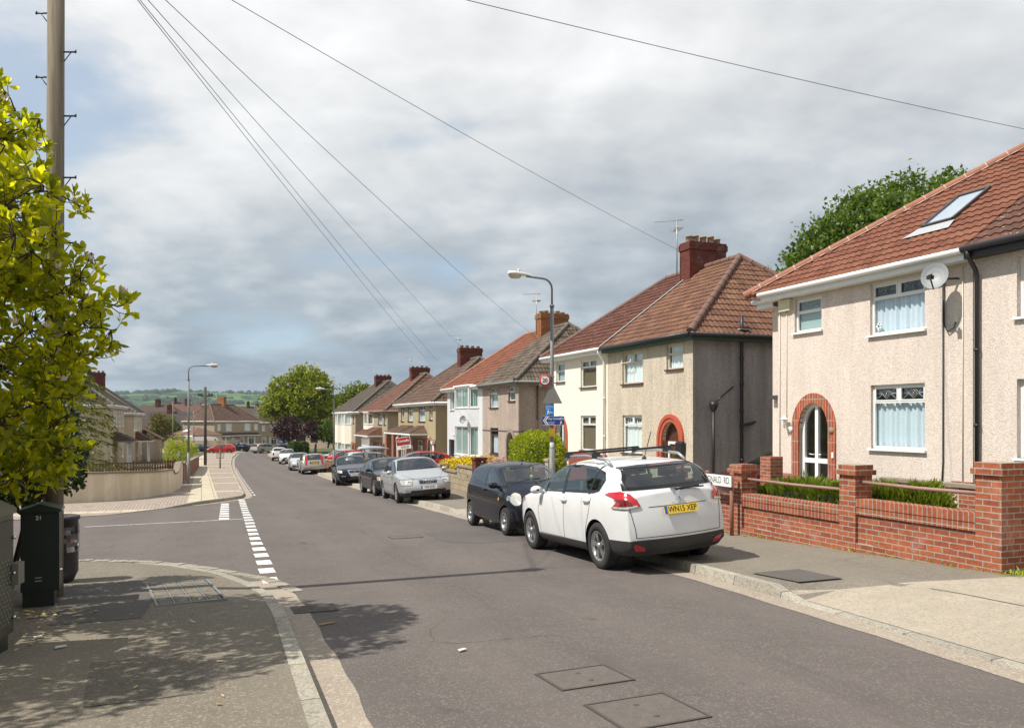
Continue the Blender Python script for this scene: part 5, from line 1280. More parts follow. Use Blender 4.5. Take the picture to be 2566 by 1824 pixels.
    for e in sp.get('plates', ()):
        end, z, txt, m, yoff = e; vw = View(0) if end == 'front' else View(pi); loc, nor = hit(vw, (0, z), .012); mb = MB(); ux = vw.u; n = Vector((vw.o.x, 0, .10 if end == 'front' else sp.get('ptilt', .12))).normalized(); up = n.cross(ux); c = loc + n * .01 + ux * yoff
        M = Matrix(((ux.x, up.x, n.x, c.x), (ux.y, up.y, n.y, c.y), (ux.z, up.z, n.z, c.z), (0, 0, 0, 1))); b = len(mb.v); mb.box(-.26, -.056, -.006, .26, .056, .006); mb.xf(M, b)
        pl = mb.build('number_plate', m, root); tb = MB(); tb.poly([M @ Vector(q) for q in ((-.258, -.054, .0075), (-.215, -.054, .0075), (-.215, .054, .0075), (-.258, .054, .0075))]); tb.build('plate_flag_strip', M_BLUE, pl)
        tb = MB(); add_text(tb, txt, .108, M @ Matrix.Translation((.02, .0, .008)), 0, .0012, .98, .86); tb.build('plate_lettering', M_INK, pl)
    for xa, ang in ((xr, 0), (xf, sp.get('steer', 0.0))):
        for sg in (1, -1):
            wheel(root, xa, sg * (hw - sp.get('wi', .135)), wr, sp.get('ww', .205), sg, sp.get('spk', 5), sp.get('rim'), ang, sp.get('sty', 'twin'))
            mb = MB(); n = 18; y0, y1 = sg * hw * .52, sg * (hw - .035); z0 = wr
            for i in range(n + 1):
                a = pi * (-.12 + 1.24 * i / n); mb.v += [(xa + ar * 1.01 * cos(a), y0, z0 + ar * 1.01 * sin(a)), (xa + ar * 1.01 * cos(a), y1, z0 + ar * 1.01 * sin(a))]
            for i in range(n): mb.face((2 * i, 2 * i + 2, 2 * i + 3, 2 * i + 1))
            mb.poly([(xa + ar * cos(2 * pi * i / 20), y0, z0 + ar * sin(2 * pi * i / 20)) for i in range(20)]); mb.build('wheel_arch', M_BLACK, root)
            if sp.get('archtrim'):
                vw = V_side(sg); o = []; q = []
                for i in range(15): a = pi * (-.06 + 1.12 * i / 14); o.append((-(xa + (ar + .055) * cos(a)) * sg, wr + (ar + .055) * sin(a))); q.append((-(xa + (ar - .005) * cos(a)) * sg, wr + (ar - .005) * sin(a)))
                tm_ = MB()
                for i in range(14): merge(tm_, patch(bvh, vw, [o[i], o[i + 1], q[i + 1], q[i]], .008, grid=.06))
                tm_.build('arch_trim', M_TRIM, root)
    # cabin seen through the glass
    ib = MB(); fl = sp.get('floor', .42); cx0, cx1 = sp['cab']; yw = hw * .80
    ib.box(cx0 - .35, -yw, fl - .06, cx1 + .45, yw, fl); ib.box(cx1 + .12, -yw * .95, fl, cx1 + .42, yw * .95, sp['dash'])
    ib.box(cx0 - .40, -yw * .92, fl, cx0 - .12, yw * .92, sp['dash'] - .02)
    io = ib.build('cabin', M_DASH, root); sb = MB()
    def seat(x, y, w=.24):
        sb.prism([(x - .22, y - w, fl + .1), (x + .28, y - w, fl + .14), (x + .28, y - w, fl + .24), (x - .18, y - w, fl + .22), (x - .34, y - w, fl + .78), (x - .46, y - w, fl + .78)], (0, 2 * w, 0))
        sb.prism([(x - .36, y - .13, fl + .80), (x - .46, y - .13, fl + .80), (x - .47, y - .12, fl + .97), (x - .39, y - .12, fl + .97)], (0, .26, 0)); sb.tube([(x - .41, y, fl + .76), (x - .42, y, fl + .84)], .03, 6)
    mid = sp.get('seatx', (cx0 + cx1) / 2 + .12)
    seat(mid, hw * .42); seat(mid, -hw * .42); seat(mid - .85, hw * .44, .28); seat(mid - .85, -hw * .44, .28); sb.build('seat', M_SEAT, io)
    wb = MB(); c = Vector((cx1 + .02, -hw * .42, sp['dash'] - .02)); t = Vector((-.5, 0, .85)); pr = [c + (Vector((0, 1, 0)) * cos(2 * pi * i / 18) + t * sin(2 * pi * i / 18)) * .18 for i in range(19)]; wb.tube(pr, .014, 5, 0, False); wb.tube([c - Vector((0, .17, 0)), c + Vector((0, .17, 0))], .02, 5); wb.tube([c, c + Vector((.2, 0, -.1))], .03, 6); wb.build('steering_wheel', M_DASH, io)
    root['_bvh'] = 0; del root['_bvh']
    return root, hit, bvh

def place_car(root, a, b, dz_l=0.0, dz_r=0.0, hw=.75, back=False):
    """a: (s, t) of the rear axle on the ground, b: front axle; the sides may stand at other heights (kerb)"""
    A, B = st(*a), st(*b); x = (B - A); x.normalize(); y0 = Vector((0, 0, 1)).cross(x).normalized(); y = (y0 * 2 * hw + Vector((0, 0, dz_l - dz_r))).normalized(); z = x.cross(y).normalized()
    o = (A + B) / 2 + Vector((0, 0, (dz_l + dz_r) / 2)); root['_'] = 0; del root['_']
    root.matrix_world = Matrix(((x.x, y.x, z.x, o.x), (x.y, y.y, z.y, o.y), (x.z, y.z, z.z, o.z), (0, 0, 0, 1)))

# ------------------------------------------------------------ the parked cars
GRP_C = 'cars parked along the right-hand kerb'
P_WHITE = paint('car_white', (.66, .66, .655)); P_BLACK = paint('car_blue_black', (.007, .008, .014), rough=.16, coat=.4); P_SILV = paint('car_silver', (.46, .47, .48), rough=.34, metal=.55)
P_NAVY = paint('car_dark_navy', (.009, .011, .022), rough=.18, coat=.4); P_RED = paint('car_red', (.30, .012, .016)); P_MAROON = paint('car_maroon', (.075, .012, .018)); P_CHAMP = paint('car_champagne', (.40, .38, .33), rough=.36, metal=.5)
P_BRRED = paint('car_bright_red', (.48, .02, .02)); P_DKBL = paint('car_dark_blue', (.015, .025, .06)); P_WARM = paint('car_off_white', (.66, .65, .62)); P_LSIL = paint('car_light_silver', (.55, .56, .57), rough=.32, metal=.45)

def mir(o): return [(-p[0], p[1]) for p in o][::-1]
SUV = dict(S=[(-1.99, 1.08, .98, .745, .24), (-1.94, 1.135, 1.0, .80, .235), (-1.775, 1.365, 1.05, .84, .225), (-1.60, 1.465, 1.06, .855, .215), (-1.2, 1.50, 1.03, .86, .2), (-.6, 1.53, 1.0, .855, .19), (0, 1.515, .98, .855, .19),
              (.34, 1.46, .965, .855, .19), (.74, 1.27, .95, .855, .19), (1.10, 1.08, .935, .85, .19), (1.5, 1.0, .91, .85, .21), (1.82, .91, .86, .79, .22), (1.98, .80, .76, .68, .26)],
           **{'or': [-.06, .06, .065, .04, 0.0], 'of': [-.03, .04, .05, .03, -.03]}, pr=.17, pf=.30, tum=.27, ax=(-1.27, 1.27), wr=.33, ar=.38, ww=.205, wi=.115,
           dlo=[(1.05, 1.015), (.70, 1.22), (.33, 1.40), (.05, 1.44), (-.5, 1.45), (-1.05, 1.425), (-1.40, 1.36), (-1.46, 1.26), (-1.32, 1.10), (-1.15, 1.065)],
           pill=[((-.10, 1.02), (-.16, 1.46), .045), ((-1.02, 1.05), (-1.20, 1.44), .03), ((.62, 1.0), (.56, 1.30), .02)], ws=(.70, .56, 1.08, 1.43), rg=(.705, .58, 1.115, 1.40), rfrit=.045,
           mir=(.72, 1.0), handles=[(-.02 - .16, .92), (-.98, .95)], cab=(-1.05, .75), dash=.99, seatx=.0, plates=[], ptilt=.25, spk=5, archtrim=False)
def dark_low(x, y): return .33 if abs(x) < 1.0 else (.455 if x < -1.35 else .30)

def build_cars():
    # --- nearest: white crossover seen from behind
    tl_o = [(-.14, 1.06), (.03, 1.075), (.16, 1.04), (.26, .955), (.30, .865), (.12, .85), (-.12, .85), (-.06, .91), (-.02, .95), (-.10, 1.0), (-.22, 1.03)]
    sp = dict(SUV, paint=P_WHITE, clad=dark_low, hmat=P_WHITE, mmat=P_WHITE, plates=[('rear', .825, 'WN15 XEP', M_PLY, 0.0)],
              patches=[('fog_light', 'rear', [(.52, .30), (.66, .31), (.70, .40), (.66, .405), (.55, .36)], M_REDL), ('fog_light', 'rear', mir([(.52, .30), (.66, .31), (.70, .40), (.66, .405), (.55, .36)]), M_REDL),
                       ('spoiler', 'rear', [(-.60, 1.402), (.60, 1.402), (.57, 1.422), (.3, 1.438), (-.3, 1.438), (-.57, 1.422)], M_FRIT, .02),
                       ('brake_light', 'rear', [(-.16, 1.415), (.16, 1.415), (.16, 1.428), (-.16, 1.428)], M_REDD, .025),
                       ('headlight', .45, [(-.12, .80), (.22, .90), (.26, .84), (.05, .74)], M_HEADL)],
              lines=[[(-.18, 1.0), (-.16, .60), (-.14, .34)], [(.66, 1.0), (.86, .75), (.80, .36)], [(-1.12, 1.04), (-1.06, .80), (-.93, .55), (-.90, .36)], [(.86, .34), (-.92, .34)]],
              rlines=[[(-.735, 1.06), (-.70, .86), (-.66, .60), (-.655, .49)], [(.735, 1.06), (.70, .86), (.66, .60), (.655, .49)], [(-.655, .49), (.655, .49)], [(-.45, .885), (.45, .885)]])
    c, hit, bvh = car('crossover_car', 'white crossover car with roof bars and yellow rear plate parked half on the kerb', sp, group=GRP_C)
    # wrap-round tail lamps: seen both from behind and from the side
    for sg in (1, -1):
        vw = View(pi - sg * .62); o = [(sg * (p[0] + .45), p[1] + .035) for p in tl_o]
        lm = patch(bvh, vw, o, .020, grid=.025).build('tail_light', M_REDL, c)
        o2 = [(sg * (p[0] * .55 + .49), .955 + (p[1] - .95) * .45) for p in tl_o]; patch(bvh, vw, o2, .026, grid=.03).build('lamp_core', M_REDD, lm)
    for sg in (1, -1):
        vw = View(pi - sg * .62); patch(bvh, vw, [(sg * (q[0] + .45), q[1] + .035) for q in ((-.10, .852), (.12, .847), (.27, .868), (.25, .89), (.10, .878), (-.08, .88))], .025, grid=.03).build('reverse_lamp', M_HEADL, c)
        rr = MB(); y = sg * .60; rr.tube([(-1.42, y, 1.44), (-1.25, y, 1.525), (-.6, y * .99, 1.58), (.0, y * .98, 1.565), (.24, y * .97, 1.48)], [.02, .022, .022, .022, .018], 8); rr.build('roof_rail', M_METAL, c)
    for x in (-.95, .0):
        rb = MB(); rb.box(x - .025, -.64, 1.61, x + .025, .64, 1.64)
        for sg in (1, -1): rb.prism([(x - .06, sg * .60 - .05, 1.55), (x + .06, sg * .60 - .05, 1.55), (x + .03, sg * .60 - .05, 1.625), (x - .03, sg * .60 - .05, 1.625)], (0, .1, 0))
        rb.build('roof_bar', M_BLACK, c)
    ab = MB(); ab.tube([(-1.28, .0, 1.47), (-1.30, 0, 1.53)], [.045, .02], 8); ab.tube([(-1.30, 0, 1.52), (-1.54, 0, 1.88)], .006, 5); ab.build('aerial', M_BLACK, c)
    loc, nor = hit(View(pi), (0.0, 1.10), .03); wb = MB(); wb.tube([loc + Vector((0, .02, -.01)), loc + Vector((.02, -.36, .01))], [.026, .012], 6); wb.tube([loc + Vector((0, 0.1, 0)), loc + Vector((0, -.42, -.01))], .012, 5); wb.build('rear_wiper', M_BLACK, c)
    # badge and lettering on the tailgate
    loc, nor = hit(View(pi), (0, 1.0), .010); n = nor.normalized(); ux = Vector((0, -1, 0)); up = n.cross(ux).normalized()
    def onM(p): return Matrix(((ux.x, up.x, n.x, p.x), (ux.y, up.y, n.y, p.y), (ux.z, up.z, n.z, p.z), (0, 0, 0, 1)))
    bb = MB(); L = [(-.05, -.05), (-.02, -.06), (-.01, -.02), (.01, .0), (.03, -.06), (.055, -.055), (.03, .01), (.02, .05), (.045, .06), (.03, .075), (-.01, .07), (-.05, .055), (-.04, .035), (-.055, .02), (-.02, .015), (-.03, -.02)]
    bb.prism([onM(loc) @ Vector((x * 1.05, y * 1.05, 0)) for x, y in L], n * .008); bb.build('lion_badge', M_CHROME, c)
    loc2, nor2 = hit(View(pi), (0, .905), .010); n = nor2.normalized(); up = n.cross(ux).normalized(); tb = MB(); add_text(tb, 'PEUGEOT', .046, onM(loc2), 0, .0008, 1.25); tb.build('badge_lettering', M_CHROME, c)
    loc3, nor3 = hit(View(pi), (.60, .835), .008); n = nor3.normalized(); ux = Vector((0, 0, 1)).cross(n).normalized(); up = n.cross(ux); tb = MB(); add_text(tb, '2008', .055, onM(loc3), 0, .0008, 1.1); tb.build('model_lettering', M_CHROME, c)
    place_car(c, (9.90, 6.07), (12.40, 6.11), 0.0, .10, .75)

    # --- small dark hatchback nose to nose with it
    CITY = dict(S=[(-1.62, 1.0, .90, .70, .28), (-1.55, 1.20, .93, .77, .25), (-1.42, 1.36, .95, .80, .23), (-1.0, 1.44, .93, .81, .2), (-.4, 1.465, .90, .81, .19), (.1, 1.44, .88, .81, .19), (.42, 1.34, .87, .81, .19), (.8, 1.11, .865, .805, .19), (1.10, .985, .86, .79, .2), (1.4, .87, .80, .755, .22), (1.62, .70, .66, .66, .24)],
                **{'or': [-.04, .05, .06, .04, 0], 'of': [-.03, .03, .04, .03, -.02]}, pr=.12, pf=.26, ax=(-1.17, 1.17), wr=.275, ar=.325, ww=.165, wi=.10,
                dlo=[(.98, .95), (.55, 1.20), (.20, 1.345), (-.2, 1.385), (-.7, 1.375), (-1.12, 1.30), (-1.22, 1.13), (-.9, 1.03), (-.3, .97)], pill=[((-.22, .95), (-.26, 1.40), .04)], ws=(.66, .53, 1.02, 1.385), rg=(.58, .48, 1.05, 1.33),
                mir=(.66, .93), handles=[(-.12, .86)], cab=(-.9, .62), dash=.95, spk=6, sty='solid',
                lines=[[(-.26, .96), (-.28, .6), (-.22, .34)], [(.74, .93), (.84, .7), (.72, .32), (-.2, .32)], ])
    sp = dict(CITY, paint=P_BLACK, patches=[('headlight', .50, smooth_poly([(-.10, .63), (.06, .60), (.20, .72), (.10, .86), (-.06, .82)], 2), M_HEADL), ('grille', 'front', [(-.42, .34), (.42, .34), (.36, .47), (-.36, .47)], M_BLACK), ('grille', 'front', [(-.28, .60), (.28, .60), (.24, .64), (-.24, .64)], M_BLACK)],
              flines=[[(-.60, .86), (-.38, .68), (.38, .68), (.60, .86)]])
    c, hit, bvh = car('hatchback_car', 'small blue black hatchback facing the viewer with a yellow charm behind its windscreen', sp, group=GRP_C)
    for sg in (1, -1):
        loc, nor = hit(View(sg * .50), (sg * .035, .735), .014); lb = MB(); fr = nor.to_track_quat('Z', 'Y').to_matrix().to_4x4(); b = len(lb.v); lb.lathe([(.0, .002), (.035, .004), (.05, .008), (.058, .0)], (0, 0, 0), 16); lb.xf(Matrix.Translation(loc) @ fr, b)
        lb.build('headlight_bulb', M_CHROME, c)
        loc, nor = hit(View(sg * .62), (sg * .16, .70), .012); lb = MB(); lb.lathe([(0, .008), (.03, .006), (.038, 0)], (0, 0, 0), 12); lb.xf(Matrix.Translation(loc) @ nor.to_track_quat('Z', 'Y').to_matrix().to_4x4()); lb.build('indicator', M_AMB, c)
    ch = MB(); ch.tube([(.52, .05, 1.34), (.54, .05, 1.16)], .004, 4); 
    for r_, z in ((.04, 1.13), (.035, 1.06), (.05, .99)): ch.lathe([(0, z + r_), (r_ * .8, z + r_ * .6), (r_, z), (r_ * .7, z - r_ * .7), (0, z - r_)], (.55, .05, 0), 8)
    ch.build('hanging_charm', plain('yellow_charm', (.65, .62, .16), .6), c)
    wb = MB(); p0, n0 = hit(View(0), (.05, 1.045), .02); p1, n1 = hit(View(0), (.52, 1.11), .02); p2, n2 = hit(View(0), (-.40, 1.05), .02); p3, n3 = hit(View(0), (.1, 1.10), .02); wb.tube([p0, p1], .012, 5); wb.tube([p2, p3], .012, 5); wb.build('wiper', M_BLACK, c)
    ab = MB(); ab.tube([(.12, .0, 1.44), (.08, 0, 1.52)], [.02, .006], 6); ab.build('aerial', M_BLACK, c)
    place_car(c, (16.9, 6.45), (14.6, 6.38), 0.0, 0.0, .7)

    # --- saloons
    def saloon(hw=.905, L=4.8, ht=1.45):
        k = ht / 1.45; f = L / 4.8
        return dict(S=[(x * f, zt * k, zb_ * k, w * hw / .905, zl) for x, zt, zb_, w, zl in [(-2.32, .98, .90, .80, .30), (-2.2, 1.03, .93, .86, .26), (-1.75, 1.09, .94, .895, .22), (-1.45, 1.17, .94, .905, .2), (-1.05, 1.34, .93, .905, .19), (-.6, 1.435, .92, .905, .18), (0, 1.455, .905, .905, .18), (.35, 1.40, .90, .905, .18), (.75, 1.20, .89, .905, .18), (1.12, 1.02, .88, .90, .19), (1.6, .92, .845, .885, .2), (2.05, .83, .79, .84, .22), (2.30, .72, .68, .74, .26)]],
                    **{'or': [-.04, .05, .06, .04, 0], 'of': [-.04, .03, .05, .02, -.03]}, pr=.12, pf=.26, ax=(-1.38 * f, 1.38 * f), wr=.32, ar=.365, ww=.205, wi=.12,
                    dlo=[(1.0 * f, .96 * k), (.62 * f, 1.17 * k), (.28 * f, 1.32 * k), (-.1 * f, 1.365 * k), (-.6 * f, 1.34 * k), (-1.02 * f, 1.22 * k), (-1.38 * f, 1.03 * k), (-1.30 * f, .985 * k)], pill=[((-.08 * f, .95 * k), (-.14 * f, 1.40 * k), .04), ((-.95 * f, .97 * k), (-1.02 * f, 1.30 * k), .03)],
                    ws=(.73 * hw / .905, .57 * hw / .905, 1.035 * k, 1.375 * k), rg=(.64, .52, 1.12 * k, 1.36 * k), mir=(.72 * f, .945 * k), handles=[(-.18 * f, .84 * k), (-1.02 * f, .86 * k)], cab=(-.95 * f, .72 * f), dash=.97 * k, spk=5, sty='solid',
                    lines=[[(-.12 * f, .95 * k), (-.12 * f, .6), (-.08 * f, .32)], [(.82 * f, .93 * k), (.90 * f, .7), (.82 * f, .32)], [(-1.0 * f, .97 * k), (-.95 * f, .7), (-.78 * f, .42), (-.78 * f, .32)], [(.82 * f, .32), (-.78 * f, .32)], [(1.2 * f, .56), (-1.9 * f, .58)]])
    A = saloon(.905, 4.8, 1.45)
    hl_ = [(-.24, .59), (.20, .60), (.23, .765), (-.25, .76)]
    sp = dict(A, paint=P_SILV, clad=lambda x, y: .36 if x > 1.55 else .25, plates=[('front', .50, 'Y49 EHO', M_PLW, 0)], patches=[('headlight', .42, hl_, M_HEADL), ('grille', 'front', [(-.30, .60), (.30, .60), (.34, .755), (-.34, .755)], M_CHROME, .008), ('grille_mesh', 'front', [(-.275, .615), (.275, .615), (.31, .735), (-.31, .735)], M_BLACK, .013),
              ('lower_intake', 'front', [(-.56, .33), (.56, .33), (.56, .42), (-.56, .42)], M_BLACK, .006), ('fog_light', 'front', [(.60, .355), (.67, .36), (.67, .41), (.60, .41)], M_HEADL, .008), ('fog_light', 'front', [(-.67, .36), (-.60, .355), (-.60, .41), (-.67, .41)], M_HEADL, .008)], flines=[[(-.72, .92), (-.42, .775), (.42, .775), (.72, .92)]])
    c, hit, bvh = car('saloon_car', 'silver saloon with four ring badge parked across the kerb facing the viewer', sp, group=GRP_C)
    rb = MB()
    for k in range(4):
        loc, nor = hit(View(0), (-.105 + .07 * k, .68), .022); rb.tube([loc + Vector((0, .052 * cos(2 * pi * i / 16), .052 * sin(2 * pi * i / 16))) for i in range(17)], .010, 5, 0, False)
    rb.build('ring_badge', M_CHROME, c); wb = MB()
    for (a, b) in (((-.05, 1.06), (.50, 1.09)), ((.55, 1.06), (.05, 1.09))): wb.tube([hit(View(0), a, .02)[0], hit(View(0), b, .02)[0]], .011, 5)
    wb.build('wiper', M_BLACK, c)
    place_car(c, (28.1, 7.0), (25.45, 6.84), .10, 0.0, .78)
    sp = dict(saloon(.88, 4.6, 1.43), paint=P_NAVY, patches=[('headlight', .55, [(-.15, .58), (.22, .60), (.24, .74), (-.12, .72)], M_HEADL), ('indicator', .62, [(.16, .60), (.25, .61), (.26, .73), (.17, .735)], M_AMB, .011), ('grille', 'front', [(-.3, .56), (.3, .56), (.32, .7), (-.32, .7)], M_BLACK)])
    c, hit, bvh = car('saloon_car', 'dark navy saloon squeezed in directly behind the silver saloon', sp, group=GRP_C)
    place_car(c, (32.6, 7.02), (29.95, 7.0), .08, 0.0, .78)
    sp = dict(saloon(.91, 4.77, 1.47), paint=P_NAVY, plates=[('front', .52, 'HG06 MXR', M_PLW, 0)], patches=[('headlight', .42, [(-.16, .62), (.22, .66), (.26, .80), (-.12, .745)], M_HEADL), ('grille', 'front', [(-.22, .44), (.22, .44), (.36, .76), (-.36, .76)], M_CHROME, .008), ('grille_mesh', 'front', [(-.25, .60), (.25, .60), (.32, .735), (-.32, .735)], M_BLACK, .013), ('lower_intake', 'front', [(-.20, .36), (.20, .36), (.22, .44), (-.22, .44)], M_BLACK, .008), ('fog_light', 'front', [(.45, .44), (.66, .45), (.66, .485), (.45, .48)], M_CHROME, .008), ('fog_light', 'front', [(-.66, .45), (-.45, .44), (-.45, .48), (-.66, .485)], M_CHROME, .008)])
    c, hit, bvh = car('saloon_car', 'black saloon with bright chrome framed grille facing the viewer beside the grey lamp post', sp, group=GRP_C)
    loc, nor = hit(View(0), (0, .675), .03); rb = MB(); rb.tube([loc + Vector((0, .055 * cos(2 * pi * i / 16), .055 * sin(2 * pi * i / 16))) for i in range(17)], .008, 5, 0, False); rb.tube([loc + Vector((0, -.035, .03)), loc + Vector((0, -.015, -.035)), loc + Vector((0, 0, .005)), loc + Vector((0, .015, -.035)), loc + Vector((0, .035, .03))], .006, 4); rb.build('badge', M_CHROME, c)
    place_car(c, (42.9, 7.45), (40.2, 7.2), .08, 0.0, .78)

    # --- estate and hatchbacks farther off
    EST = dict(S=[(-2.25, .92, .86, .80, .30), (-2.22, 1.05, .92, .86, .26), (-2.05, 1.36, .96, .89, .22), (-1.85, 1.45, .96, .90, .2), (-1.0, 1.475, .94, .90, .19), (0, 1.46, .92, .90, .18), (.35, 1.40, .91, .90, .18), (.75, 1.20, .90, .90, .18), (1.12, 1.03, .89, .895, .19), (1.6, .93, .86, .88, .2), (2.05, .85, .80, .84, .22), (2.30, .72, .68, .74, .26)],
               **{'or': [.02, .10, .10, .05, 0], 'of': [-.04, .03, .05, .02, -.03]}, pr=.10, pf=.24, ax=(-1.38, 1.38), wr=.32, ar=.365, wi=.12, lv=2,
               dlo=[(1.0, .96), (.62, 1.17), (.28, 1.33), (-.3, 1.39), (-1.3, 1.395), (-1.75, 1.36), (-1.85, 1.05), (-1.3, .99)], pill=[((-.08, .95), (-.14, 1.42), .04), ((-.95, .97), (-1.02, 1.42), .04)], ws=(.73, .57, 1.045, 1.38), rg=(.66, .56, 1.02, 1.38), mir=(.72, .95), handles=[(-.18, .86), (-1.02, .88)], cab=(-.95, .72), dash=.97, spk=5, sty='solid', tum=.22)
    sp = dict(EST, paint=P_CHAMP, clad=lambda x, y: .33, plates=[('rear', .80, 'R457 KGD', M_PLY, 0)], patches=[('rear_bumper', 'rear', [(-.84, .36), (.84, .36), (.86, .56), (-.86, .56)], P_CHAMP, .03), ('plate_recess', 'rear', [(-.32, .73), (.32, .73), (.32, .88), (-.32, .88)], M_FRIT, .004)])
    c, hit, bvh = car('estate_car', 'champagne estate car seen from behind with tall red corner lamps', sp, group=GRP_C)
    for sg in (1, -1): patch(bvh, View(pi - sg * .5), [(sg * (q[0] + .60), q[1]) for q in [(-.05, .66), (.09, .66), (.08, 1.0), (-.03, 1.38), (-.10, 1.38), (-.07, 1.0)]], .012).build('tail_light', M_REDL, c)
    place_car(c, (58.9, 7.65), (61.65, 7.75), 0.0, .10, .78)
    def hatch(hw=.88, L=4.2, ht=1.43, lv=2):
        k = ht / 1.43; f = L / 4.2
        return dict(S=[(x * f, zt * k, zb_ * k, w * hw / .88, zl) for x, zt, zb_, w, zl in [(-2.02, .98, .90, .78, .30), (-1.95, 1.08, .93, .84, .26), (-1.75, 1.27, .95, .87, .22), (-1.5, 1.37, .95, .88, .2), (-.9, 1.43, .93, .88, .19), (-.2, 1.445, .91, .88, .18), (.25, 1.39, .895, .88, .18), (.7, 1.18, .885, .88, .18), (1.08, 1.0, .875, .875, .19), (1.5, .90, .84, .86, .2), (1.85, .80, .77, .80, .22), (2.03, .68, .65, .70, .26)]],
                    **{'or': [-.04, .05, .06, .04, 0], 'of': [-.04, .03, .05, .02, -.03]}, pr=.12, pf=.26, ax=(-1.29 * f, 1.29 * f), wr=.315, ar=.36, wi=.12, lv=lv,
                    dlo=[(.98 * f, .95 * k), (.6 * f, 1.16 * k), (.2 * f, 1.32 * k), (-.3 * f, 1.365 * k), (-.9 * f, 1.345 * k), (-1.38 * f, 1.25 * k), (-1.52 * f, 1.10 * k), (-1.3 * f, 1.02 * k)], pill=[((-.12 * f, .94 * k), (-.18 * f, 1.40 * k), .04), ((-.95 * f, .97 * k), (-1.02 * f, 1.36 * k), .03)],
                    ws=(.71 * hw / .88, .56 * hw / .88, 1.02 * k, 1.365 * k), rg=(.62, .52, 1.06 * k, 1.32 * k), mir=(.68 * f, .935 * k), handles=[(-.2 * f, .86 * k), (-.98 * f, .88 * k)], cab=(-.95 * f, .68 * f), dash=.96 * k, spk=5, sty='solid',
                    lines=[[(-.14, .95), (-.14, .6), (-.1, .32)], [(.8, .93), (.88, .7), (.8, .32)]])
    HL = ('headlight', .45, [(-.14, .60), (.20, .66), (.24, .80), (-.08, .73)], M_HEADL); GR = ('grille', 'front', [(-.26, .36), (.26, .36), (.34, .70), (-.34, .70)], M_BLACK, .008)
    c, hit, bvh = car('hatchback_car', 'light silver hatchback facing the viewer just behind the champagne estate', dict(hatch(), paint=P_LSIL, patches=[HL, GR, ('lower_intake', 'front', [(-.70, .36), (-.42, .36), (-.42, .44), (-.70, .46)], M_BLACK), ('lower_intake', 'front', [(.42, .36), (.70, .36), (.70, .46), (.42, .44)], M_BLACK)], plates=[('front', .50, 'AJ04 KUF', M_PLW, 0)]), group=GRP_C)
    place_car(c, (69.3, 7.75), (66.8, 7.6), .05, 0.0, .78)
    c, hit, bvh = car('hatchback_car', 'white hatchback with a wide black lower grille parked before the white off-roader', dict(hatch(.86, 3.95, 1.50), paint=P_WARM, patches=[HL, ('grille', 'front', [(-.62, .33), (.62, .33), (.44, .60), (-.44, .60)], M_BLACK, .008), ('badge_strip', 'front', [(-.3, .62), (.3, .62), (.5, .70), (-.5, .70)], M_FRIT, .008)], plates=[('front', .48, 'WX16 FNL', M_PLW, 0)]), group=GRP_C)
    place_car(c, (86.3, 8.45), (84.0, 8.25), .05, 0.0, .78)
    c, hit, bvh = car('off_roader_car', 'white off-roader seen from behind at the head of the kerbside row', dict(SUV, lv=2, paint=P_WHITE, clad=dark_low, archtrim=False, plates=[('rear', .80, 'WR14 YAO', M_PLY, 0)]), group=GRP_C)
    for sg in (1, -1): patch(bvh, View(pi - sg * .45), [(sg * (q[0] + .30), q[1]) for q in [(-.08, .66), (.10, .66), (.10, .98), (-.06, .98)]], .012).build('tail_light', M_REDL, c)
    place_car(c, (93.6, 8.3), (96.1, 8.5), 0.0, .05, .78)
    # --- driveways on the right
    c, hit, bvh = car('hatchback_car', 'dark red hatchback in the front yard behind the silver saloon', dict(hatch(.9, 4.35, 1.50, 3), paint=P_RED, patches=[('tail_light', pi - .5, [(-.1, .8), (.12, .8), (.1, 1.0), (-.08, 1.0)], M_REDL)]), group='cars standing in the front yards')
    yard_car(c, 44.8, 11.6, 4.35, pi / 2)
    c, hit, bvh = car('estate_car', 'white estate car with a grey roof box in a front yard', dict(EST, paint=P_LSIL, lines=[]), group='cars standing in the front yards')
    bx = MB(); prof = [(-1.05, .02, .40), (-.95, .17, .42), (-.2, .22, .42), (.5, .19, .42), (.95, .08, .38), (1.08, .02, .30)]; rings = []
    for x, h, w in prof:
        b = len(bx.v); rings.append(b)
        for (y, z) in ((-w, 0), (w, 0), (w * .98, h * .6), (w * .72, h), (-w * .72, h), (-w * .98, h * .6)): bx.v.append((x - .2, y, 1.62 + z))
    for i in range(5):
        for k in range(6): j = (k + 1) % 6; bx.face((rings[i] + k, rings[i] + j, rings[i + 1] + j, rings[i + 1] + k), 0, None, True)
    bx.face([rings[0] + k for k in range(6)]); bx.face([rings[-1] + k for k in reversed(range(6))])
    rb = tag(bx.build('roof_box', plain('grey_roof_box', (.36, .38, .42), .35), c), None)
    br = MB()
    for x in (-.9, .35): br.box(x - .02, -.62, 1.56, x + .02, .62, 1.61); br.box(x - .03, -.62, 1.45, x + .03, -.58, 1.56); br.box(x - .03, .58, 1.45, x + .03, .62, 1.56)
    br.build('roof_bar', M_BLACK, c); yard_car(c, 54.5, 11.3, 4.6, -pi / 2)
    c, hit, bvh = car('hatchback_car', 'bright red hatchback behind the low brick garden wall', dict(hatch(.86, 4.0, 1.48), paint=P_BRRED), group='cars standing in the front yards'); yard_car(c, 68.0, 11.3, 4.0, pi / 2)
    c, hit, bvh = car('hatchback_car', 'pale silver hatchback farther back beyond the bright red one', dict(hatch(.88, 4.2, 1.5), paint=P_LSIL), group='cars standing in the front yards'); yard_car(c, 71.5, 11.4, 4.0, pi / 2)
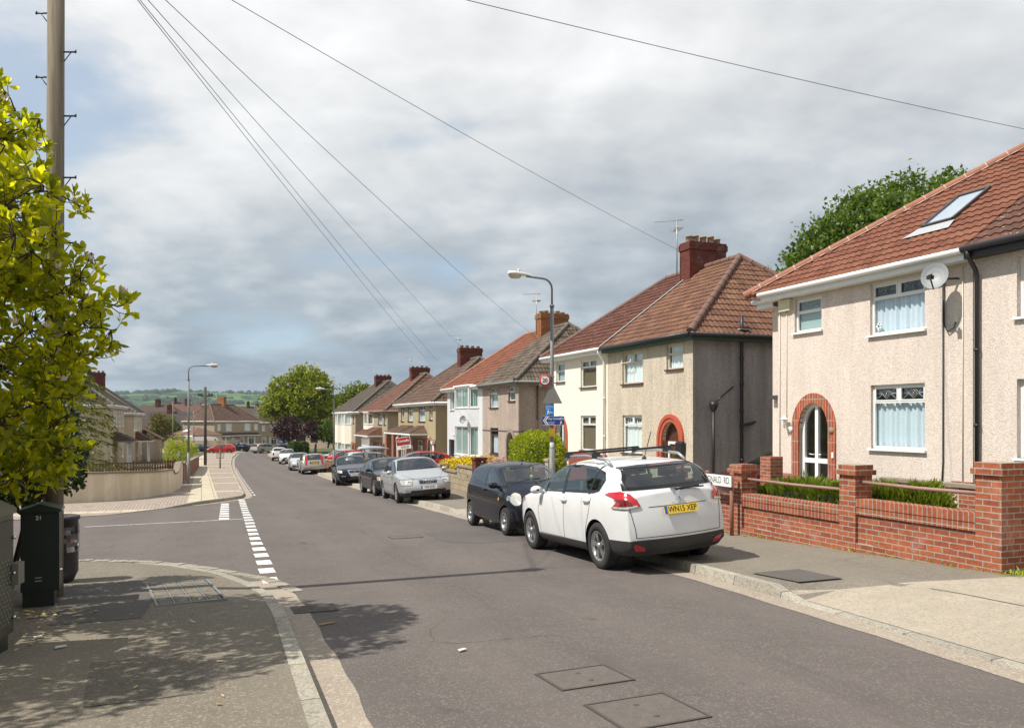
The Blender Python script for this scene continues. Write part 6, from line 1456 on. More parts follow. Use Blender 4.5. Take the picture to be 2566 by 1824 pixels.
    c, hit, bvh = car('hatchback_car', 'maroon car in the driveway between the two pebbledash houses', dict(hatch(.86, 4.1, 1.42), paint=P_MAROON), group='cars standing in the front yards'); yard_car(c, 18.25, 15.7, 3.9, pi * .5)
    # --- by the junction in the distance
    c, hit, bvh = car('hatchback_car', 'red hatchback turning out of the distant side road', dict(hatch(.86, 4.1, 1.45), paint=P_BRRED, patches=[HL]), group='cars by the distant junction'); far_car(c, -43.7, 118.5, R(192))
    c, hit, bvh = car('hatchback_car', 'dark blue hatchback standing left of the red one at the distant side road', dict(hatch(.86, 4.1, 1.45), paint=P_DKBL), group='cars by the distant junction'); far_car(c, -47.6, 121.5, R(8))
    c, hit, bvh = car('estate_car', 'champagne estate car on the bend of the road in front of the far houses', dict(EST, paint=P_CHAMP, lines=[], patches=[('tail_light', pi - .5, [(-.1, .8), (.12, .8), (.1, 1.0), (-.08, 1.0)], M_REDL)]), group='cars by the distant junction'); far_car(c, -37.9, 121.0, R(62))
    c, hit, bvh = car('hatchback_car', 'dark hatchback with a blue load on its roof under the plum tree', dict(hatch(.88, 4.2, 1.5), paint=P_DKBL), group='cars by the distant junction'); far_car(c, -34.2, 118.0, R(100))
    lb = MB(); lb.lathe([(0, 1.62), (.5, 1.62), (.62, 1.70), (.4, 1.84), (0, 1.88)], (-.2, 0, 0), 10); lb.build('roof_load', plain('blue_tarpaulin', (.02, .20, .55), .5), c)
    c, hit, bvh = car('hatchback_car', 'dark grey hatchback near the far house porch right of the red one', dict(hatch(.86, 4.1, 1.48), paint=P_NAVY), group='cars by the distant junction'); far_car(c, -44.6, 128, R(170))
def yard_car(c, s, t, L, rz):
    c.matrix_world = Matrix.Translation(st(s, t, .15)) @ Matrix.Rotation(ANG + rz, 4, 'Z')
def far_car(c, x, y, rz):
    s, t = to_st(x, y); c.matrix_world = Matrix.Translation((x, y, gz(s) + .01)) @ Matrix.Rotation(rz, 4, 'Z')
build_cars()

# ------------------------------------------------------------ gardens and garden walls on the right
strip('front_garden', M_GARD, 6.4, 14.2, [8.93, 11, 40], [.15, .17, .22])
strip('driveway', M_CONC, 14.2, 20.5, [8.93, 11, 40], [.13, .16, .22])
strip('front_garden', M_CONC, 20.5, 28, [8.93, 11, 40], [.14, .15, .18])
strip('front_garden', M_GARD, 28, 31.5, [8.93, 11, 40], [.13, .14, .16])
strip('driveway', M_CONC, 31.5, 76, [8.93, 11, 40], [.13, .14, .16])
strip('front_garden', M_GARD, 76, 170, [lambda s: max(8.93, tr(s) + 2.2), lambda s: max(12, tr(s) + 6), 60], [.125, .15, .2])

class SW:
    """things built in the street frame: origin at (s, t), x along the street, y to the left; z absolute minus base"""
    def __init__(s, s0, t0, dz=0.0): s.s0, s.t0 = s0, t0; s.loc = st(s0, t0, dz); s.zb = s.loc.z
    def X(s, ss): return ss - s.s0
    def Y(s, t): return -(t - s.t0)
    def box(s, mb, s0, s1, t0, t1, z0, z1, m=0): mb.box(s.X(s0), s.Y(t1), z0 - s.zb, s.X(s1), s.Y(t0), z1 - s.zb, m)
    def put(s, name, label, cat, group=None): return empty(name, s.loc, ANG, label, cat, group)

def front_wall():
    k = SW(9.0, 8.87, .12); e = k.put('garden_wall', 'low red brick garden wall of piers and panels in front of the pink pebbledash house', 'wall')
    for (s0, s1, zt, dp) in ((6.60, 6.945, 1.165, .46), (8.86, 9.17, 1.02, .32), (11.46, 11.78, .885, .32)):
        mb = MB(); g = gz((s0 + s1) / 2); k.box(mb, s0, s1, 8.87, 8.87 + dp, g - .2, zt - .15); mb.box(k.X(s0) - .04, k.Y(8.87 + dp) - .04, zt - .15 - k.zb, k.X(s1) + .04, .04, zt - .075 - k.zb); mb.box(k.X(s0) - .01, k.Y(8.87 + dp) - .01, zt - .075 - k.zb, k.X(s1) + .01, .01, zt - k.zb); mb.build('brick_pier', M_BR, e)
    for (s0, s1, zt) in ((6.945, 8.86, .53), (9.17, 11.46, .38)):
        mb = MB(); k.box(mb, s0, s1, 8.92, 9.10, gz(s1) - .3, zt - .225); mb.build('brick_panel', M_BR, e)
        mb = MB(); k.box(mb, s0, s1, 8.885, 9.12, zt - .225, zt - .115); k.box(mb, s0, s1, 8.875, 9.13, zt - .115, zt); mb.build('coping', M_BRS, e)
        mb = MB(); n = 6
        for i in range(n):
            a, b = s0 + (s1 - s0) * i / n, s0 + (s1 - s0) * (i + 1) / n; zt2 = gz((a + b) / 2) + .13 + .22 - .02 * i
            k.box(mb, a, b - .001, 8.875, 8.93, gz(b) - .2, zt2)
        mb.build('brick_plinth', M_BR, e)
    for (s0, s1, z) in ((6.9, 8.9, .772), (9.12, 11.5, .634)):
        mb = MB(); mb.tube([(k.X(s0), k.Y(8.98), z - k.zb), (k.X((s0 + s1) / 2), k.Y(8.98), z - .012 - k.zb), (k.X(s1), k.Y(8.98), z - k.zb)], .024, 8); mb.build('rail', plain('pink_rusty_rail', (.30, .17, .14), .7, var=.4, scale=25), e)
    # the part that runs on behind the white crossover
    mb = MB(); k.box(mb, 11.78, 13.6, 8.9, 9.08, gz(13.6) - .2, .24); mb.build('brick_panel', M_BR, e)
    mb = MB(); k.box(mb, 11.78, 13.6, 8.88, 9.1, .24, .31); mb.build('coping', M_BRS, e)
    mb = MB(); k.box(mb, 13.6, 13.95, 8.84, 9.2, gz(13.6) - .2, .62); k.box(mb, 13.56, 13.99, 8.80, 9.24, .62, .70); mb.build('brick_pier', M_BR, e)
    mb = MB(); mb.tube([(k.X(11.75), k.Y(8.98), .52 - k.zb), (k.X(13.65), k.Y(8.98), .50 - k.zb)], .024, 8); mb.build('rail', M_RUST, e)
    k = SW(14.0, 11.6, .15); e = k.put('gate_pier', 'plain red brick pier at the driveway by the corner of the pink house', 'gate pier'); mb = MB(); k.box(mb, 14.0, 14.34, 11.6, 11.94, gz(14) - .1, .86); mb.build('brick_pier', M_BR, e)
    # screen wall of pierced blocks behind the hedge
    k = SW(10.0, 12.3, .2); e = k.put('screen_wall', 'low screen wall of pierced concrete blocks behind the hedge', 'wall')
    mb = MB(); k.box(mb, 9.6, 11.6, 12.3, 12.5, -.5, .06); k.box(mb, 9.6, 9.95, 12.3, 12.5, .06, .50); k.box(mb, 11.2, 11.6, 12.3, 12.5, .06, .50); mb.build('brick_base', M_BR, e)
    mb = MB(); k.box(mb, 9.55, 11.65, 12.25, 12.55, .50, .56); mb.build('coping', M_STONE, e)
    mb = MB(); cm = plain('pierced_block', (.50, .43, .34), .85, var=.15)
    for q in range(3):
        s0 = 9.97 + q * .41; c = (k.X(s0 + .2), k.Y(12.33), .28 - k.zb)
        for (a, b, c_, d) in ((-.2, .2, -.2, -.17), (-.2, .2, .17, .2), (-.2, -.17, -.17, .17), (.17, .2, -.17, .17)): mb.box(c[0] + a, c[1] - .09, c[2] + c_, c[0] + b, c[1], c[2] + d)
        for sx in (-1, 1):
            for sz in (-1, 1): mb.tube([(c[0], c[1] - .03, c[2]), (c[0] + sx * .05, c[1] - .03, c[2] + sz * .12), (c[0] + sx * .17, c[1] - .03, c[2] + sz * .17)], [.03, .02, .03], 5); mb.tube([(c[0], c[1] - .03, c[2]), (c[0] + sx * .12, c[1] - .03, c[2] + sz * .05), (c[0] + sx * .17, c[1] - .03, c[2] + sz * .17)], [.03, .02, .03], 5)
    mb.build('pierced_block', cm, e)
    # the next front walls down the street
    k = SW(26.3, 8.95, .13); e = k.put('garden_wall', 'grey concrete block garden wall with yellow flowers behind it', 'wall')
    blk = brick('concrete_block', (.38, .31, .22), (.29, .235, .165), (.20, .165, .12), .44, .215, ms=.012)
    for (a, b, h) in ((26.35, 28.4, .92), (28.4, 30.2, .74), (34.0, 36.4, .8)):
        mb = MB(); k.box(mb, a, b, 8.95, 9.12, gz(b) - .2, gz((a + b) / 2) + .13 + h); mb.build('block_panel', blk, e); mb = MB(); k.box(mb, a, b - .002, 8.91, 9.16, gz((a + b) / 2) + .13 + h, gz((a + b) / 2) + .2 + h); mb.build('coping', M_STONE, e)
    for a, m_, h in ((25.95, M_BRDK, 1.22), (30.2, blk, .95)):
        mb = MB(); k.box(mb, a, a + .38, 8.86, 9.24, gz(a) - .2, gz(a) + .13 + h); k.box(mb, a - .04, a + .42, 8.82, 9.28, gz(a) + .13 + h, gz(a) + .21 + h); mb.build('pier', m_, e)
    k = SW(20.6, 8.95, .13); e = k.put('garden_wall', 'short brick wall and piers in front of the cream house, under the round bush', 'wall')
    mb = MB(); k.box(mb, 21.0, 25.6, 8.98, 9.16, gz(25) - .3, gz(23) + .75); mb.build('brick_panel', M_BR, e)
    for a in (20.55, 22.0): mb = MB(); k.box(mb, a, a + .36, 8.9, 9.26, gz(a) - .2, gz(a) + 1.2); mb.build('brick_pier', M_BR, e)
    k = SW(19.4, 9.1, .13); e = k.put('gate_post', 'square pale concrete gate post beside the lamp post', 'gate post'); mb = MB(); k.box(mb, 20.1, 20.32, 9.0, 9.22, gz(20) - .1, gz(20) + 1.35); k.box(mb, 20.07, 20.35, 8.97, 9.25, gz(20) + 1.35, gz(20) + 1.42); mb.build('post', M_CONC, e)
    k = SW(44, 9.0, .13); e = k.put('garden_wall', 'low brick garden wall with piers running behind the black saloon and the estate', 'wall')
    mb = MB()
    for i in range(8): a = 46 + i * 2.2; k.box(mb, a, a + 2.2 - .001, 9.0, 9.18, gz(a + 2) - .2, gz(a + 1.1) + .9)
    mb.build('brick_panel', brick('brown_brick', (.30, .13, .075), (.22, .09, .05)), e)
    mb = MB()
    for i in range(8): a = 46 + i * 2.2; k.box(mb, a, a + 2.2 - .001, 8.96, 9.22, gz(a + 1.1) + .9, gz(a + 1.1) + .97)
    mb.build('coping', M_STONE, e)
    for a in (45.6, 55.0, 63.6): mb = MB(); k.box(mb, a, a + .4, 8.9, 9.3, gz(a) - .2, gz(a) + 1.15); k.box(mb, a - .04, a + .44, 8.86, 9.34, gz(a) + 1.15, gz(a) + 1.24); mb.build('brick_pier', M_BR, e)
    # wheeled bins
    def bin_(label, s, t, lid, z=.15, rz=0.0):
        e = empty('wheelie_bin', st(s, t, z), ANG + rz, label, 'bin'); mb = MB(); a, b = (.22, .20), (.29, .27); v = [(-a[0], -a[1], .05), (a[0], -a[1], .05), (a[0], a[1], .05), (-a[0], a[1], .05), (-b[0], -b[1], .92), (b[0], -b[1], .92), (b[0], b[1], .92), (-b[0], b[1], .92)]
        o = len(mb.v); mb.v += v
        for q in ((3, 2, 1, 0), (4, 5, 6, 7), (0, 1, 5, 4), (1, 2, 6, 5), (2, 3, 7, 6), (3, 0, 4, 7)): mb.face([o + i for i in q])
        mb.build('body', M_BLACK, e); mb = MB(); mb.prism([(-.31, -.32, .92), (.31, -.32, .92), (.31, .30, .92), (.31, .27, .98), (.31, -.2, 1.02), (.31, -.32, .99)][:1] + [(-.31, .30, .92), (-.31, .27, .97), (-.31, -.2, 1.01), (-.31, -.32, .98)], (.62, 0, 0)); mb.build('lid', lid, e)
        for sx in (-1, 1): mb = MB(); mb.lathe([(.0, -.03), (.1, -.03), (.1, .03), (0, .03)], (sx * .25, -.22, .1), 12, axis='x'); mb.build('wheel', M_TYRE, e)
    bin_('black lidded wheeled bin left of the lime lidded one', 13.55, 12.3, M_BLACK, -.05, .1); bin_('wheeled bin with a lime green lid beside the arched door', 12.95, 12.35, plain('lime_lid', (.32, .42, .05), .5), -.08, -.05)
    bin_('black wheeled bin in front of the tan house, at the red car', 47.2, 11.4, M_BLACK)
front_wall()

# street name plate on two rusty posts
def name_plate():
    e = empty('street_sign', st(11.52, 8.72, .12), ANG, 'white street name plate reading DONALD RD. on rusty iron posts', 'street sign'); z0 = e.location.z; zc = .60 - z0
    for x in (.02, .74): mb = MB(); mb.tube([(x, 0, -.1), (x, 0, zc + .14)], .035, 8); mb.build('post', M_RUST, e)
    mb = MB(); mb.box(-.04, .035, zc - .115, .80, .06, zc + .11); pl = mb.build('name_board', plain('white_enamel', (.76, .75, .73), .4, var=.08), e)
    tb = MB(); M = Matrix.Translation((.365, .0625, zc - .005)) @ Matrix(((-1, 0, 0, 0), (0, 0, 1, 0), (0, 1, 0, 0), (0, 0, 0, 1))); add_text(tb, 'DONALD  RD.', .17, M, 0, -.001, 1.0, .70); tb.build('lettering', M_INK, pl)
    mb = MB()
    for (a, b, c, d) in ((-.045, .805, -.12, -.107), (-.045, .805, .10, .113)): mb.box(a, .034, zc + c, b, .066, zc + d)
    mb.build('border', M_INK, pl)
name_plate()

# ------------------------------------------------------------ lamp posts and other posts
def round_sign(mbs, c, ux, n, r, txt, parent):
    """speed-limit roundel: white disc with a red ring"""
    up = Vector((0, 0, 1)); M = Matrix(((ux.x, up.x, n.x, c.x), (ux.y, up.y, n.y, c.y), (ux.z, up.z, n.z, c.z), (0, 0, 0, 1)))
    mb = MB(); b = 0; mb.lathe([(0, 0.006), (r * .78, .006)], (0, 0, 0), 28, 0); mb.lathe([(r * .76, .008), (r, .008), (r, -.01), (0, -.01)], (0, 0, 0), 28, 1); mb.xf(M); s = mb.build('speed_roundel', [M_WHITE, plain('sign_red', (.55, .02, .025), .5)], parent)
    tb = MB(); add_text(tb, txt, r * 1.02, M @ Matrix.Translation((0, -.01, .012)), 0, .006 * r / .3, .95, .95); tb.build('numerals', M_INK, s)
def lamp_post(label, s, t, side, H=6.05, arm=1.02, r0=.075, dz=.12, head=.62):
    """side=+1 reaches left towards the road, -1 right"""
    e = empty('street_lamp', st(s, t, dz), ANG, label, 'street lamp', 'street lamps along the road'); mb = MB(); mb.tube([(0, 0, -.2), (0, 0, 1.6)], [r0, r0], 12); mb.tube([(0, 0, 1.58), (0, 0, 1.64)], [r0, r0 * .75], 12); mb.tube([(0, 0, 1.62), (0, 0, H - .75)], [r0 * .74, r0 * .62], 12); mb.tube([(0, 0, H - .76), (0, 0, H - .70)], r0 * .85, 12); mb.build('pole', M_GREYPOST, e)
    mb = MB(); pts = [(0, 0, H - .72), (0, 0, H - .28)] + [(0, side * .26 * (1 - cos(a)), H - .28 + .26 * sin(a)) for a in (pi / 8, pi / 4, 3 * pi / 8, pi / 2)] + [(0, side * arm * .72, H + .01)]; mb.tube(pts, .028, 8); mb.build('bracket', M_GREYPOST, e)
    hb = MB(); y0 = side * (arm * .62); prof = [(0, .045), (.12, .075), (.4, .10), (.7, .115), (.95, .09), (1.0, .04)]; rings = []
    for f, w in prof:
        b = len(hb.v); rings.append(b)
        for k in range(12): a = 2 * pi * k / 12; hb.v.append((w * cos(a), y0 + side * f * head, H + .04 + (w * .75 * max(0, sin(a)) + .012 * sin(a)) - .02 * (1 - f)))
    for i in range(5):
        for k in range(12): j = (k + 1) % 12; hb.face((rings[i] + k, rings[i] + j, rings[i + 1] + j, rings[i + 1] + k), 0, None, True)
    hb.face([rings[-1] + k for k in range(12)]); hb.face([rings[0] + k for k in range(12)])
    hb.lathe([(.035, H + .11), (.04, H + .16), (.03, H + .19), (0, H + .195)], (0, y0 + side * head * .5, 0), 8)
    h = hb.build('lantern', plain('lantern_shell', (.60, .60, .57), .45, var=.1), e); gb = MB(); gb.lathe([(.098, 0), (.09, -.06), (.06, -.10), (0, -.11)], (0, 0, 0), 12)
    gb.v = [(x, y * 1.9 + y0 + side * head * .68, z + H + .035) for x, y, z in gb.v]; gb.build('lamp_bowl', plain('lamp_bowl', (.50, .44, .30), .2, var=.15), h)
    return e
def main_lamp():
    H = 6.08; e = lamp_post('grey street lamp carrying the speed roundel and blue direction signs', 19.0, 8.62, 1, H); z0 = e.location.z
    Rw = Matrix.Rotation(-ANG, 3, 'Z'); vx = (Rw @ Vector((1, 0, 0))).normalized(); n = (Rw @ Vector((0, -1, 0))).normalized()
    def Z(py): return CAM_Z + (HY_ - py) / F_ * 20.85 - z0
    mpx = 20.85 / F_
    def fr(cx, py): return Vector((0, 0, Z(py))) + vx * cx + n * .085
    m_grey = plain('sign_back_grey', (.20, .185, .175), .6, var=.1)
    # roundel on its grey backing board, turned to the oncoming drivers (towards the viewer)
    c = fr(-.19, 953); mb = MB(); b = 0; q = [c + vx * a + Vector((0, 0, d)) for a, d in ((-.145, -.165), (.145, -.165), (.145, .165), (-.145, .165))]; mb.prism(q, n * -.02); bd = mb.build('sign_board', m_grey, e); bd['label'] = '20 speed roundel on a square grey board'
    round_sign(None, c + n * .012, vx, n, .145, '20', bd)
    # back of a triangular sign facing the other way
    mb = MB(); zt, zb = Z(960), Z(1011); mb.prism([Vector((0, 0, zt)) + n * .075, Vector((0, 0, zb)) + n * .075 + vx * -.26, Vector((0, 0, zb)) + n * .075 + vx * .27], n * -.015); mb.build('triangular_sign_back', m_grey, e)
    mb = MB(); M_SB = plain('cycle_sign_blue', (.0, .20, .58), .45, var=.04); M_SD = plain('direction_sign_blue', (.012, .045, .24), .45, var=.04)
    # small upright cycle sign with a pointed right edge
    x0, x1, zt, zb = -.175, .055, Z(1014), Z(1041); mb.prism([fr(x0 + 0, 0) * 0 + Vector((0, 0, z)) + vx * x + n * .09 for x, z in ((x0, zb), (x1 - .03, zb), (x1, (zt + zb) / 2), (x1 - .03, zt), (x0, zt))], n * .01); sg = mb.build('cycle_route_sign', M_SB, e)
    mb = MB()
    def txt(mb, s, size, x, z, sx=1.0, sp=1.0, bold=.0): add_text(mb, s, size, Matrix(((vx.x, 0, n.x, vx.x * x + n.x * .115), (vx.y, 0, n.y, vx.y * x + n.y * .115), (0, 1, 0, z), (0, 0, 0, 1))), 0, bold, sp, sx)
    def rect(mb, x0, x1, z0, z1, off=.113): mb.poly([Vector((0, 0, z)) + vx * x + n * off for x, z in ((x0, z0), (x1, z0), (x1, z1), (x0, z1))])
    txt(mb, 'Downend Town', .05, -.07, zt - .05, .6); txt(mb, 'School', .05, -.10, zt - .11, .8)
    def cycle(mb, x, z, r):
        for dx in (-1.25, 1.25): mb.tube([Vector((0, 0, z + r * sin(a))) + vx * (x + dx * r + r * cos(a)) + n * .115 for a in np.linspace(0, 2 * pi, 13)], r * .13, 4, 0, False)
        f = [(-1.25, 0), (-.5, 1.0), (.85, 1.0), (0, 0), (-1.25, 0)]; mb.tube([Vector((0, 0, z + r * b_)) + vx * (x + r * a_) + n * .115 for a_, b_ in f], r * .12, 4); mb.tube([Vector((0, 0, z + r * b_)) + vx * (x + r * a_) + n * .115 for a_, b_ in ((1.25, 0), (.75, 1.5), (1.1, 1.6))], r * .12, 4); mb.tube([Vector((0, 0, z + r * b_)) + vx * (x + r * a_) + n * .115 for a_, b_ in ((0, 0), (-.6, 1.3), (-.85, 1.35), (-.3, 1.35))], r * .12, 4)
    def walker(mb, x, z, h):
        k = h / 2.0
        def T(*p): return [Vector((0, 0, z + k * b_)) + vx * (x + k * a_) + n * .115 for a_, b_ in p]
        mb.lathe([(0, 0), (k * .2, 0)], T((.05, 1.8))[0], 10, axis='y'); mb.tube(T((.0, 1.5), (-.02, .85)), k * .2, 5); mb.tube(T((-.02, .85), (.35, .45), (.5, .0)), k * .12, 5); mb.tube(T((-.02, .85), (-.25, .4), (-.6, .05)), k * .12, 5); mb.tube(T((0, 1.45), (.4, 1.15), (.55, .9)), k * .09, 5); mb.tube(T((0, 1.45), (-.4, 1.2), (-.45, .85)), k * .09, 5)
    walker(mb, -.10, zb + .02, .13); cycle(mb, -.04, zb + .07, .022); mb.build('sign_lettering', M_WHITE, sg)
    # blue City Centre sign pointing left
    mb = MB(); x0, x1, zt, zb = -.255, .32, Z(1042.5), Z(1065); rect(mb, x0, x1, zb, zt, .105); mb.prism([Vector((0, 0, z)) + vx * x + n * .09 for x, z in ((x0, zb), (x1, zb), (x1, zt), (x0, zt))], n * .012); sg = mb.build('direction_sign', M_SD, e); sg['label'] = 'blue sign reading City Centre with a white left arrow'
    mb = MB(); zm = (zt + zb) / 2; hh = (zt - zb) / 2; 
    for o_, w_ in ((.0, .022), (.045, .03)): mb.prism([Vector((0, 0, zm + b_ * hh * .92)) + vx * (x0 + .015 + o_ + a_) + n * .113 for a_, b_ in ((0, 0), (.075, -1), (.075 + w_, -1), (w_, 0), (.075 + w_, 1), (.075, 1))], n * .002)
    txt(mb, 'City Centre', .082, .045, zt - .068, .82, 1.0, .0006); txt(mb, 'Via Fillwood', .045, -.02, zb + .075, .8); txt(mb, 'Broadway', .045, -.02, zb + .033, .8); cycle(mb, .245, zt - .075, .026); walker(mb, .235, zb + .015, .105)
    rect(mb, x0, x1, zt - .006, zt); rect(mb, x0, x1, zb, zb + .006); mb.build('sign_lettering', M_WHITE, sg)
    mb = MB(); 
    for z in (Z(1070), Z(1085)): pass
    mb.tube([(0, 0, Z(1093)), (0, 0, Z(1072))], .062, 12); mb.build('yellow_sticker', plain('yellow_sticker', (.72, .48, .02), .5), e)
    mb = MB(); mb.tube([(0, 0, Z(1135)), (0, 0, Z(1108))], .060, 12); mb.build('paper_notice', plain('grey_paper', (.42, .43, .42), .7, var=.2), e)
    mb = MB()
    for py in (945, 961, 970, 1006, 1046): mb.tube([(0, 0, Z(py)), (0, 0, Z(py) + .03)], .068, 12)
    mb.build('clamp', M_METAL, e)
main_lamp()
lamp_post('tall grey street lamp beside the curved cream wall', 44.4, -.62, -1, 6.15, 1.35)
lamp_post('grey street lamp on the right pavement between the champagne estate and the black saloon', 56.6, 8.72, 1, 5.9)
lamp_post('distant pale street lamp left of the dark wooden pole', 122, -1.0, -1, 7.0, 1.6)
lamp_post('far street lamp standing among the houses beyond the side road', 150, -16, 1, 6.6, 1.4)

def tele_pole():
    e = empty('telegraph_pole', (-5.24, 9.07, gz(to_st(-5.24, 9.07)[0]) + .08), 0, 'tall weathered wooden telegraph pole with climbing steps behind the magnolia', 'telegraph pole'); mb = MB(); H = 8.2
    mb.tube([(-.035, 0, -.3), (0.0, 0, H)], [.102, .086], 16); mb.build('pole', M_WOODPOLE, e); z0 = e.location.z
    for i, py in enumerate((35, 132, 195, 292, 360, 446, 520, 609, 690)):
        z = CAM_Z + (HY_ - py) / F_ * 9.07 - z0; sg = 1 if i % 2 else -1; r = .1
        mb = MB(); mb.tube([(sg * r * .9, -.01, z), (sg * (r + .125), -.01, z)], .010, 6); mb.tube([(sg * (r + .125), -.01, z - .012), (sg * (r + .125), -.01, z + .022)], .012, 6); mb.tube([(sg * (r + .075), -.01, z), (sg * r * .92, -.01, z - .11)], .006, 5); mb.build('climbing_step', M_DARKPIPE, e)
    mb = MB(); mb.box(-.02, -.14, H - .35, .02, .14, H - .30)
    for a in range(6): mb.lathe([(.03, H - .2), (.05, H - .15), (.03, H - .1), (0, H - .1)], (.12 * cos(a), .12 * sin(a), 0), 8)
    mb.build('insulator', M_BLACK, e)
    top = e.location + Vector((0, 0, H - .15)); m = plain('cable_black', (.02, .02, .022), .6)
    def wire(label, end, sag, r=.0055):
        end = Vector(end); n = 26; pts = []
        for i in range(n + 1): f = i / n; p = top.lerp(end, f); p.z -= sag * 4 * f * (1 - f); pts.append(p)
        w = MB(); w.tube(pts, r, 5); tag(w.build('overhead_wire', m), label, 'wire', 'wires from the telegraph pole')
    def P2(px, py, s, t): X, Y = CS * t - SN * s, CS * s + SN * t; return Vector((X, Y, CAM_Z + (HY_ - py) / F_ * Y))
    wire('overhead wire ending at the chimney of the buff pebbledash house', P2(1697, 629, 26.1, 17.3), .13)
    wire('overhead wire ending by the orange brick chimney of the grey pink house', P2(1326, 845, 40.3, 17.3), .18)
    wire('overhead wire falling to the dark chimney of the tan house', P2(1172, 868, 54, 17.3), .10)
    wire('lowest overhead wire, falling to the roof of the tan house pair', P2(1136, 915, 57, 16.0), .16)
    wire('second lowest overhead wire, close beside the lowest one', P2(1140, 905, 57.5, 16.6), .11)
    wire('single overhead wire crossing the sky to the right edge', P2(2700, 350, 12.0, 18.5), .10)
tele_pole()
def small_pole(label, s, t, H, r, mat, cross=True):
    e = empty('utility_pole', st(s, t, .1), ANG, label, 'utility pole'); mb = MB(); mb.tube([(0, 0, -.2), (0, 0, H)], [r, r * .75], 10); mb.build('pole', mat, e)
    if cross:
        mb = MB(); mb.box(-.05, -.65, H - .9, .05, .65, H - .8)
        for y in (-.6, -.35, .35, .6): mb.lathe([(.05, H - .8), (.09, H - .68), (.05, H - .6), (0, H - .6)], (0, y, 0), 8)
        mb.build('cross_arm', M_DARKPIPE, e)
small_pole('dark wooden pole with a short cross arm beside the distant brick pavement', 82.1, .35, 7.6, .16, plain('dark_pole_wood', (.075, .062, .045), .9, var=.3))
small_pole('thin brown post left of the distant tall lamp', 110, -3.4, 7.0, .10, M_WOODPOLE, False)
def speed_post():
    e = empty('speed_sign', st(84, -1.9, .1), ANG, '20 speed roundel on a thin post beyond the cream wall', 'road sign'); mb = MB(); mb.tube([(0, 0, -.1), (0, 0, 2.5)], .04, 8); mb.build('post', M_GREYPOST, e)
    Rw = Matrix.Rotation(-ANG, 3, 'Z'); vx = Rw @ Vector((1, 0, 0)); n = Rw @ Vector((0, -1, 0)); c = Vector((0, 0, 2.15)) + n * .06
    mb = MB(); mb.prism([c + vx * a + Vector((0, 0, d)) for a, d in ((-.34, -.34), (.34, -.34), (.34, .34), (-.34, .34))], n * -.02); b = mb.build('sign_board', M_GREYPOST, e); round_sign(None, c + n * .012, vx, n, .30, '20', b)
speed_post()
def guard():
    e = empty('sapling', st(72.5, 1.5, .1), ANG, 'young street tree on a stake inside a wire guard', 'sapling'); mb = MB(); mb.tube([(0, 0, 0), (0, 0, 1.6)], .06, 8); mb.build('stake', M_WOODPOLE, e); mb = MB()
    for k in range(14):
        a = 2 * pi * k / 14; mb.tube([(.30 * cos(a), .30 * sin(a), .9), (.30 * cos(a), .30 * sin(a), 2.3)], .008, 4)
    for z in (.9, 1.35, 1.8, 2.3): mb.tube([(.30 * cos(2 * pi * k / 16), .30 * sin(2 * pi * k / 16), z) for k in range(17)], .01, 4, 0, False)
    mb.build('wire_guard', plain('rusty_wire', (.10, .075, .055), .8), e); mb = MB(); mb.tube([(0, 0, 0), (.02, .03, 2.6)], [.03, .015], 6)
    for k in range(8): a = k * 2.4; mb.tube([(.01, .02, 1.7 + .1 * k), (.28 * cos(a), .28 * sin(a), 2.0 + .1 * k)], [.012, .005], 4)
    mb.build('trunk', M_WOODPOLE, e)
    mb = MB(); mb.lathe([(0, .03), (.5, .02), (.62, -.01)], (0, 0, 0), 14); mb.build('bark_mulch', plain('mulch', (.24, .15, .08), .95, var=.3, scale=30), e)
guard()

# estate agent's board
def sold_board():
    e = empty('estate_agent_board', st(39.0, 9.2, .15), ANG, 'leaning red and white estate agent board reading Connells SOLD', 'sign board'); z0 = e.location.z
    Rw = Matrix.Rotation(-ANG, 3, 'Z'); vx = Rw @ Vector((1, 0, 0)); n = Rw @ Vector((0, -1, 0)); k = 39.7 / F_
    vz = (Vector((0, 0, 1)) + vx * -.13).normalized(); vx = (vx + Vector((0, 0, .14))).normalized(); c = Vector((0, 0, 1.69 + (HY_ - 1112) / F_ * 39.7 - z0)) + vx * .28
    mb = MB(); mb.prism([Vector((.0, .0, 0)) + n * .02 + Rw @ Vector((dx, 0, 0)) for dx in (-.035, .035)] + [c - vx * .30 + vz * .36 + Rw @ Vector((dx, 0, 0)) + n * .02 for dx in (.035, -.035)], n * -.05); mb.build('post', plain('white_painted_post', (.62, .60, .55), .6), e)
    red = plain('agent_red', (.36, .02, .02), .5, var=.06); mb = MB()
    mb.prism([c + vx * a + vz * d + n * .03 for a, d in ((-.36, -.30), (.36, -.30), (.36, .30), (-.36, .30))], n * -.03); bd = mb.build('board', M_WHITE, e)
    mb = MB(); mb.poly([c + vx * a + vz * d + n * .034 for a, d in ((-.335, -.10), (.335, -.10), (.335, .275), (-.335, .275))]); mb.build('red_panel', red, bd)
    M = lambda x, z, o: Matrix(((vx.x, vz.x, n.x, 0), (vx.y, vz.y, n.y, 0), (vx.z, vz.z, n.z, 0), (0, 0, 0, 1))).copy()
    def TM(x, z, o): m = M(0, 0, 0); p = c + vx * x + vz * z + n * o; m.translation = p; return m
    tb = MB(); add_text(tb, 'Connells', .175, TM(0, .12, .038), 0, .003, 1.0, .92); tb.build('lettering', M_WHITE, bd); tb = MB(); add_text(tb, 'SOLD', .15, TM(.05, -.20, .038), 0, .002, 1.1); tb.build('lettering', M_INK, bd)
sold_board()

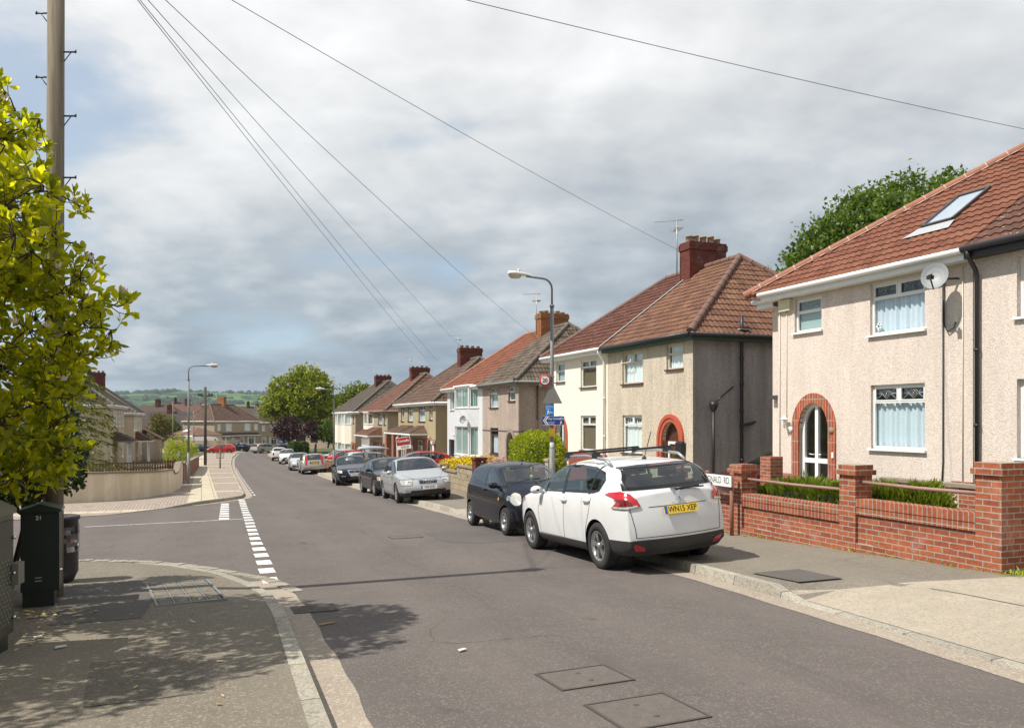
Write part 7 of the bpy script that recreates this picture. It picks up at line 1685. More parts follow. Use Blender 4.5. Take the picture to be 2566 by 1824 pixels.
# ------------------------------------------------------------ cabinets and litter bin on the near left pavement
M_CABG = plain('green_cabinet_paint', (.016, .026, .016), .33, var=.25, scale=5, coat=.3); M_CABD = plain('dark_cabinet_paint', (.014, .019, .014), .45, var=.3, scale=5)
def cabinets():
    s, t = 9.70, -1.55; e = empty('street_cabinet', (-5.14, 8.62, gz(9.75) + .095), R(25), 'dark green telecom cabinet numbered 21 with a low pitched lid', 'cabinet'); w, d, h = .36, .34, 1.10
    mb = MB(); mb.box(-w / 2 + .015, -d / 2 + .015, -.1, w / 2 - .05, d / 2 - .015, .16); mb.build('plinth', M_CABD, e); mb = MB(); mb.box(-w / 2, -d / 2, .16, w / 2, d / 2, h - .09); bd = mb.build('body', M_CABD, e)
    mb = MB(); mb.prism([(-w / 2 - .025, -d / 2 - .02, h - .09), (w / 2 + .025, -d / 2 - .02, h - .09), (w / 2 + .025, -d / 2 - .02, h - .065), (0, -d / 2 - .02, h), (-w / 2 - .025, -d / 2 - .02, h - .065)], (0, d + .04, 0)); mb.build('lid', M_CABG, e)
    mb = MB(); mb.box(-w / 2 + .012, -d / 2 - .012, .18, w / 2 - .012, -d / 2 - .002, h - .11); dr = mb.build('door', M_CABD, e); tb = MB(); add_text(tb, '21', .06, Matrix.Translation((-.01, -d / 2 - .0135, h - .15)) @ Matrix.Rotation(pi / 2, 4, 'X'), 0, .001); tb.build('numerals', M_WHITE, dr)
    mb = MB()
    for z in (.27, .305): mb.box(-.045, -d / 2 - .016, z, .02, -d / 2 - .012, z + .014)
    mb.build('vent_slot', M_METAL, dr); mb = MB(); mb.lathe([(0, .02), (.015, .02), (.018, 0)], (w / 2, -.05, .36), 8, axis='x'); mb.build('lock', M_CHROME, e)
    e = empty('street_cabinet', (-4.15, 6.36, gz(7.3) + .09), R(12), 'larger green telecom cabinet with a perforated side at the left edge', 'cabinet'); w, d, h = .80, .62, 1.26
    mb = MB(); mb.box(-w + .03, -d / 2 + .03, -.15, -.03, d / 2 - .03, .12); mb.build('plinth', M_CABD, e); mb = MB(); mb.box(-w, -d / 2, .12, 0, d / 2, h - .14); mb.build('body', M_CABG, e)
    mb = MB(); mb.prism([(.02, -d / 2 - .02, h - .14), (.02, d / 2 + .02, h - .14), (.02, d / 2 + .02, h - .05), (.02, -d / 2 - .02, h - .05)][:2] + [(.02, d / 2 + .02, h - .10), (.02, 0, h), (.02, -d / 2 - .02, h - .10)], (-w - .04, 0, 0)); mb.build('lid', plain('green_lid', (.03, .06, .03), .3, var=.2, coat=.4), e)
    mb = MB(); mb.box(.0, -d / 2 + .03, .16, .012, d / 2 - .03, h - .19); dr = mb.build('side_panel', plain('olive_panel', (.055, .054, .038), .4, var=.12), e)
    mb = MB()
    for i in range(15):
        for j in range(8): y = -d / 2 + .09 + j * .057 + (.028 if i % 2 else 0); mb.lathe([(0, .0145), (.012, .0145), (.016, .012)], (0, y, .22 + i * .037), 8, axis='x')
    mb.build('perforation', plain('perforation_pale', (.14, .14, .105), .6), dr)
    for z in (.25, .62, .92): mb = MB(); mb.tube([(.012, d / 2 - .05, z), (.04, d / 2 - .05, z)], .016, 8); mb.build('lock', M_CHROME, dr)
    mb = MB(); mb.box(.0, d / 2 - .06, .52, .06, d / 2 + .07, .70); mb.build('lock_box', plain('grey_lock_box', (.16, .155, .13), .5), e)
    mb = MB(); mb.box(-w + .02, -d / 2 - .012, .16, -.02, -d / 2 - .001, h - .17); mb.build('door', M_CABD, e)
    mb = MB()
    for z in (.3, .62, .95): mb.box(-.06, -d / 2 - .03, z, -.02, -d / 2 - .013, z + .08)
    mb.build('hinge', M_METAL, e)
    e = empty('litter_bin', (-5.80, 10.15, gz(11.2) + .09), 0, 'round dark litter bin wrapped in clear plastic behind the numbered cabinet', 'litter bin'); mb = MB(); mb.lathe([(0, 0), (.14, 0), (.18, .09), (.195, .12), (.195, .78), (.215, .79), (.215, .83), (.18, .84), (.16, .80), (0, .78)], (0, 0, 0), 20); mb.build('body', plain('bin_purple_grey', (.045, .038, .048), .5, var=.2), e)
    mb = MB(); rnd = random.Random(3); rows = []
    for z in np.linspace(.38, .70, 7): rows.append([((.202 + .014 * rnd.random()) * cos(2 * pi * k / 24), (.202 + .014 * rnd.random()) * sin(2 * pi * k / 24), z + .02 * rnd.random()) for k in range(24)])
    for i in range(6):
        for k in range(24): j = (k + 1) % 24; mb.poly([rows[i][k], rows[i][j], rows[i + 1][j], rows[i + 1][k]], 0, None, True)
    mb.build('plastic_wrap', glassmat('plastic_film', (.9, .9, .95), .14, .9), e); mb = MB(); mb.prism([(-.16, -.225, .50), (-.03, -.235, .50), (-.03, -.235, .66), (-.16, -.225, .66)], (0, .01, 0)); mb.build('paper_notice', plain('olive_paper', (.20, .19, .10), .7), e)
cabinets()
# litter on the ground
def litter():
    rnd = random.Random(8); pale = plain('pale_wrapper', (.62, .58, .52), .5); leafm = plain('fallen_leaf', (.36, .22, .08), .8, var=.4, scale=40); m_tan = plain('dry_leaf', (.45, .36, .18), .8, var=.3)
    mb = MB()
    for i in range(90):
        if i < 45: x, y = -4.85 + rnd.gauss(0, .22), 8.05 + rnd.gauss(0, .14)
        elif i < 65: x, y = -4.35 + rnd.gauss(0, .25), 7.2 + rnd.gauss(0, .4)
        else: x, y = rnd.uniform(-4.5, -.5), rnd.uniform(4.6, 9.5)
        s, t = to_st(x, y)
        if t > tl(s) - .3: continue
        a = rnd.uniform(0, 6.3); l = rnd.uniform(.018, .045); w = l * .45; z = gz(s) + .10; u = Vector((cos(a), sin(a), 0)); v = Vector((-u.y, u.x, 0)); c = Vector((x, y, z))
        mb.poly([c - u * l, c - v * w + Vector((0, 0, .006)), c + u * l + Vector((0, 0, .012)), c + v * w + Vector((0, 0, .004))], rnd.choice((0, 1, 1)))
    tag(mb.build('fallen_leaves', [leafm, m_tan]), kind='stuff')
    for i, (s, t, lab, l) in enumerate(((6.35, 2.05, 'white paper scrap on the road right of the tree shadow', .04), (7.9, 1.15, 'brown lolly stick lying by the drain gully', .09), (8.05, -1.35, 'white crumpled wrapper by the foot of the green cabinets', .035), (7.55, -1.1, 'flattened white paper strip on the left pavement', .045))):
        mb = MB(); dz = .012 if t > .8 else .1; p = st(s, t, dz); u = (DIR * .35 + NRM).normalized(); v = Vector((-u.y, u.x, 0)); w = .014 if 'stick' in lab else .022
        mb.prism([p - u * l - v * w, p + u * l - v * w * .6, p + u * l * .9 + v * w, p - u * l * .8 + v * w], (0, 0, .008)); tag(mb.build('litter', pale if 'stick' not in lab else leafm), lab, 'litter', None)
litter()

# ------------------------------------------------------------ left side beyond the junction: cream wall, fences, houses
def path_wall(name, label, pts, hts, thick, base, mat, copm=None, cat='wall', coph=.06, parts=True):
    """wall along street points with a height at every point; built about its first point"""
    o = st(*pts[0]); e = empty(name, o, 0, label, cat); P = [st(*p) - o for p in pts]; mb = MB(); cb = MB(); n = len(P); off = []
    for i in range(n):
        d = (P[min(i + 1, n - 1)] - P[max(i - 1, 0)]); d.z = 0; d.normalize(); off.append(Vector((-d.y, d.x, 0)) * thick)
    for i in range(n - 1):
        a, b = P[i], P[i + 1]; q = [a, b, b + off[i + 1], a + off[i]]; za, zb = Vector((0, 0, hts[i])), Vector((0, 0, hts[i + 1])); lo = Vector((0, 0, base))
        mb.poly([a + lo, b + lo, b + zb, a + za]); mb.poly([a + off[i] + lo, a + off[i] + za, b + off[i + 1] + zb, b + off[i + 1] + lo]); mb.poly([a + za, b + zb, b + zb + off[i + 1], a + za + off[i]])
        if copm:
            oa, ob = off[i] / thick * .04, off[i + 1] / thick * .04; up = Vector((0, 0, coph)); A, B, C, D = a - oa + za, b - ob + zb, b + off[i + 1] + ob + zb, a + off[i] + oa + za
            cb.poly([A, B, B + up, A + up]); cb.poly([A + up, B + up, C + up, D + up]); cb.poly([D, D + up, C + up, C]); cb.poly([A, D, C, B])
    for i, s_ in ((0, 1), (n - 1, -1)):
        a = P[i]; mb.poly([a + Vector((0, 0, base)), a + Vector((0, 0, hts[i])), a + off[i] + Vector((0, 0, hts[i])), a + off[i] + Vector((0, 0, base))])
    mb.build('wall_face', mat, e)
    if copm: cb.build('coping', copm, e)
    return e
def creamwall():
    m, N = newmat('cream_rendered_wall'); tc = N.n('ShaderNodeNewGeometry').outputs['Position']; mp = N.n('ShaderNodeMapping', {0: tc, 'Scale': (1, 1, .25)}).outputs[0]
    c = N.mix(N.ramp(N.noise(mp, 2.2, 8, .7), [(.42, 1.0), (.62, 0.0)]), (.72, .63, .48, 1), (.58, .49, .36, 1)); c = N.mix(N.ramp(N.noise(tc, 1.3, 8, .75), [(.62, 0.0), (.74, .7)]), c, (.30, .23, .14, 1))
    c = N.mix(N.ramp(N.noise(tc, 4.2, 8, .8), [(.66, 0.0), (.70, .6)]), c, (.20, .17, .12, 1)); out(N, N.n('ShaderNodeBsdfPrincipled', {'Base Color': c, 'Roughness': .9, 'Normal': N.n('ShaderNodeBump', {'Strength': .4, 'Distance': .01, 'Height': N.noise(tc, 30, 5, .7)}).outputs[0]}))
    base = [(29.6, -8.0), (29.9, -6.0), (30.2, -4.2), (30.6, -3.1), (31.4, -2.4), (32.5, -1.86), (34.2, -1.4), (36.2, -1.12), (38.5, -.98), (40.2, -.92), (41.2, -.9), (42.0, -.9), (43.4, -.88)]
    pts = [];
    for a, b in zip(base, base[1:]):
        for i in range(3): pts.append((a[0] + (b[0] - a[0]) * i / 3, a[1] + (b[1] - a[1]) * i / 3))
    pts.append(base[-1]); hts = []
    for s, t in pts:
        h = 1.02 if s < 36.5 else (.84 if s < 37.6 else .84 + .42 * min(1, (s - 37.6) / 2.6) ** 2)
        hts.append(h + max(0, (33 - s)) * .02)
    path_wall('cream_wall', 'curved cream rendered garden wall with rust stains beyond the junction', pts, hts, .2, -.3, m, plain('dark_coping', (.20, .155, .11), .85, var=.3))
    br = brick('left_brick', (.28, .10, .06), (.2, .07, .04))
    path_wall('garden_wall', 'short brick and timber boundary with stepped tops beside the tall lamp post', [(44.6, -.86), (47.5, -.84), (47.6, -.84), (50.5, -.8), (54, -.75)], [1.15, 1.2, 1.0, 1.05, 1.0], .2, -.3, br, M_STONE)
    path_wall('garden_wall', 'distant brown wall leading to the dark wooden pole', [(57, -.7), (64, -.5), (72, -.3), (80, -.2)], [1.1, 1.15, 1.1, 1.0], .2, -.3, br, M_STONE)
    strip('lawn', M_GARD, 30.4, 70, [-30, lambda s: lerp([(30, -4.4), (31, -2.9), (33, -1.95), (36, -1.35), (45, -1.05), (80, -.5)], s)], [.35, .35]); strip('lawn', M_GARD, 70, 130, [-30, lambda s: lerp([(70, -.6), (85, -1.8), (130, 1.0)], s)], [.13, .13])
    # brown timber trellis and gate behind the wall
    e = empty('trellis_fence', st(39.5, -4.9, .35), ANG - R(27.6), 'brown timber trellis fence above the cream wall', 'fence'); tm = plain('dark_stained_timber', (.11, .05, .028), .75, var=.3); mb = MB(); L = 7.7; sl = (gz(46.3) - gz(39.5)) / 7.7
    def zt(x): return x * sl
    for z in (.35, .62, .92): mb.prism([(0, -.02, z), (L, -.02, z + zt(L)), (L, -.02, z + zt(L) + .05), (0, -.02, z + .05)], (0, .04, 0))
    for i in range(33): x = i * L / 32; w = .05 if i % 8 == 0 else .018; mb.box(x - w, -.035, zt(x) - .2, x + w, .035, zt(x) + (1.05 if i % 8 == 0 else .95))
    mb.build('trellis', tm, e)
    e = empty('timber_gate', st(44.3, -1.6, .25), ANG, 'brown timber gate with a swooping top by the tall lamp post', 'gate'); mb = MB(); pts = [(0, 0), (0, 1.25), (.25, 1.0), (.5, .88), (.9, .82), (2.6, .80), (2.6, 0)]
    mb.prism([(x, -.03, z) for x, z in pts], (0, .06, 0)); mb.build('gate_leaf', tm, e)
    path_wall('panel_fence', 'white boarded fence strip topping the low wall behind the trellis', [(47, -2.4), (56, -2.2)], [1.0, .95], .08, .5, M_CREAMW, None, 'fence')
creamwall()

M_PBL = pebble('pebbledash_left', (.42, .325, .23), (.70, .56, .42), 44, .8, .22)
GRP_L = 'houses along the left side of the street'
def left_house(label, s_far, T, b, W, near, ze, zr, wmat, rmat, ups, lows=(), porch=None, ch=None, D=8.0, grp=GRP_L, rz=None, loc=None, door=None):
    """faces the road from the left: local x runs back towards the viewer, so the hip of the nearer half is at x=W"""
    h = empty('house', loc if loc is not None else Vector((*st(s_far, T).xy, b)), (ANG + pi) if rz is None else rz, label, 'house', grp); P = PF(0)
    shell(h, W, D, ze, wmat, [tuple(w) for w in ups] + [tuple(w) for w in lows], near)
    for w in ups: window(h, P, *w, transom=.3, tm=1 if w[1] - w[0] > 1.1 else 0, curt='white', sill=M_WHITE, dep=.005, fw=.08)
    for w in lows: window(h, P, *w, transom=.25, tm=1, mull=1, curt='sides', sill=M_WHITE, dep=.005, fw=.08)
    roof_half(h, W, D, ze, zr, 3.0, near, rmat, M_HIPGR, hi=False); gutter(h, W, .3, ze, 0 if near else -.3, W + .3 if near else W, M_WHITE, M_WHITE, D=D, hipx=W if near else 0.0)
    if porch: porch_roof(h, *porch)
    if ch: cx = 0 if near else W; chimney(h, cx - .38, cx + .38, -D / 2 - .85, -D / 2 + .8, zr - .55, ch, M_BROR if rz is not None else M_BRDK, 4, broken=True, seed=int(abs(T) * 9))
    return h
def left_row():
    b = -2.55; ze = 5.35; zr = 8.5
    h = left_house('pale pebbledash house nearest behind the cedar, black porch canopy over white bay windows', 76.0, -6.75, b, 6.0, True, ze, zr, M_PBL, T_GRY, [(.5, 1.7, 3.6, 4.9), (2.2, 3.4, 3.6, 4.9), (4.6, 5.5, 3.7, 4.9)], [(4.9, 5.8, .8, 2.3)], porch=(-.4, 3.9, 2.45, 3.15, 1.5, T_GRY, 'porch_roof', False, .3))
    wb = MB(); P = PF(1.2)
    for x in np.arange(.0, 3.7, .6): wb.box(x, 1.0, .0, x + .09, 1.09, 2.4)
    for z in (0.0, 1.0, 2.0): wb.box(.0, 1.01, z, 3.69, 1.08, z + .09)
    wb.build('porch_window', M_WHITE, h); gl = MB(); gl.poly([(.05, 1.05, .1), (3.6, 1.05, .1), (3.6, 1.05, 2.4), (.05, 1.05, 2.4)]); gl.build('porch_glass', M_GLASS, h); pn = MB(); pn.box(.05, .98, .05, 1.9, 1.0, .95); pn.build('porch_panel', M_WHITE, h)
    h = left_house('attached farther half of the pale left pair, bay windows under a small slated lean-to', 82.0, -6.75, b, 6.0, False, ze, zr, M_PBL, T_GRY, [(.6, 1.8, 3.6, 4.9), (3.6, 5.0, 3.6, 4.9)], [(.6, 2.2, .8, 2.4)], ch=9.55)
    b = -3.05
    h = left_house('second pale house on the left with brown framed upper windows and a lean-to porch', 94.5, -6.4, b, 6.0, True, ze, zr, M_PBL, T_GRY, [(1.0, 2.4, 3.5, 4.9), (3.6, 5.2, 3.5, 4.9)], [(.6, 2.0, .8, 2.4)], porch=(-.3, 4.0, 2.5, 3.4, 1.6, T_RBR, 'porch_roof', True, .2))
    wb = MB()
    for x in np.arange(.0, 3.7, .6): wb.box(x, 1.1, 0, x + .1, 1.2, 2.4)
    wb.box(0, 1.12, 0, 3.7, 1.18, .8); wb.build('porch_window', M_WHITE, h)
    h = left_house('farther half of the second left pair with a tall chimney', 100.5, -6.4, b, 6.0, False, ze, zr, M_PBL, T_GRY, [(.6, 1.8, 3.6, 4.9), (3.6, 5.0, 3.6, 4.9)], [(.6, 2.2, .8, 2.4)], ch=9.7)
    # garage with a low tiled roof
    g = empty('garage', st(106, -4.5, .1), ANG + pi, 'low garage with a brown tiled roof beyond the second left pair', 'garage', GRP_L); mb = MB(); mb.box(0, -5, -.5, 5, 0, 2.5); mb.build('wall', M_PBL, g); tile_plane('roof', T_RBR, g, (-.2, .3, 2.45), (1, 0, 0), (0, -3.0, 1.7), [(0, 0), (5.4, 0), (5.4, 3.45), (0, 3.45)], .36, .4, res=3); tile_plane('back_slope', T_RBR, g, (5.2, -5.3, 2.45), (-1, 0, 0), (0, 2.6, 1.7), [(0, 0), (5.4, 0), (5.4, 3.1), (0, 3.1)], .36, .4, res=3)
    mb = MB(); mb.box(.6, .0, 0, 3.2, .05, 2.1); mb.build('garage_door', plain('tan_garage_door', (.36, .26, .15), .7), g)
    # houses closing the view
    def far_pair(corner, phi, b, lab1, lab2, rm1, wm, W=6.2, porch=True):
        e_ = Vector((cos(phi), sin(phi), 0)); rz = math.atan2(-e_.y, -e_.x)
        ups = [(.5, 1.4, 3.5, 4.7), (2.6, 4.2, 3.4, 4.8)]; ups2 = [(1.6, 3.2, 3.4, 4.8), (4.6, 5.4, 3.5, 4.7)]
        for k, (lab, near) in enumerate(((lab1, True), (lab2, False))):
            o = Vector(corner) + e_ * (W * (k + 1)); o.z = b
            h = left_house(lab, 0, 0, 0, W, near, 5.3, 8.6, wm, rm1, ups2 if near else ups, [(1.0, 3.4, .6, 2.2), (4.3, 5.4, .3, 2.2)], porch=((-.2 if near else .6, W - (1.2 if near else 0), 2.55, 3.0, 1.1, T_GRY, 'porch_roof', True, .1) if porch else None), ch=10.0 if not near else None, grp='houses closing the end of the road', rz=rz, loc=o)
    far_pair((-56.6, 150, 0), R(67), -4.0, 'tan house with brown hipped roof facing the far bend, its sunlit side to the left', 'joined right half of the far tan pair, its chimney at the middle', T_BRN, M_TAN2)
    far_pair((-52.5, 163.5, 0), R(58), -4.3, 'grey brown house behind the bend with a white arched door', 'half hidden house behind the big street tree', T_GRY, M_TAN2, porch=False)
    b2 = empty('bungalow', pix(412, 1128, 141), R(-22), 'low cream annexe with a shallow brown roof and skylight left of the far tan pair', 'bungalow'); mb = MB(); mb.box(0, 0, -.5, 6.5, 7, 2.7); mb.build('wall', plain('cream_annexe', (.52, .42, .29), .8, var=.12), b2); mb = MB(); mb.v += [(-.3, -.3, 2.7), (6.8, -.3, 2.7), (6.8, 7.3, 2.7), (-.3, 7.3, 2.7), (2.5, 3.5, 4.1), (4.2, 3.5, 4.1)]
    for q in ((0, 1, 5, 4), (1, 2, 5), (2, 3, 4, 5), (3, 0, 4)): mb.face(q)
    mb.build('roof', M_HIPBR, b2); mb = MB(); mb.prism([(3.2, .9, 3.26), (4.3, .9, 3.26), (4.2, 2.0, 3.67), (3.3, 2.0, 3.67)], (0, -.03, .08)); mb.build('skylight', M_WHITE, b2); mb = MB(); mb.box(1.2, -.05, 1.0, 2.2, .0, 2.0); mb.box(3.0, -.05, 1.0, 4.0, 0, 2.0); mb.build('window', M_FRIT, b2); mb = MB(); mb.box(-.3, -.36, 2.5, 6.8, -.3, 2.7); mb.build('fascia', M_WHITE, b2)
    # cream yard wall and a white van behind it
    w = empty('yard_wall', pix(424, 1131, 128), R(14), 'long cream yard wall with piers behind the red hatchback', 'wall'); mb = MB(); mb.box(0, 0, -.6, 11, .2, 1.75); mb.build('wall_face', plain('cream_wall2', (.50, .41, .28), .85, var=.15), w)
    for x in (0, 2.6, 5.6, 10.8): mb = MB(); mb.box(x - .2, -.1, -.6, x + .2, .3, 1.95); mb.build('pier', M_STONE, w)
    v = empty('parked_van', pix(462, 1130, 137), R(10), 'white van roof showing above the cream yard wall', 'van'); mb = MB(); prof = [(0, .4), (0, 2.0), (.25, 2.45), (3.6, 2.5), (4.9, 2.35), (5.9, 1.35), (6.4, 1.1), (6.5, .4)]; mb.prism([(x, 0, z) for x, z in prof], (0, 1.9, 0)); mb.build('body', P_WHITE, v); mb = MB(); mb.prism([(4.95, -.01, 1.4), (5.8, -.01, 1.4), (5.0, -.01, 2.2)], (0, 1.92, 0)); mb.build('window', M_FRIT, v)
    for x in (1.1, 5.2):
        for y in (.1, 1.8): mb = MB(); mb.lathe([(0, -.1), (.35, -.1), (.35, .1), (0, .1)], (x, y, .35), 14, axis='y'); mb.build('wheel', M_TYRE, v)
    g = empty('iron_gate', pix(570, 1130, 125), R(12), 'dark wrought iron gate with an arched top beside the far porch', 'gate'); mb = MB()
    for i in range(13): x = i * .15; mb.tube([(x, 0, 0), (x, 0, 1.9 + .35 * sin(pi * i / 12))], .03, 5)
    mb.tube([(i * .15, 0, 1.9 + .35 * sin(pi * i / 12)) for i in range(13)], .04, 5); mb.tube([(0, 0, .2), (1.8, 0, .2)], .04, 5); mb.build('gate_leaf', M_BLACK, g)
left_row()

# ------------------------------------------------------------ roofs of the streets beyond
def distant():
    def far_house(label, px, py, Z, W, D, rz, rm, zr=3.2, ze=5.2, ch=True, base=None):
        """px, py: where the ridge middle shows"""
        p = pix(px, py, Z); h = empty('distant_house', (p.x, p.y, p.z - zr - ze), rz, label, 'house', 'houses of the streets beyond'); mb = MB(); mb.box(-W / 2, -D / 2, -4, W / 2, D / 2, ze); mb.build('wall', M_TAN2, h); mb = MB(); a, b, o = W / 2 + .3, D / 2 + .3, W / 2 - D * .38
        mb.v += [(-a, -b, ze), (a, -b, ze), (a, b, ze), (-a, b, ze), (-o, 0, ze + zr), (o, 0, ze + zr)]
        for q in ((0, 1, 5, 4), (1, 2, 5), (2, 3, 4, 5), (3, 0, 4)): mb.face(q)
        r = mb.build('roof', rm, h)
        if ch: mb = MB(); mb.box(-.4, -.8, ze + zr - .6, .4, .8, ze + zr + 1.3); mb.box(-.46, -.86, ze + zr + 1.1, .46, .86, ze + zr + 1.22); [mb.lathe([(.13, ze + zr + 1.3), (.12, ze + zr + 1.6), (0, ze + zr + 1.6)], (0, -.55 + .36 * k, 0), 8) for k in range(4)]; mb.build('chimney', M_BROR if 'orange' in label else M_BRDK, r)
        mb = MB()
        for x in (-W * .3, W * .1): mb.box(x, -D / 2 - .03, 3.3, x + 1.5, -D / 2, 4.6)
        mb.build('window', M_FRIT, h)
    r1 = plain('far_brown_tiles', (.07, .045, .036), .9, var=.25, scale=2); r2 = plain('far_red_tiles', (.10, .052, .038), .9, var=.25, scale=2); r3 = plain('far_dark_tiles', (.05, .037, .033), .9, var=.25, scale=2)
    for a in (('distant roof with two stacks just right of the left row of houses', 396, 1015, 185, 13, 9, .1, r1), ('broad dark distant roof behind the yellow tree', 425, 1031, 165, 15, 9, .25, r3), ('distant roof at the foot of the hills left of the tall lamp', 470, 1012, 205, 13, 9, .0, r2), ('low distant roof between the lamp and the dark pole', 440, 1008, 235, 12, 9, .4, r1), ('small distant roof left of the orange chimney', 505, 1022, 215, 12, 9, -.2, r2),
              ('distant roof right of the far tan pair under the hills', 622, 1018, 220, 13, 9, .3, r1), ('small far roof in the gap left of the big street tree', 645, 1024, 250, 12, 9, .0, r3), ('brown roofed house behind the lamp right of the big street tree', 815, 1045, 165, 13, 9, -.4, r1), ('reddish roof end touching the farthest house of the right row', 838, 1040, 150, 9, 8, -.3, r2)): far_house(*a)
distant()

# ------------------------------------------------------------ plants
def mesh_np(name, V, F, mat, parent=None, loc=None, smooth=False):
    me = bpy.data.meshes.new(name); V = np.asarray(V, dtype=np.float32); F = np.asarray(F, dtype=np.int32); k = F.shape[1]
    me.vertices.add(len(V)); me.vertices.foreach_set('co', V.ravel()); me.loops.add(F.size); me.loops.foreach_set('vertex_index', F.ravel()); me.polygons.add(len(F)); me.polygons.foreach_set('loop_start', np.arange(0, F.size, k, dtype=np.int32)); me.polygons.foreach_set('loop_total', np.full(len(F), k, dtype=np.int32))
    me.update(calc_edges=True); me.validate(); me.materials.append(mat); o = bpy.data.objects.new(name, me); COL.objects.link(o)
    if parent is not None: o.parent = parent
    if loc is not None: o.location = loc
    return o
def leaves_np(C, size, rng, up=.35, aspect=.55, jitter=.35, axis=None, fold=.25, blunt=False):
    """a small folded leaf at every point of C: 6 corners, two quads sharing the midrib"""
    n = len(C); d = rng.normal(size=(n, 3)); 
    if axis is not None: d = axis + jitter * d
    d[:, 2] += up; d /= np.linalg.norm(d, axis=1)[:, None]
    r = rng.normal(size=(n, 3)); s = np.cross(d, r); s /= np.linalg.norm(s, axis=1)[:, None]; nn = np.cross(s, d); L = (size * (1 + .35 * rng.normal(size=n)).clip(.5, 1.7))[:, None]; w = L * aspect * .5
    b = C; t = C + d * L; m1 = .62 if blunt else .45
    l = C + d * L * m1 + s * w + nn * w * fold * 2; r2 = C + d * L * m1 - s * w + nn * w * fold * 2; m = C + d * L * .5
    V = np.stack([b, l, t, r2], axis=1).reshape(-1, 3)
    if blunt:
        l2 = C + d * L * .86 + s * w * .62 + nn * w * fold; r3 = C + d * L * .86 - s * w * .62 + nn * w * fold; V = np.stack([b, l, l2, t, r3, r2], axis=1).reshape(-1, 3); i = np.arange(n)[:, None] * 6
        return V, np.concatenate([i + np.array([[0, 1, 2, 3]]), i + np.array([[0, 3, 4, 5]])], axis=0)
    i = np.arange(n)[:, None] * 4; return V, i + np.array([[0, 1, 2, 3]])
def limbs(mb, root, tips, r0, rng, trunk_h=.35, seg=5, wob=.12, minr=.006):
    """tapered trunk and limbs joining the root to every tip"""
    nodes = [(Vector(root), None, r0)]; root = Vector(root); ct = sum((Vector(t) for t in tips), Vector()) / len(tips); top = root.lerp(ct, trunk_h); pts = [root.lerp(top, f) + Vector((rng.normal() * wob * f * .5, rng.normal() * wob * f * .5, 0)) for f in np.linspace(0, 1, 5)]
    mb.tube(pts, [r0 * (1.25 - .3 * f) if f > 0 else r0 * 1.5 for f in np.linspace(0, 1, 5)], 9); sk = [(pts[-1], r0 * .9)] + [(p, r0) for p in pts[2:]]
    for t in sorted(tips, key=lambda q: (Vector(q) - top).length):
        t = Vector(t); best = min(sk, key=lambda k: (k[0] - t).length + .25 * max(0, k[0].z - t.z)); a = best[0]; L = (t - a).length
        if L < 1e-3: continue
        ra = max(minr, min(best[1] * .72, .05 * L + minr)); q = [a.lerp(t, f) + Vector((rng.normal(), rng.normal(), rng.normal())) * wob * L * .12 * (f * (1 - f) * 4) + Vector((0, 0, .10 * L * f * (1 - f) * 2)) for f in np.linspace(0, 1, seg)]
        mb.tube(q, [ra + (minr - ra) * f for f in np.linspace(0, 1, seg)], 5, 0, False)
        for i, p in enumerate(q[1:]): sk.append((p, max(minr, ra * (1 - (i + 1) / seg))))
def blob_pts(blobs, n, rng, shell=.55):
    """points spread through a set of ellipsoids (centre, radii), denser towards the outside"""
    vol = np.array([b[1][0] * b[1][1] * b[1][2] for b in blobs]) ** .75; k = rng.choice(len(blobs), size=n, p=vol / vol.sum()); d = rng.normal(size=(n, 3)); d /= np.linalg.norm(d, axis=1)[:, None]; r = rng.random(n) ** (1 / 3) * (1 - shell) + shell * rng.random(n) ** .2
    return np.array([b[0] for b in blobs])[k] + d * r[:, None] * np.array([b[1] for b in blobs])[k]
L_OAK = leafmat('leaf_street_tree', [(.08, .12, .013), (.155, .205, .018), (.235, .275, .022), (.28, .26, .03)], .42)
L_DK = leafmat('leaf_dark_green', [(.03, .065, .012), (.07, .125, .018), (.12, .19, .022), (.16, .22, .03)], .35)
L_YG = leafmat('leaf_yellow_green', [(.15, .20, .016), (.25, .31, .02), (.35, .41, .027), (.43, .47, .04)], .42)
L_PL = leafmat('leaf_plum', [(.022, .012, .016), (.045, .018, .026), (.07, .03, .035)], .3, tcol=(1.6, .7, .8))
L_HG = leafmat('leaf_hedge', [(.020, .038, .008), (.04, .075, .012), (.075, .12, .018)], .3)
L_CED = leafmat('leaf_cedar', [(.035, .06, .010), (.09, .12, .014), (.18, .20, .016), (.27, .26, .02)], .3)
L_MAG = leafmat('leaf_magnolia', [(.14, .175, .014), (.27, .305, .018), (.42, .44, .024), (.56, .54, .035)], .64, .36, (1.85, 1.75, .4))
L_IVY = leafmat('leaf_ivy', [(.012, .026, .008), (.03, .055, .012), (.06, .09, .02)], .25)
L_FLW = leafmat('petal_yellow', [(.55, .38, .01), (.75, .55, .015), (.80, .65, .05)], .3, .6)
L_BARK = plain('bark', (.085, .068, .05), .95, var=.35, scale=12, bump=.8, bscale=25); L_TWIG = plain('twig_bark', (.05, .035, .025), .9, var=.3)

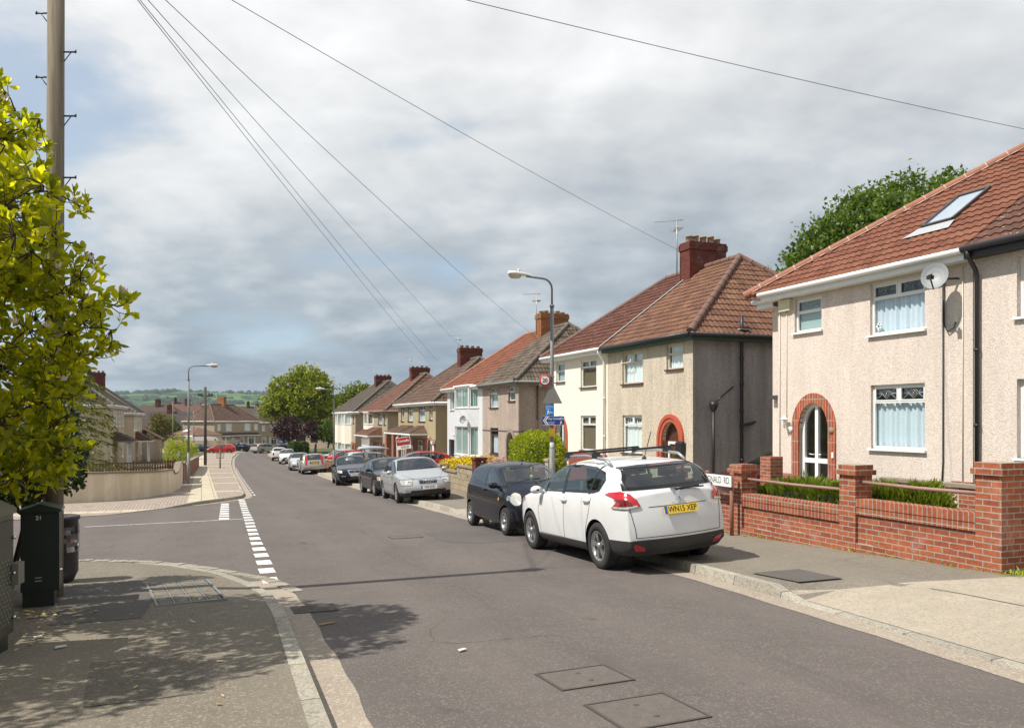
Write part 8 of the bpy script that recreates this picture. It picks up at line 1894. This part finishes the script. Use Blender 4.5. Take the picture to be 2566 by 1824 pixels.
def tree(label, loc, blobs, r0, nclump, nleaf, lsize, csize, mat, seed, cat='tree', name='tree', group=None, ntips=60, aspect=.6, root=None, up=.2):
    """blobs are (centre, radii) above the foot of the tree"""
    rng = np.random.default_rng(seed); e = empty(name, loc, 0, label, cat, group); mb = MB(); tips = blob_pts(blobs, ntips, rng, .3); limbs(mb, root or (0, 0, -.2), [tuple(t) for t in tips], r0, rng); mb.build('trunk', L_BARK, e)
    c = np.concatenate([blob_pts(blobs, nclump, rng, .55), tips]); k = rng.integers(0, len(c), size=nleaf); C = c[k] + rng.normal(size=(nleaf, 3)) * csize * np.array([1, 1, .7]); V, F = leaves_np(C, lsize, rng, up, aspect); mesh_np('crown', V, F, mat, e); return e
def hedge(label, s0, s1, t0, t1, z0, h, mat, n, lsize, seed, name='hedge', cat='hedge', core=True, sl=True, group=None, round_=.12, spiky=0.0):
    rng = np.random.default_rng(seed); o = st((s0 + s1) / 2, (t0 + t1) / 2, z0); e = empty(name, o, ANG, label, cat, group); hx, hy = abs(s1 - s0) / 2, abs(t1 - t0) / 2; k = (gz(s0 if s0 > s1 else s1) - gz(min(s0, s1))) / (2 * hx)
    d = rng.uniform(-1, 1, size=(n, 3)); f = rng.integers(0, 5, size=n); q = d.copy(); q[f == 0, 0] = 1; q[f == 1, 0] = -1; q[f == 2, 1] = 1; q[f == 3, 1] = -1; q[f == 4, 2] = 1; q[f >= 4, 2] = 1
    big = rng.random(n) < .45; q[big, 2] = 1
    nrm = np.abs(q) ** 5; r = (nrm.sum(axis=1)) ** (-.2); q = q * np.maximum(r, .8)[:, None]; lump = 1 + .06 * np.sin(q[:, 0] * hx * 5 + seed) + .05 * np.sin(q[:, 1] * 7 + q[:, 0] * hx * 9); C = np.stack([q[:, 0] * hx, q[:, 1] * hy * lump, (q[:, 2] * .5 + .5) * h * lump + q[:, 0] * hx * (k if sl else 0)], axis=1) + rng.normal(size=(n, 3)) * .035
    ax = np.stack([q[:, 0] * .4, q[:, 1] * .6, np.full(n, .5 + spiky)], axis=1); V, F = leaves_np(C, lsize, rng, .1, .5 if not spiky else .18, .55 if not spiky else .3, ax); mesh_np('foliage', V, F, mat, e)
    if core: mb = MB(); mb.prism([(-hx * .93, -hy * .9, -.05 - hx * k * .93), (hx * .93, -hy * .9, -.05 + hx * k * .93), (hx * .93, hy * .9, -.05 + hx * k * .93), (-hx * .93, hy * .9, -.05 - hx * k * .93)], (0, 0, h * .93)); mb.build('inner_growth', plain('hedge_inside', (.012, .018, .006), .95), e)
    return e
def ball_bush(label, s, t, z0, rx, ry, h, mat, n, lsize, seed, name='bush', cat='bush', up=.3, pw=3.0, group=None):
    rng = np.random.default_rng(seed); e = empty(name, st(s, t, z0), ANG, label, cat, group); d = rng.normal(size=(n, 3)); d /= np.linalg.norm(d, axis=1)[:, None]; r = (np.abs(d) ** pw).sum(axis=1) ** (-1 / pw); lump = 1 + .07 * np.sin(d[:, 0] * 9 + seed) * np.sin(d[:, 2] * 8) + .05 * np.sin(d[:, 1] * 13); rr = r * lump * (.86 + .16 * rng.random(n))
    C = d * rr[:, None] * np.array([rx, ry, h / 2]) + np.array([0, 0, h / 2]); V, F = leaves_np(C, lsize, rng, up, .6, .6, d * .8); mesh_np('foliage', V, F, mat, e)
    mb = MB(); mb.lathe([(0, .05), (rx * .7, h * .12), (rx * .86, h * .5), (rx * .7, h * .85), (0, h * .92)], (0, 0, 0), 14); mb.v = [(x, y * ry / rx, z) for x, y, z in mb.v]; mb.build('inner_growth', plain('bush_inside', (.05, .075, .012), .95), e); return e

def magnolia():
    rng = np.random.default_rng(5); base = Vector((-6.35, 7.1, gz(to_st(-6.35, 7.1)[0]) + .1)); e = empty('magnolia_tree', base, 0, 'magnolia with bright yellow green leaves leaning over the green cabinets', 'tree')
    B = []
    def blob(px, py, Z, rx, rz, ry=None): B.append((tuple(pix(px, py, Z) - base), (rx, ry or rx, rz)))
    blob(-15, 400, 6.7, .40, .46); blob(70, 520, 6.7, .36, .28); blob(165, 505, 7.0, .28, .17); blob(-40, 640, 6.8, .62, .5); blob(90, 660, 7.0, .42, .36); blob(225, 665, 7.1, .22, .16); blob(210, 770, 7.2, .46, .26); blob(290, 765, 7.3, .26, .12); blob(60, 820, 7.2, .66, .48); blob(215, 860, 7.4, .28, .22)
    blob(40, 980, 7.6, .60, .44); blob(130, 1010, 7.7, .34, .40); blob(-30, 1120, 7.5, .62, .50); blob(90, 1150, 7.9, .34, .30); blob(60, 1080, 7.9, .5, .42); blob(150, 1105, 8.0, .26, .34); blob(50, 1190, 8.0, .5, .26); blob(140, 930, 7.8, .36, .3); blob(-150, 700, 7.2, .9, 1.0); blob(-190, 1000, 7.4, .9, .8); blob(-130, 350, 6.9, .8, .75); blob(-300, 600, 7.2, 1.1, 1.3); blob(-80, 480, 6.0, .55, .6); blob(-160, 240, 6.6, .6, .5)
    for c_, r_ in (((-5.1, 5.3, 3.3), (1.0, 1.1, .8)), ((-5.6, 4.5, 3.4), (.9, .9, .8)), ((-5.0, 6.1, 3.9), (.8, .9, .7)), ((-4.75, 5.3, 2.1), (.55, .7, .5))): B.append((tuple(Vector(c_) - base), r_))
    tips = blob_pts(B, 3400, rng, .25); mb = MB(); prim = [tuple(t) for t in blob_pts(B, 420, rng, .0)]; limbs(mb, (-.1, .1, -.3), prim, .11, rng, .22, 5, .2, .006)
    P = np.array(prim); tw = MB()
    for t in tips:
        j = np.argmin(np.linalg.norm(P - t, axis=1)); a = Vector(P[j]); b = Vector(t); m = a.lerp(b, .5) + Vector((0, 0, -.04)); tw.tube([a, m, b], [.0055, .004, .003], 4, 0, False)
    mb.build('trunk', L_TWIG, e); tw.build('twigs', L_TWIG, e)
    n = 8; C = np.repeat(tips, n, axis=0); par = np.array([P[np.argmin(np.linalg.norm(P - t, axis=1))] for t in tips]); ax = tips - par; ax /= (np.linalg.norm(ax, axis=1)[:, None] + 1e-6); ax = np.repeat(ax, n, axis=0) * .55; off = rng.random(len(C)) ** .7; C = C - np.repeat(tips - par, n, axis=0) * (off * .28)[:, None] * (rng.random(len(C)) < .8)[:, None]
    V, F = leaves_np(C, .090, rng, .42, .46, .62, ax, .16, True); mesh_np('crown', V, F, L_MAG, e)
    # a few pale pink flowers left on the branch ends
    fl = MB(); pm = plain('magnolia_petal', (.68, .56, .52), .6, var=.15)
    for px, py, Z in ((118, 822, 6.9), (225, 650, 7.0), (12, 252, 6.5), (310, 735, 7.2), (160, 955, 7.3), (145, 672, 6.8), (190, 512, 6.9), (36, 812, 6.7)):
        c = pix(px, py, Z) - base
        for k in range(6):
            a = k * 1.05 + px; o = Vector((cos(a), sin(a), 0)) * .016; u = Vector((cos(a) * .35, sin(a) * .35, 1)).normalized(); s_ = Vector((-sin(a), cos(a), 0)) * .02; fl.poly([c + o, c + o + u * .03 + s_ * .7, c + o * 1.5 + u * .06, c + o + u * .03 - s_ * .7])
    fl.build('blossom', pm, e)
magnolia()

def left_growth():
    # ivy covered growth, garden wall and cedar around the foot of the magnolia and the cream wall
    e = path_wall('garden_wall', 'brick garden wall overgrown with ivy behind the green cabinets', [(2.0, -2.35), (9.5, -2.35), (10.6, -2.45), (11.6, -2.9), (12.4, -4.2), (12.8, -7)], [1.15, 1.15, 1.15, 1.12, 1.1, 1.1], .22, -.3, brick('mossy_brick', (.25, .12, .075), (.18, .08, .05)), M_STONE)
    rng = np.random.default_rng(9); o = Vector((-6.0, 9.4, gz(11) + .1)); e = empty('ivy', o, 0, 'dark ivy hanging over the garden wall beside the telegraph pole', 'ivy'); B = []
    def blob(px, py, Z, rx, rz): B.append((tuple(pix(px, py, Z) - o), (rx, rx, rz)))
    blob(40, 1215, 9.3, .5, .30); blob(130, 1190, 9.6, .34, .34); blob(175, 1130, 9.9, .22, .30); blob(150, 1060, 10, .26, .3); blob(190, 1190, 10.1, .14, .20); blob(-60, 1180, 9, .7, .4); blob(100, 1110, 9.6, .36, .3); blob(205, 1150, 10.2, .08, .2)
    C = blob_pts(B, 4600, rng, .4); V, F = leaves_np(C, .06, rng, -.1, .75); mesh_np('foliage', V, F, L_IVY, e); mb = MB(); mb.tube([(-.1, .1, -.2), (.15, .1, .9), (.3, .0, 1.7)], [.05, .03, .01], 6)
    for k in range(26): p = Vector(C[k * 90]); mb.tube([(.1, .1, .9), tuple(p * .6 + Vector((.05, .05, .5))), tuple(p)], [.012, .008, .004], 4)
    mb.build('stem', L_TWIG, e)
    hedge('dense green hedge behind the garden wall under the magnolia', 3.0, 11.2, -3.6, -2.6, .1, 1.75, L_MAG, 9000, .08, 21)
    # cedar with drooping golden tips
    rng = np.random.default_rng(12); s, t = 33.6, -4.5; base = st(s, t, .3); e = empty('cedar_tree', base, 0, 'golden cedar with layered drooping branches behind the cream wall', 'tree'); mb = MB(); H = 5.6; mb.tube([(0, 0, -.3), (0, 0, H)], [.13, .02], 8); Cs, Ax = [], []
    for i in range(58):
        z = .5 + (H - .6) * (i / 58) ** .95; L = (1.55 * (1 - (z / H) ** 1.5) + .35) * rng.uniform(.75, 1.15); a = i * 2.4 + rng.uniform(-.3, .3); d = Vector((cos(a), sin(a), 0)); pts = [Vector((0, 0, z)) + d * L * f + Vector((0, 0, .18 * f - .42 * f * f)) for f in np.linspace(0, 1, 6)]; mb.tube(pts, [.03, .024, .018, .012, .008, .005], 4, 0, False)
        for q in range(70):
            f = rng.uniform(.15, 1.02); k = f * 5; j = min(4, int(k)); p = pts[j].lerp(pts[j + 1], k - j); sd = Vector((-d.y, d.x, 0)) * rng.normal() * .30 * L * (1.1 - f * .6); Cs.append(p + sd + Vector((0, 0, rng.normal() * .05 - .06 * abs(sd.length)))); Ax.append(d * .8 + sd * 1.2 + Vector((0, 0, -.55)))
    mb.build('trunk', L_BARK, e); V, F = leaves_np(np.array(Cs), .17, rng, -.15, .30, .35, np.array(Ax)); mesh_np('crown', V, F, L_CED, e)
    tree('bright green young shrub at the end of the cream wall', st(60, -1.7, .15), [((0, 0, 1.3), (.8, .8, 1.2)), ((.1, 0, 2.2), (.5, .5, .6))], .05, 120, 2600, .13, .12, L_YG, 31, 'shrub', 'shrub', ntips=24, aspect=.35, up=.8)
    tree('feathery yellow green shrub by the distant side road', st(101, -1.4, .15), [((0, 0, 1.1), (.9, .9, 1.1))], .05, 60, 1200, .16, .2, L_YG, 32, 'shrub', 'shrub', ntips=14)
    tree('yellowish rounded tree behind the second left pair', pix(402, 1120, 138), [((0, 0, 3.4), (1.9, 1.9, 2.6)), ((-.4, 0, 4.6), (1.2, 1.2, 1.2))], .16, 150, 3200, .30, .35, leafmat('leaf_olive_yellow', [(.06, .06, .015), (.12, .11, .02), (.18, .16, .03)], .3), 33)
    tree('dark conifer right of the yellowish tree', pix(425, 1122, 142), [((0, 0, 2.2), (1.1, 1.1, 1.9)), ((.2, 0, 4.2), (.8, .8, 1.6))], .14, 120, 2600, .28, .25, L_DK, 34); tree('second dark conifer, close to the cream annexe', pix(438, 1120, 150), [((0, 0, 2.0), (1.2, 1.2, 1.8)), ((.1, 0, 3.6), (.8, .8, 1.3))], .14, 110, 2200, .28, .25, L_HG, 35)
left_growth()

def right_growth():
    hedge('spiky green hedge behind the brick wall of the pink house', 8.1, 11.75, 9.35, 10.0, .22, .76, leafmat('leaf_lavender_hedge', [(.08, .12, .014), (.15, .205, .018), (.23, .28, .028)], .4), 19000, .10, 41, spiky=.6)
    rng = np.random.default_rng(4); e = empty('fern', st(7.55, 9.32, .2), 0, 'small bright fern just left of the big brick pier', 'plant'); Cs, Ax = [], []
    for k in range(26):
        a = k * 2.4; L = rng.uniform(.22, .36)
        for f in np.linspace(.1, 1, 12): Cs.append((cos(a) * L * f, sin(a) * L * f, .10 + .42 * f - .32 * f * f)); Ax.append((cos(a) * .4 - sin(a) * rng.choice((-1, 1)), sin(a) * .4 + cos(a) * rng.choice((-1, 1)), .1))
    V, F = leaves_np(np.array(Cs), .07, rng, .1, .3, .2, np.array(Ax)); mesh_np('fronds', V, F, L_YG, e)
    ball_bush('large clipped yellow green bush beside the lamp post in front of the cream house', 23.9, 10.3, .1, .95, .80, 2.1, L_YG, 20000, .065, 42, pw=3.4)
    # yellow flowering row behind the block wall
    def flowers(label, s0, s1, t, seed, h=.42, base=.80, gr=L_DK, fl=L_FLW, n=3000):
        rng = np.random.default_rng(seed); e = empty('flowering_shrub', st((s0 + s1) / 2, t, 0), ANG, label, 'shrub'); hx = abs(s1 - s0) / 2; k = (gz(s1) - gz(s0)) / (2 * hx); X = rng.uniform(-hx, hx, n); Y = rng.normal(size=n) * .22; top = base + h * (.75 + .25 * np.sin(X * 4 + seed) + .12 * np.sin(X * 11)); Z = rng.uniform(.1, 1, n) ** .5 * top + X * k
        V, F = leaves_np(np.stack([X, Y, Z], 1), .08, rng, .4, .4); mesh_np('foliage', V, F, gr, e); q = Z > (top * .80 + X * k); C = np.stack([X[q], Y[q], Z[q] + .04], 1); C = np.repeat(C, 2, 0) + rng.normal(size=(2 * q.sum(), 3)) * .035; V, F = leaves_np(C, .065, rng, .3, .8); mesh_np('blossom', V, F, fl, e)
    flowers('bright yellow flowers behind the grey block wall, nearest the brick pier', 26.8, 29.0, 9.5, 43, .40, .98); flowers('bright yellow flowers farther along the block wall by the red hatchback', 29.1, 31.4, 9.5, 44, .45, .85)
    flowers('low pink flowering shrub by the dark brick pier', 24.9, 26.2, 9.6, 45, .35, .95, L_DK, leafmat('petal_pink', [(.45, .2, .2), (.6, .35, .33)], .3, .6), 1200)
    # street tree, plum, hedges by the bend
    bt = st(118.5, 13.6, .1); tree('big street tree with a thick trunk and spreading green crown at the bend', bt, [((-.3, 0, 7.2), (5.2, 4.6, 2.8)), ((1.6, .3, 9.6), (3.0, 3.0, 2.3)), ((-2.0, 0, 9.0), (2.8, 2.8, 2.2)), ((.6, 0, 11.3), (2.0, 2.0, 1.6)), ((3.8, 0, 6.2), (2.2, 2.2, 1.6)), ((-4.2, 0, 5.8), (1.9, 1.9, 1.3)), ((-.6, -.4, 5.8), (2.6, 2.2, 1.3))], .52, 420, 15000, .40, .42, L_OAK, 51, ntips=90)
    tree('dark plum coloured tree in front of the big street tree', pix(722, 1134, 104), [((-.2, 0, 3.1), (1.5, 1.5, 1.7)), ((-.9, 0, 2.5), (1.0, 1.0, 1.0)), ((.9, .4, 2.9), (1.0, 1.0, 1.2))], .22, 120, 2600, .26, .3, L_PL, 52); tree('second plum coloured tree right of the thick trunk', pix(790, 1130, 112), [((0, 0, 2.9), (1.5, 1.5, 1.4))], .16, 90, 1700, .28, .3, L_PL, 53)
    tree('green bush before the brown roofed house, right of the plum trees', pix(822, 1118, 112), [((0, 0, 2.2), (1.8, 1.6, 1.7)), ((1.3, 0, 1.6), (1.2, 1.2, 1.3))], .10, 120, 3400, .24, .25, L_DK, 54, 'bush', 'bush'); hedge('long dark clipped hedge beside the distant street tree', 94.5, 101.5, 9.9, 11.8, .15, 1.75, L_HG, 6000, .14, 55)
    tree('yellow green treetop showing over the dark grey roofs of the right row', pix(893, 1090, 128), [((0, 0, 5.2), (3.4, 3.0, 3.2)), ((1.6, 0, 6.0), (2.2, 2, 2.0)), ((-2.4, 0, 4.4), (2.0, 2, 2.0))], .3, 180, 6500, .40, .4, leafmat('leaf_lime', [(.07, .10, .01), (.13, .17, .014), (.20, .23, .02)], .35), 56)  # lime is this tree's own leaf colour
    tree('tall dense green tree rising behind the roof of the pink house', Vector((21.3, 45, gz(34) + .2)), [((0, 0, 13.0), (3.6, 3.4, 3.2)), ((2.6, 0, 14.9), (3.2, 3.0, 2.4)), ((-3.2, 0, 11.2), (2.6, 2.4, 2.6)), ((4.4, 0, 14.0), (3.0, 3, 3)), ((.5, 0, 8.0), (4, 4, 3)), ((-4.4, 0, 9.8), (2.8, 2.4, 2.6)), ((-2.4, 0, 12.4), (2.6, 2.4, 2.4)), ((-6.4, 0, 8.3), (1.8, 1.8, 2.0)), ((-1.2, 0, 13.8), (2.4, 2.4, 2.2)), ((5.6, 0, 15.6), (2.0, 2, 1.6))], .45, 700, 60000, .24, .36, L_DK, 57, ntips=80)
    tree('feathery dark tree beside the hip of the buff house roof', Vector((16.0, 44, gz(35) + .2)), [((0, 0, 8.8), (1.4, 1.4, 1.9)), ((-.9, 0, 7.6), (1.0, 1, 1.4)), ((1.2, 0, 8.2), (1.2, 1.2, 2.0))], .22, 130, 5200, .22, .26, L_DK, 58, ntips=40)
    # weeds at the foot of the walls
    rng = np.random.default_rng(77); Cs = []
    for i in range(150): s = rng.uniform(6.4, 12.0); Cs.append(tuple(st(s, 8.85 - abs(rng.normal()) * .03, .13)))
    for i in range(160): s = rng.uniform(6.0, 6.6); Cs.append(tuple(st(s, 8.8 + rng.uniform(-.05, .4), .14)))
    V, F = leaves_np(np.array(Cs), .055, rng, 1.2, .25); tag(mesh_np('weeds', V, F, L_YG), kind='stuff')
right_growth()

# far woods and hedgerows on the hills: one mass
def woodland():
    rng = np.random.default_rng(3); V, F = [], []; mb = MB(); n = 0
    def lump(x, y, r, h):
        z = hill_z(x, y); b = len(mb.v); k = 7
        for (f, q) in ((1.0, 0.0), (1.08, .45), (.7, .85), (.2, 1.0)):
            for i in range(k): a = 2 * pi * i / k + q; w = r * f * rng.uniform(.8, 1.2); mb.v.append((x + w * cos(a), y + w * sin(a), z - .5 + h * q * rng.uniform(.9, 1.1)))
        for j in range(3):
            for i in range(k): i2 = (i + 1) % k; mb.face((b + j * k + i, b + j * k + i2, b + (j + 1) * k + i2, b + (j + 1) * k + i))
        mb.face([b + 3 * k + i for i in range(k)])
    for g in range(85):
        d = rng.uniform(620, 3350); a = R(rng.uniform(-36, 0)); x0, y0 = d * sin(a), d * cos(a); ang = rng.uniform(0, 3.14); m = int(rng.uniform(6, 20)); row = rng.random() < .7
        for k in range(m):
            f = (k - m / 2) * rng.uniform(9, 15); x, y = (x0 + f * cos(ang), y0 + f * sin(ang) * .5) if row else (x0 + rng.normal() * 45, y0 + rng.normal() * 45); lump(x, y, rng.uniform(5, 11), rng.uniform(6, 13))
    for k in range(120): a = R(rng.uniform(-34, -2)); d = 3300 + rng.uniform(-80, 60); lump(d * sin(a), d * cos(a), rng.uniform(9, 20), rng.uniform(7, 18))
    for k in range(120): a = R(rng.uniform(-34, -2)); d = rng.uniform(330, 640); lump(d * sin(a), d * cos(a), rng.uniform(4, 8), rng.uniform(5, 9))
    tag(mb.build('woodland', plain('far_woodland_green', (.028, .050, .020), 1.0, var=.4, scale=.02)), kind='stuff')
    # pale specks of farms and village houses on the slope: each a small gabled block
    vm = plain('far_pale_wall', (.55, .5, .44), .9); vr = plain('far_slate', (.16, .12, .11), .9)
    for i in range(26):
        d = rng.uniform(800, 2300); a = R(rng.uniform(-31, -13)); x, y = d * sin(a), d * cos(a); z = hill_z(x, y); w = rng.uniform(9, 16); mb = MB(); mb.box(-w / 2, -4, -2, w / 2, 4, 5.5, 0); mb.prism([(-w / 2, -4.4, 5.5), (-w / 2, 4.4, 5.5), (-w / 2, 0, 8.8)], (w, 0, 0), 1); o = mb.build('distant_house', [vm, vr], None, (x, y, z), rng.uniform(-.6, .6)); tag(o, 'tiny pale house far off on the hillside', 'house', 'tiny houses on the hillside')
woodland()

# ------------------------------------------------------------ the air: fades the hills
def haze():
    mb = MB(); mb.box(-3800, -300, -95, 1800, 4000, 150); m = bpy.data.materials.new('haze'); m.use_nodes = True; N = NT(m.node_tree)
    v = N.n('ShaderNodeVolumePrincipled', {'Color': (.70, .80, .92, 1), 'Density': .00010, 'Anisotropy': 0.0}); o = N.n('ShaderNodeOutputMaterial'); m.node_tree.links.new(v.outputs[0], o.inputs['Volume']); h = mb.build('haze', m); tag(h, 'thin blue haze over the valley', None, None, 'stuff')
haze()
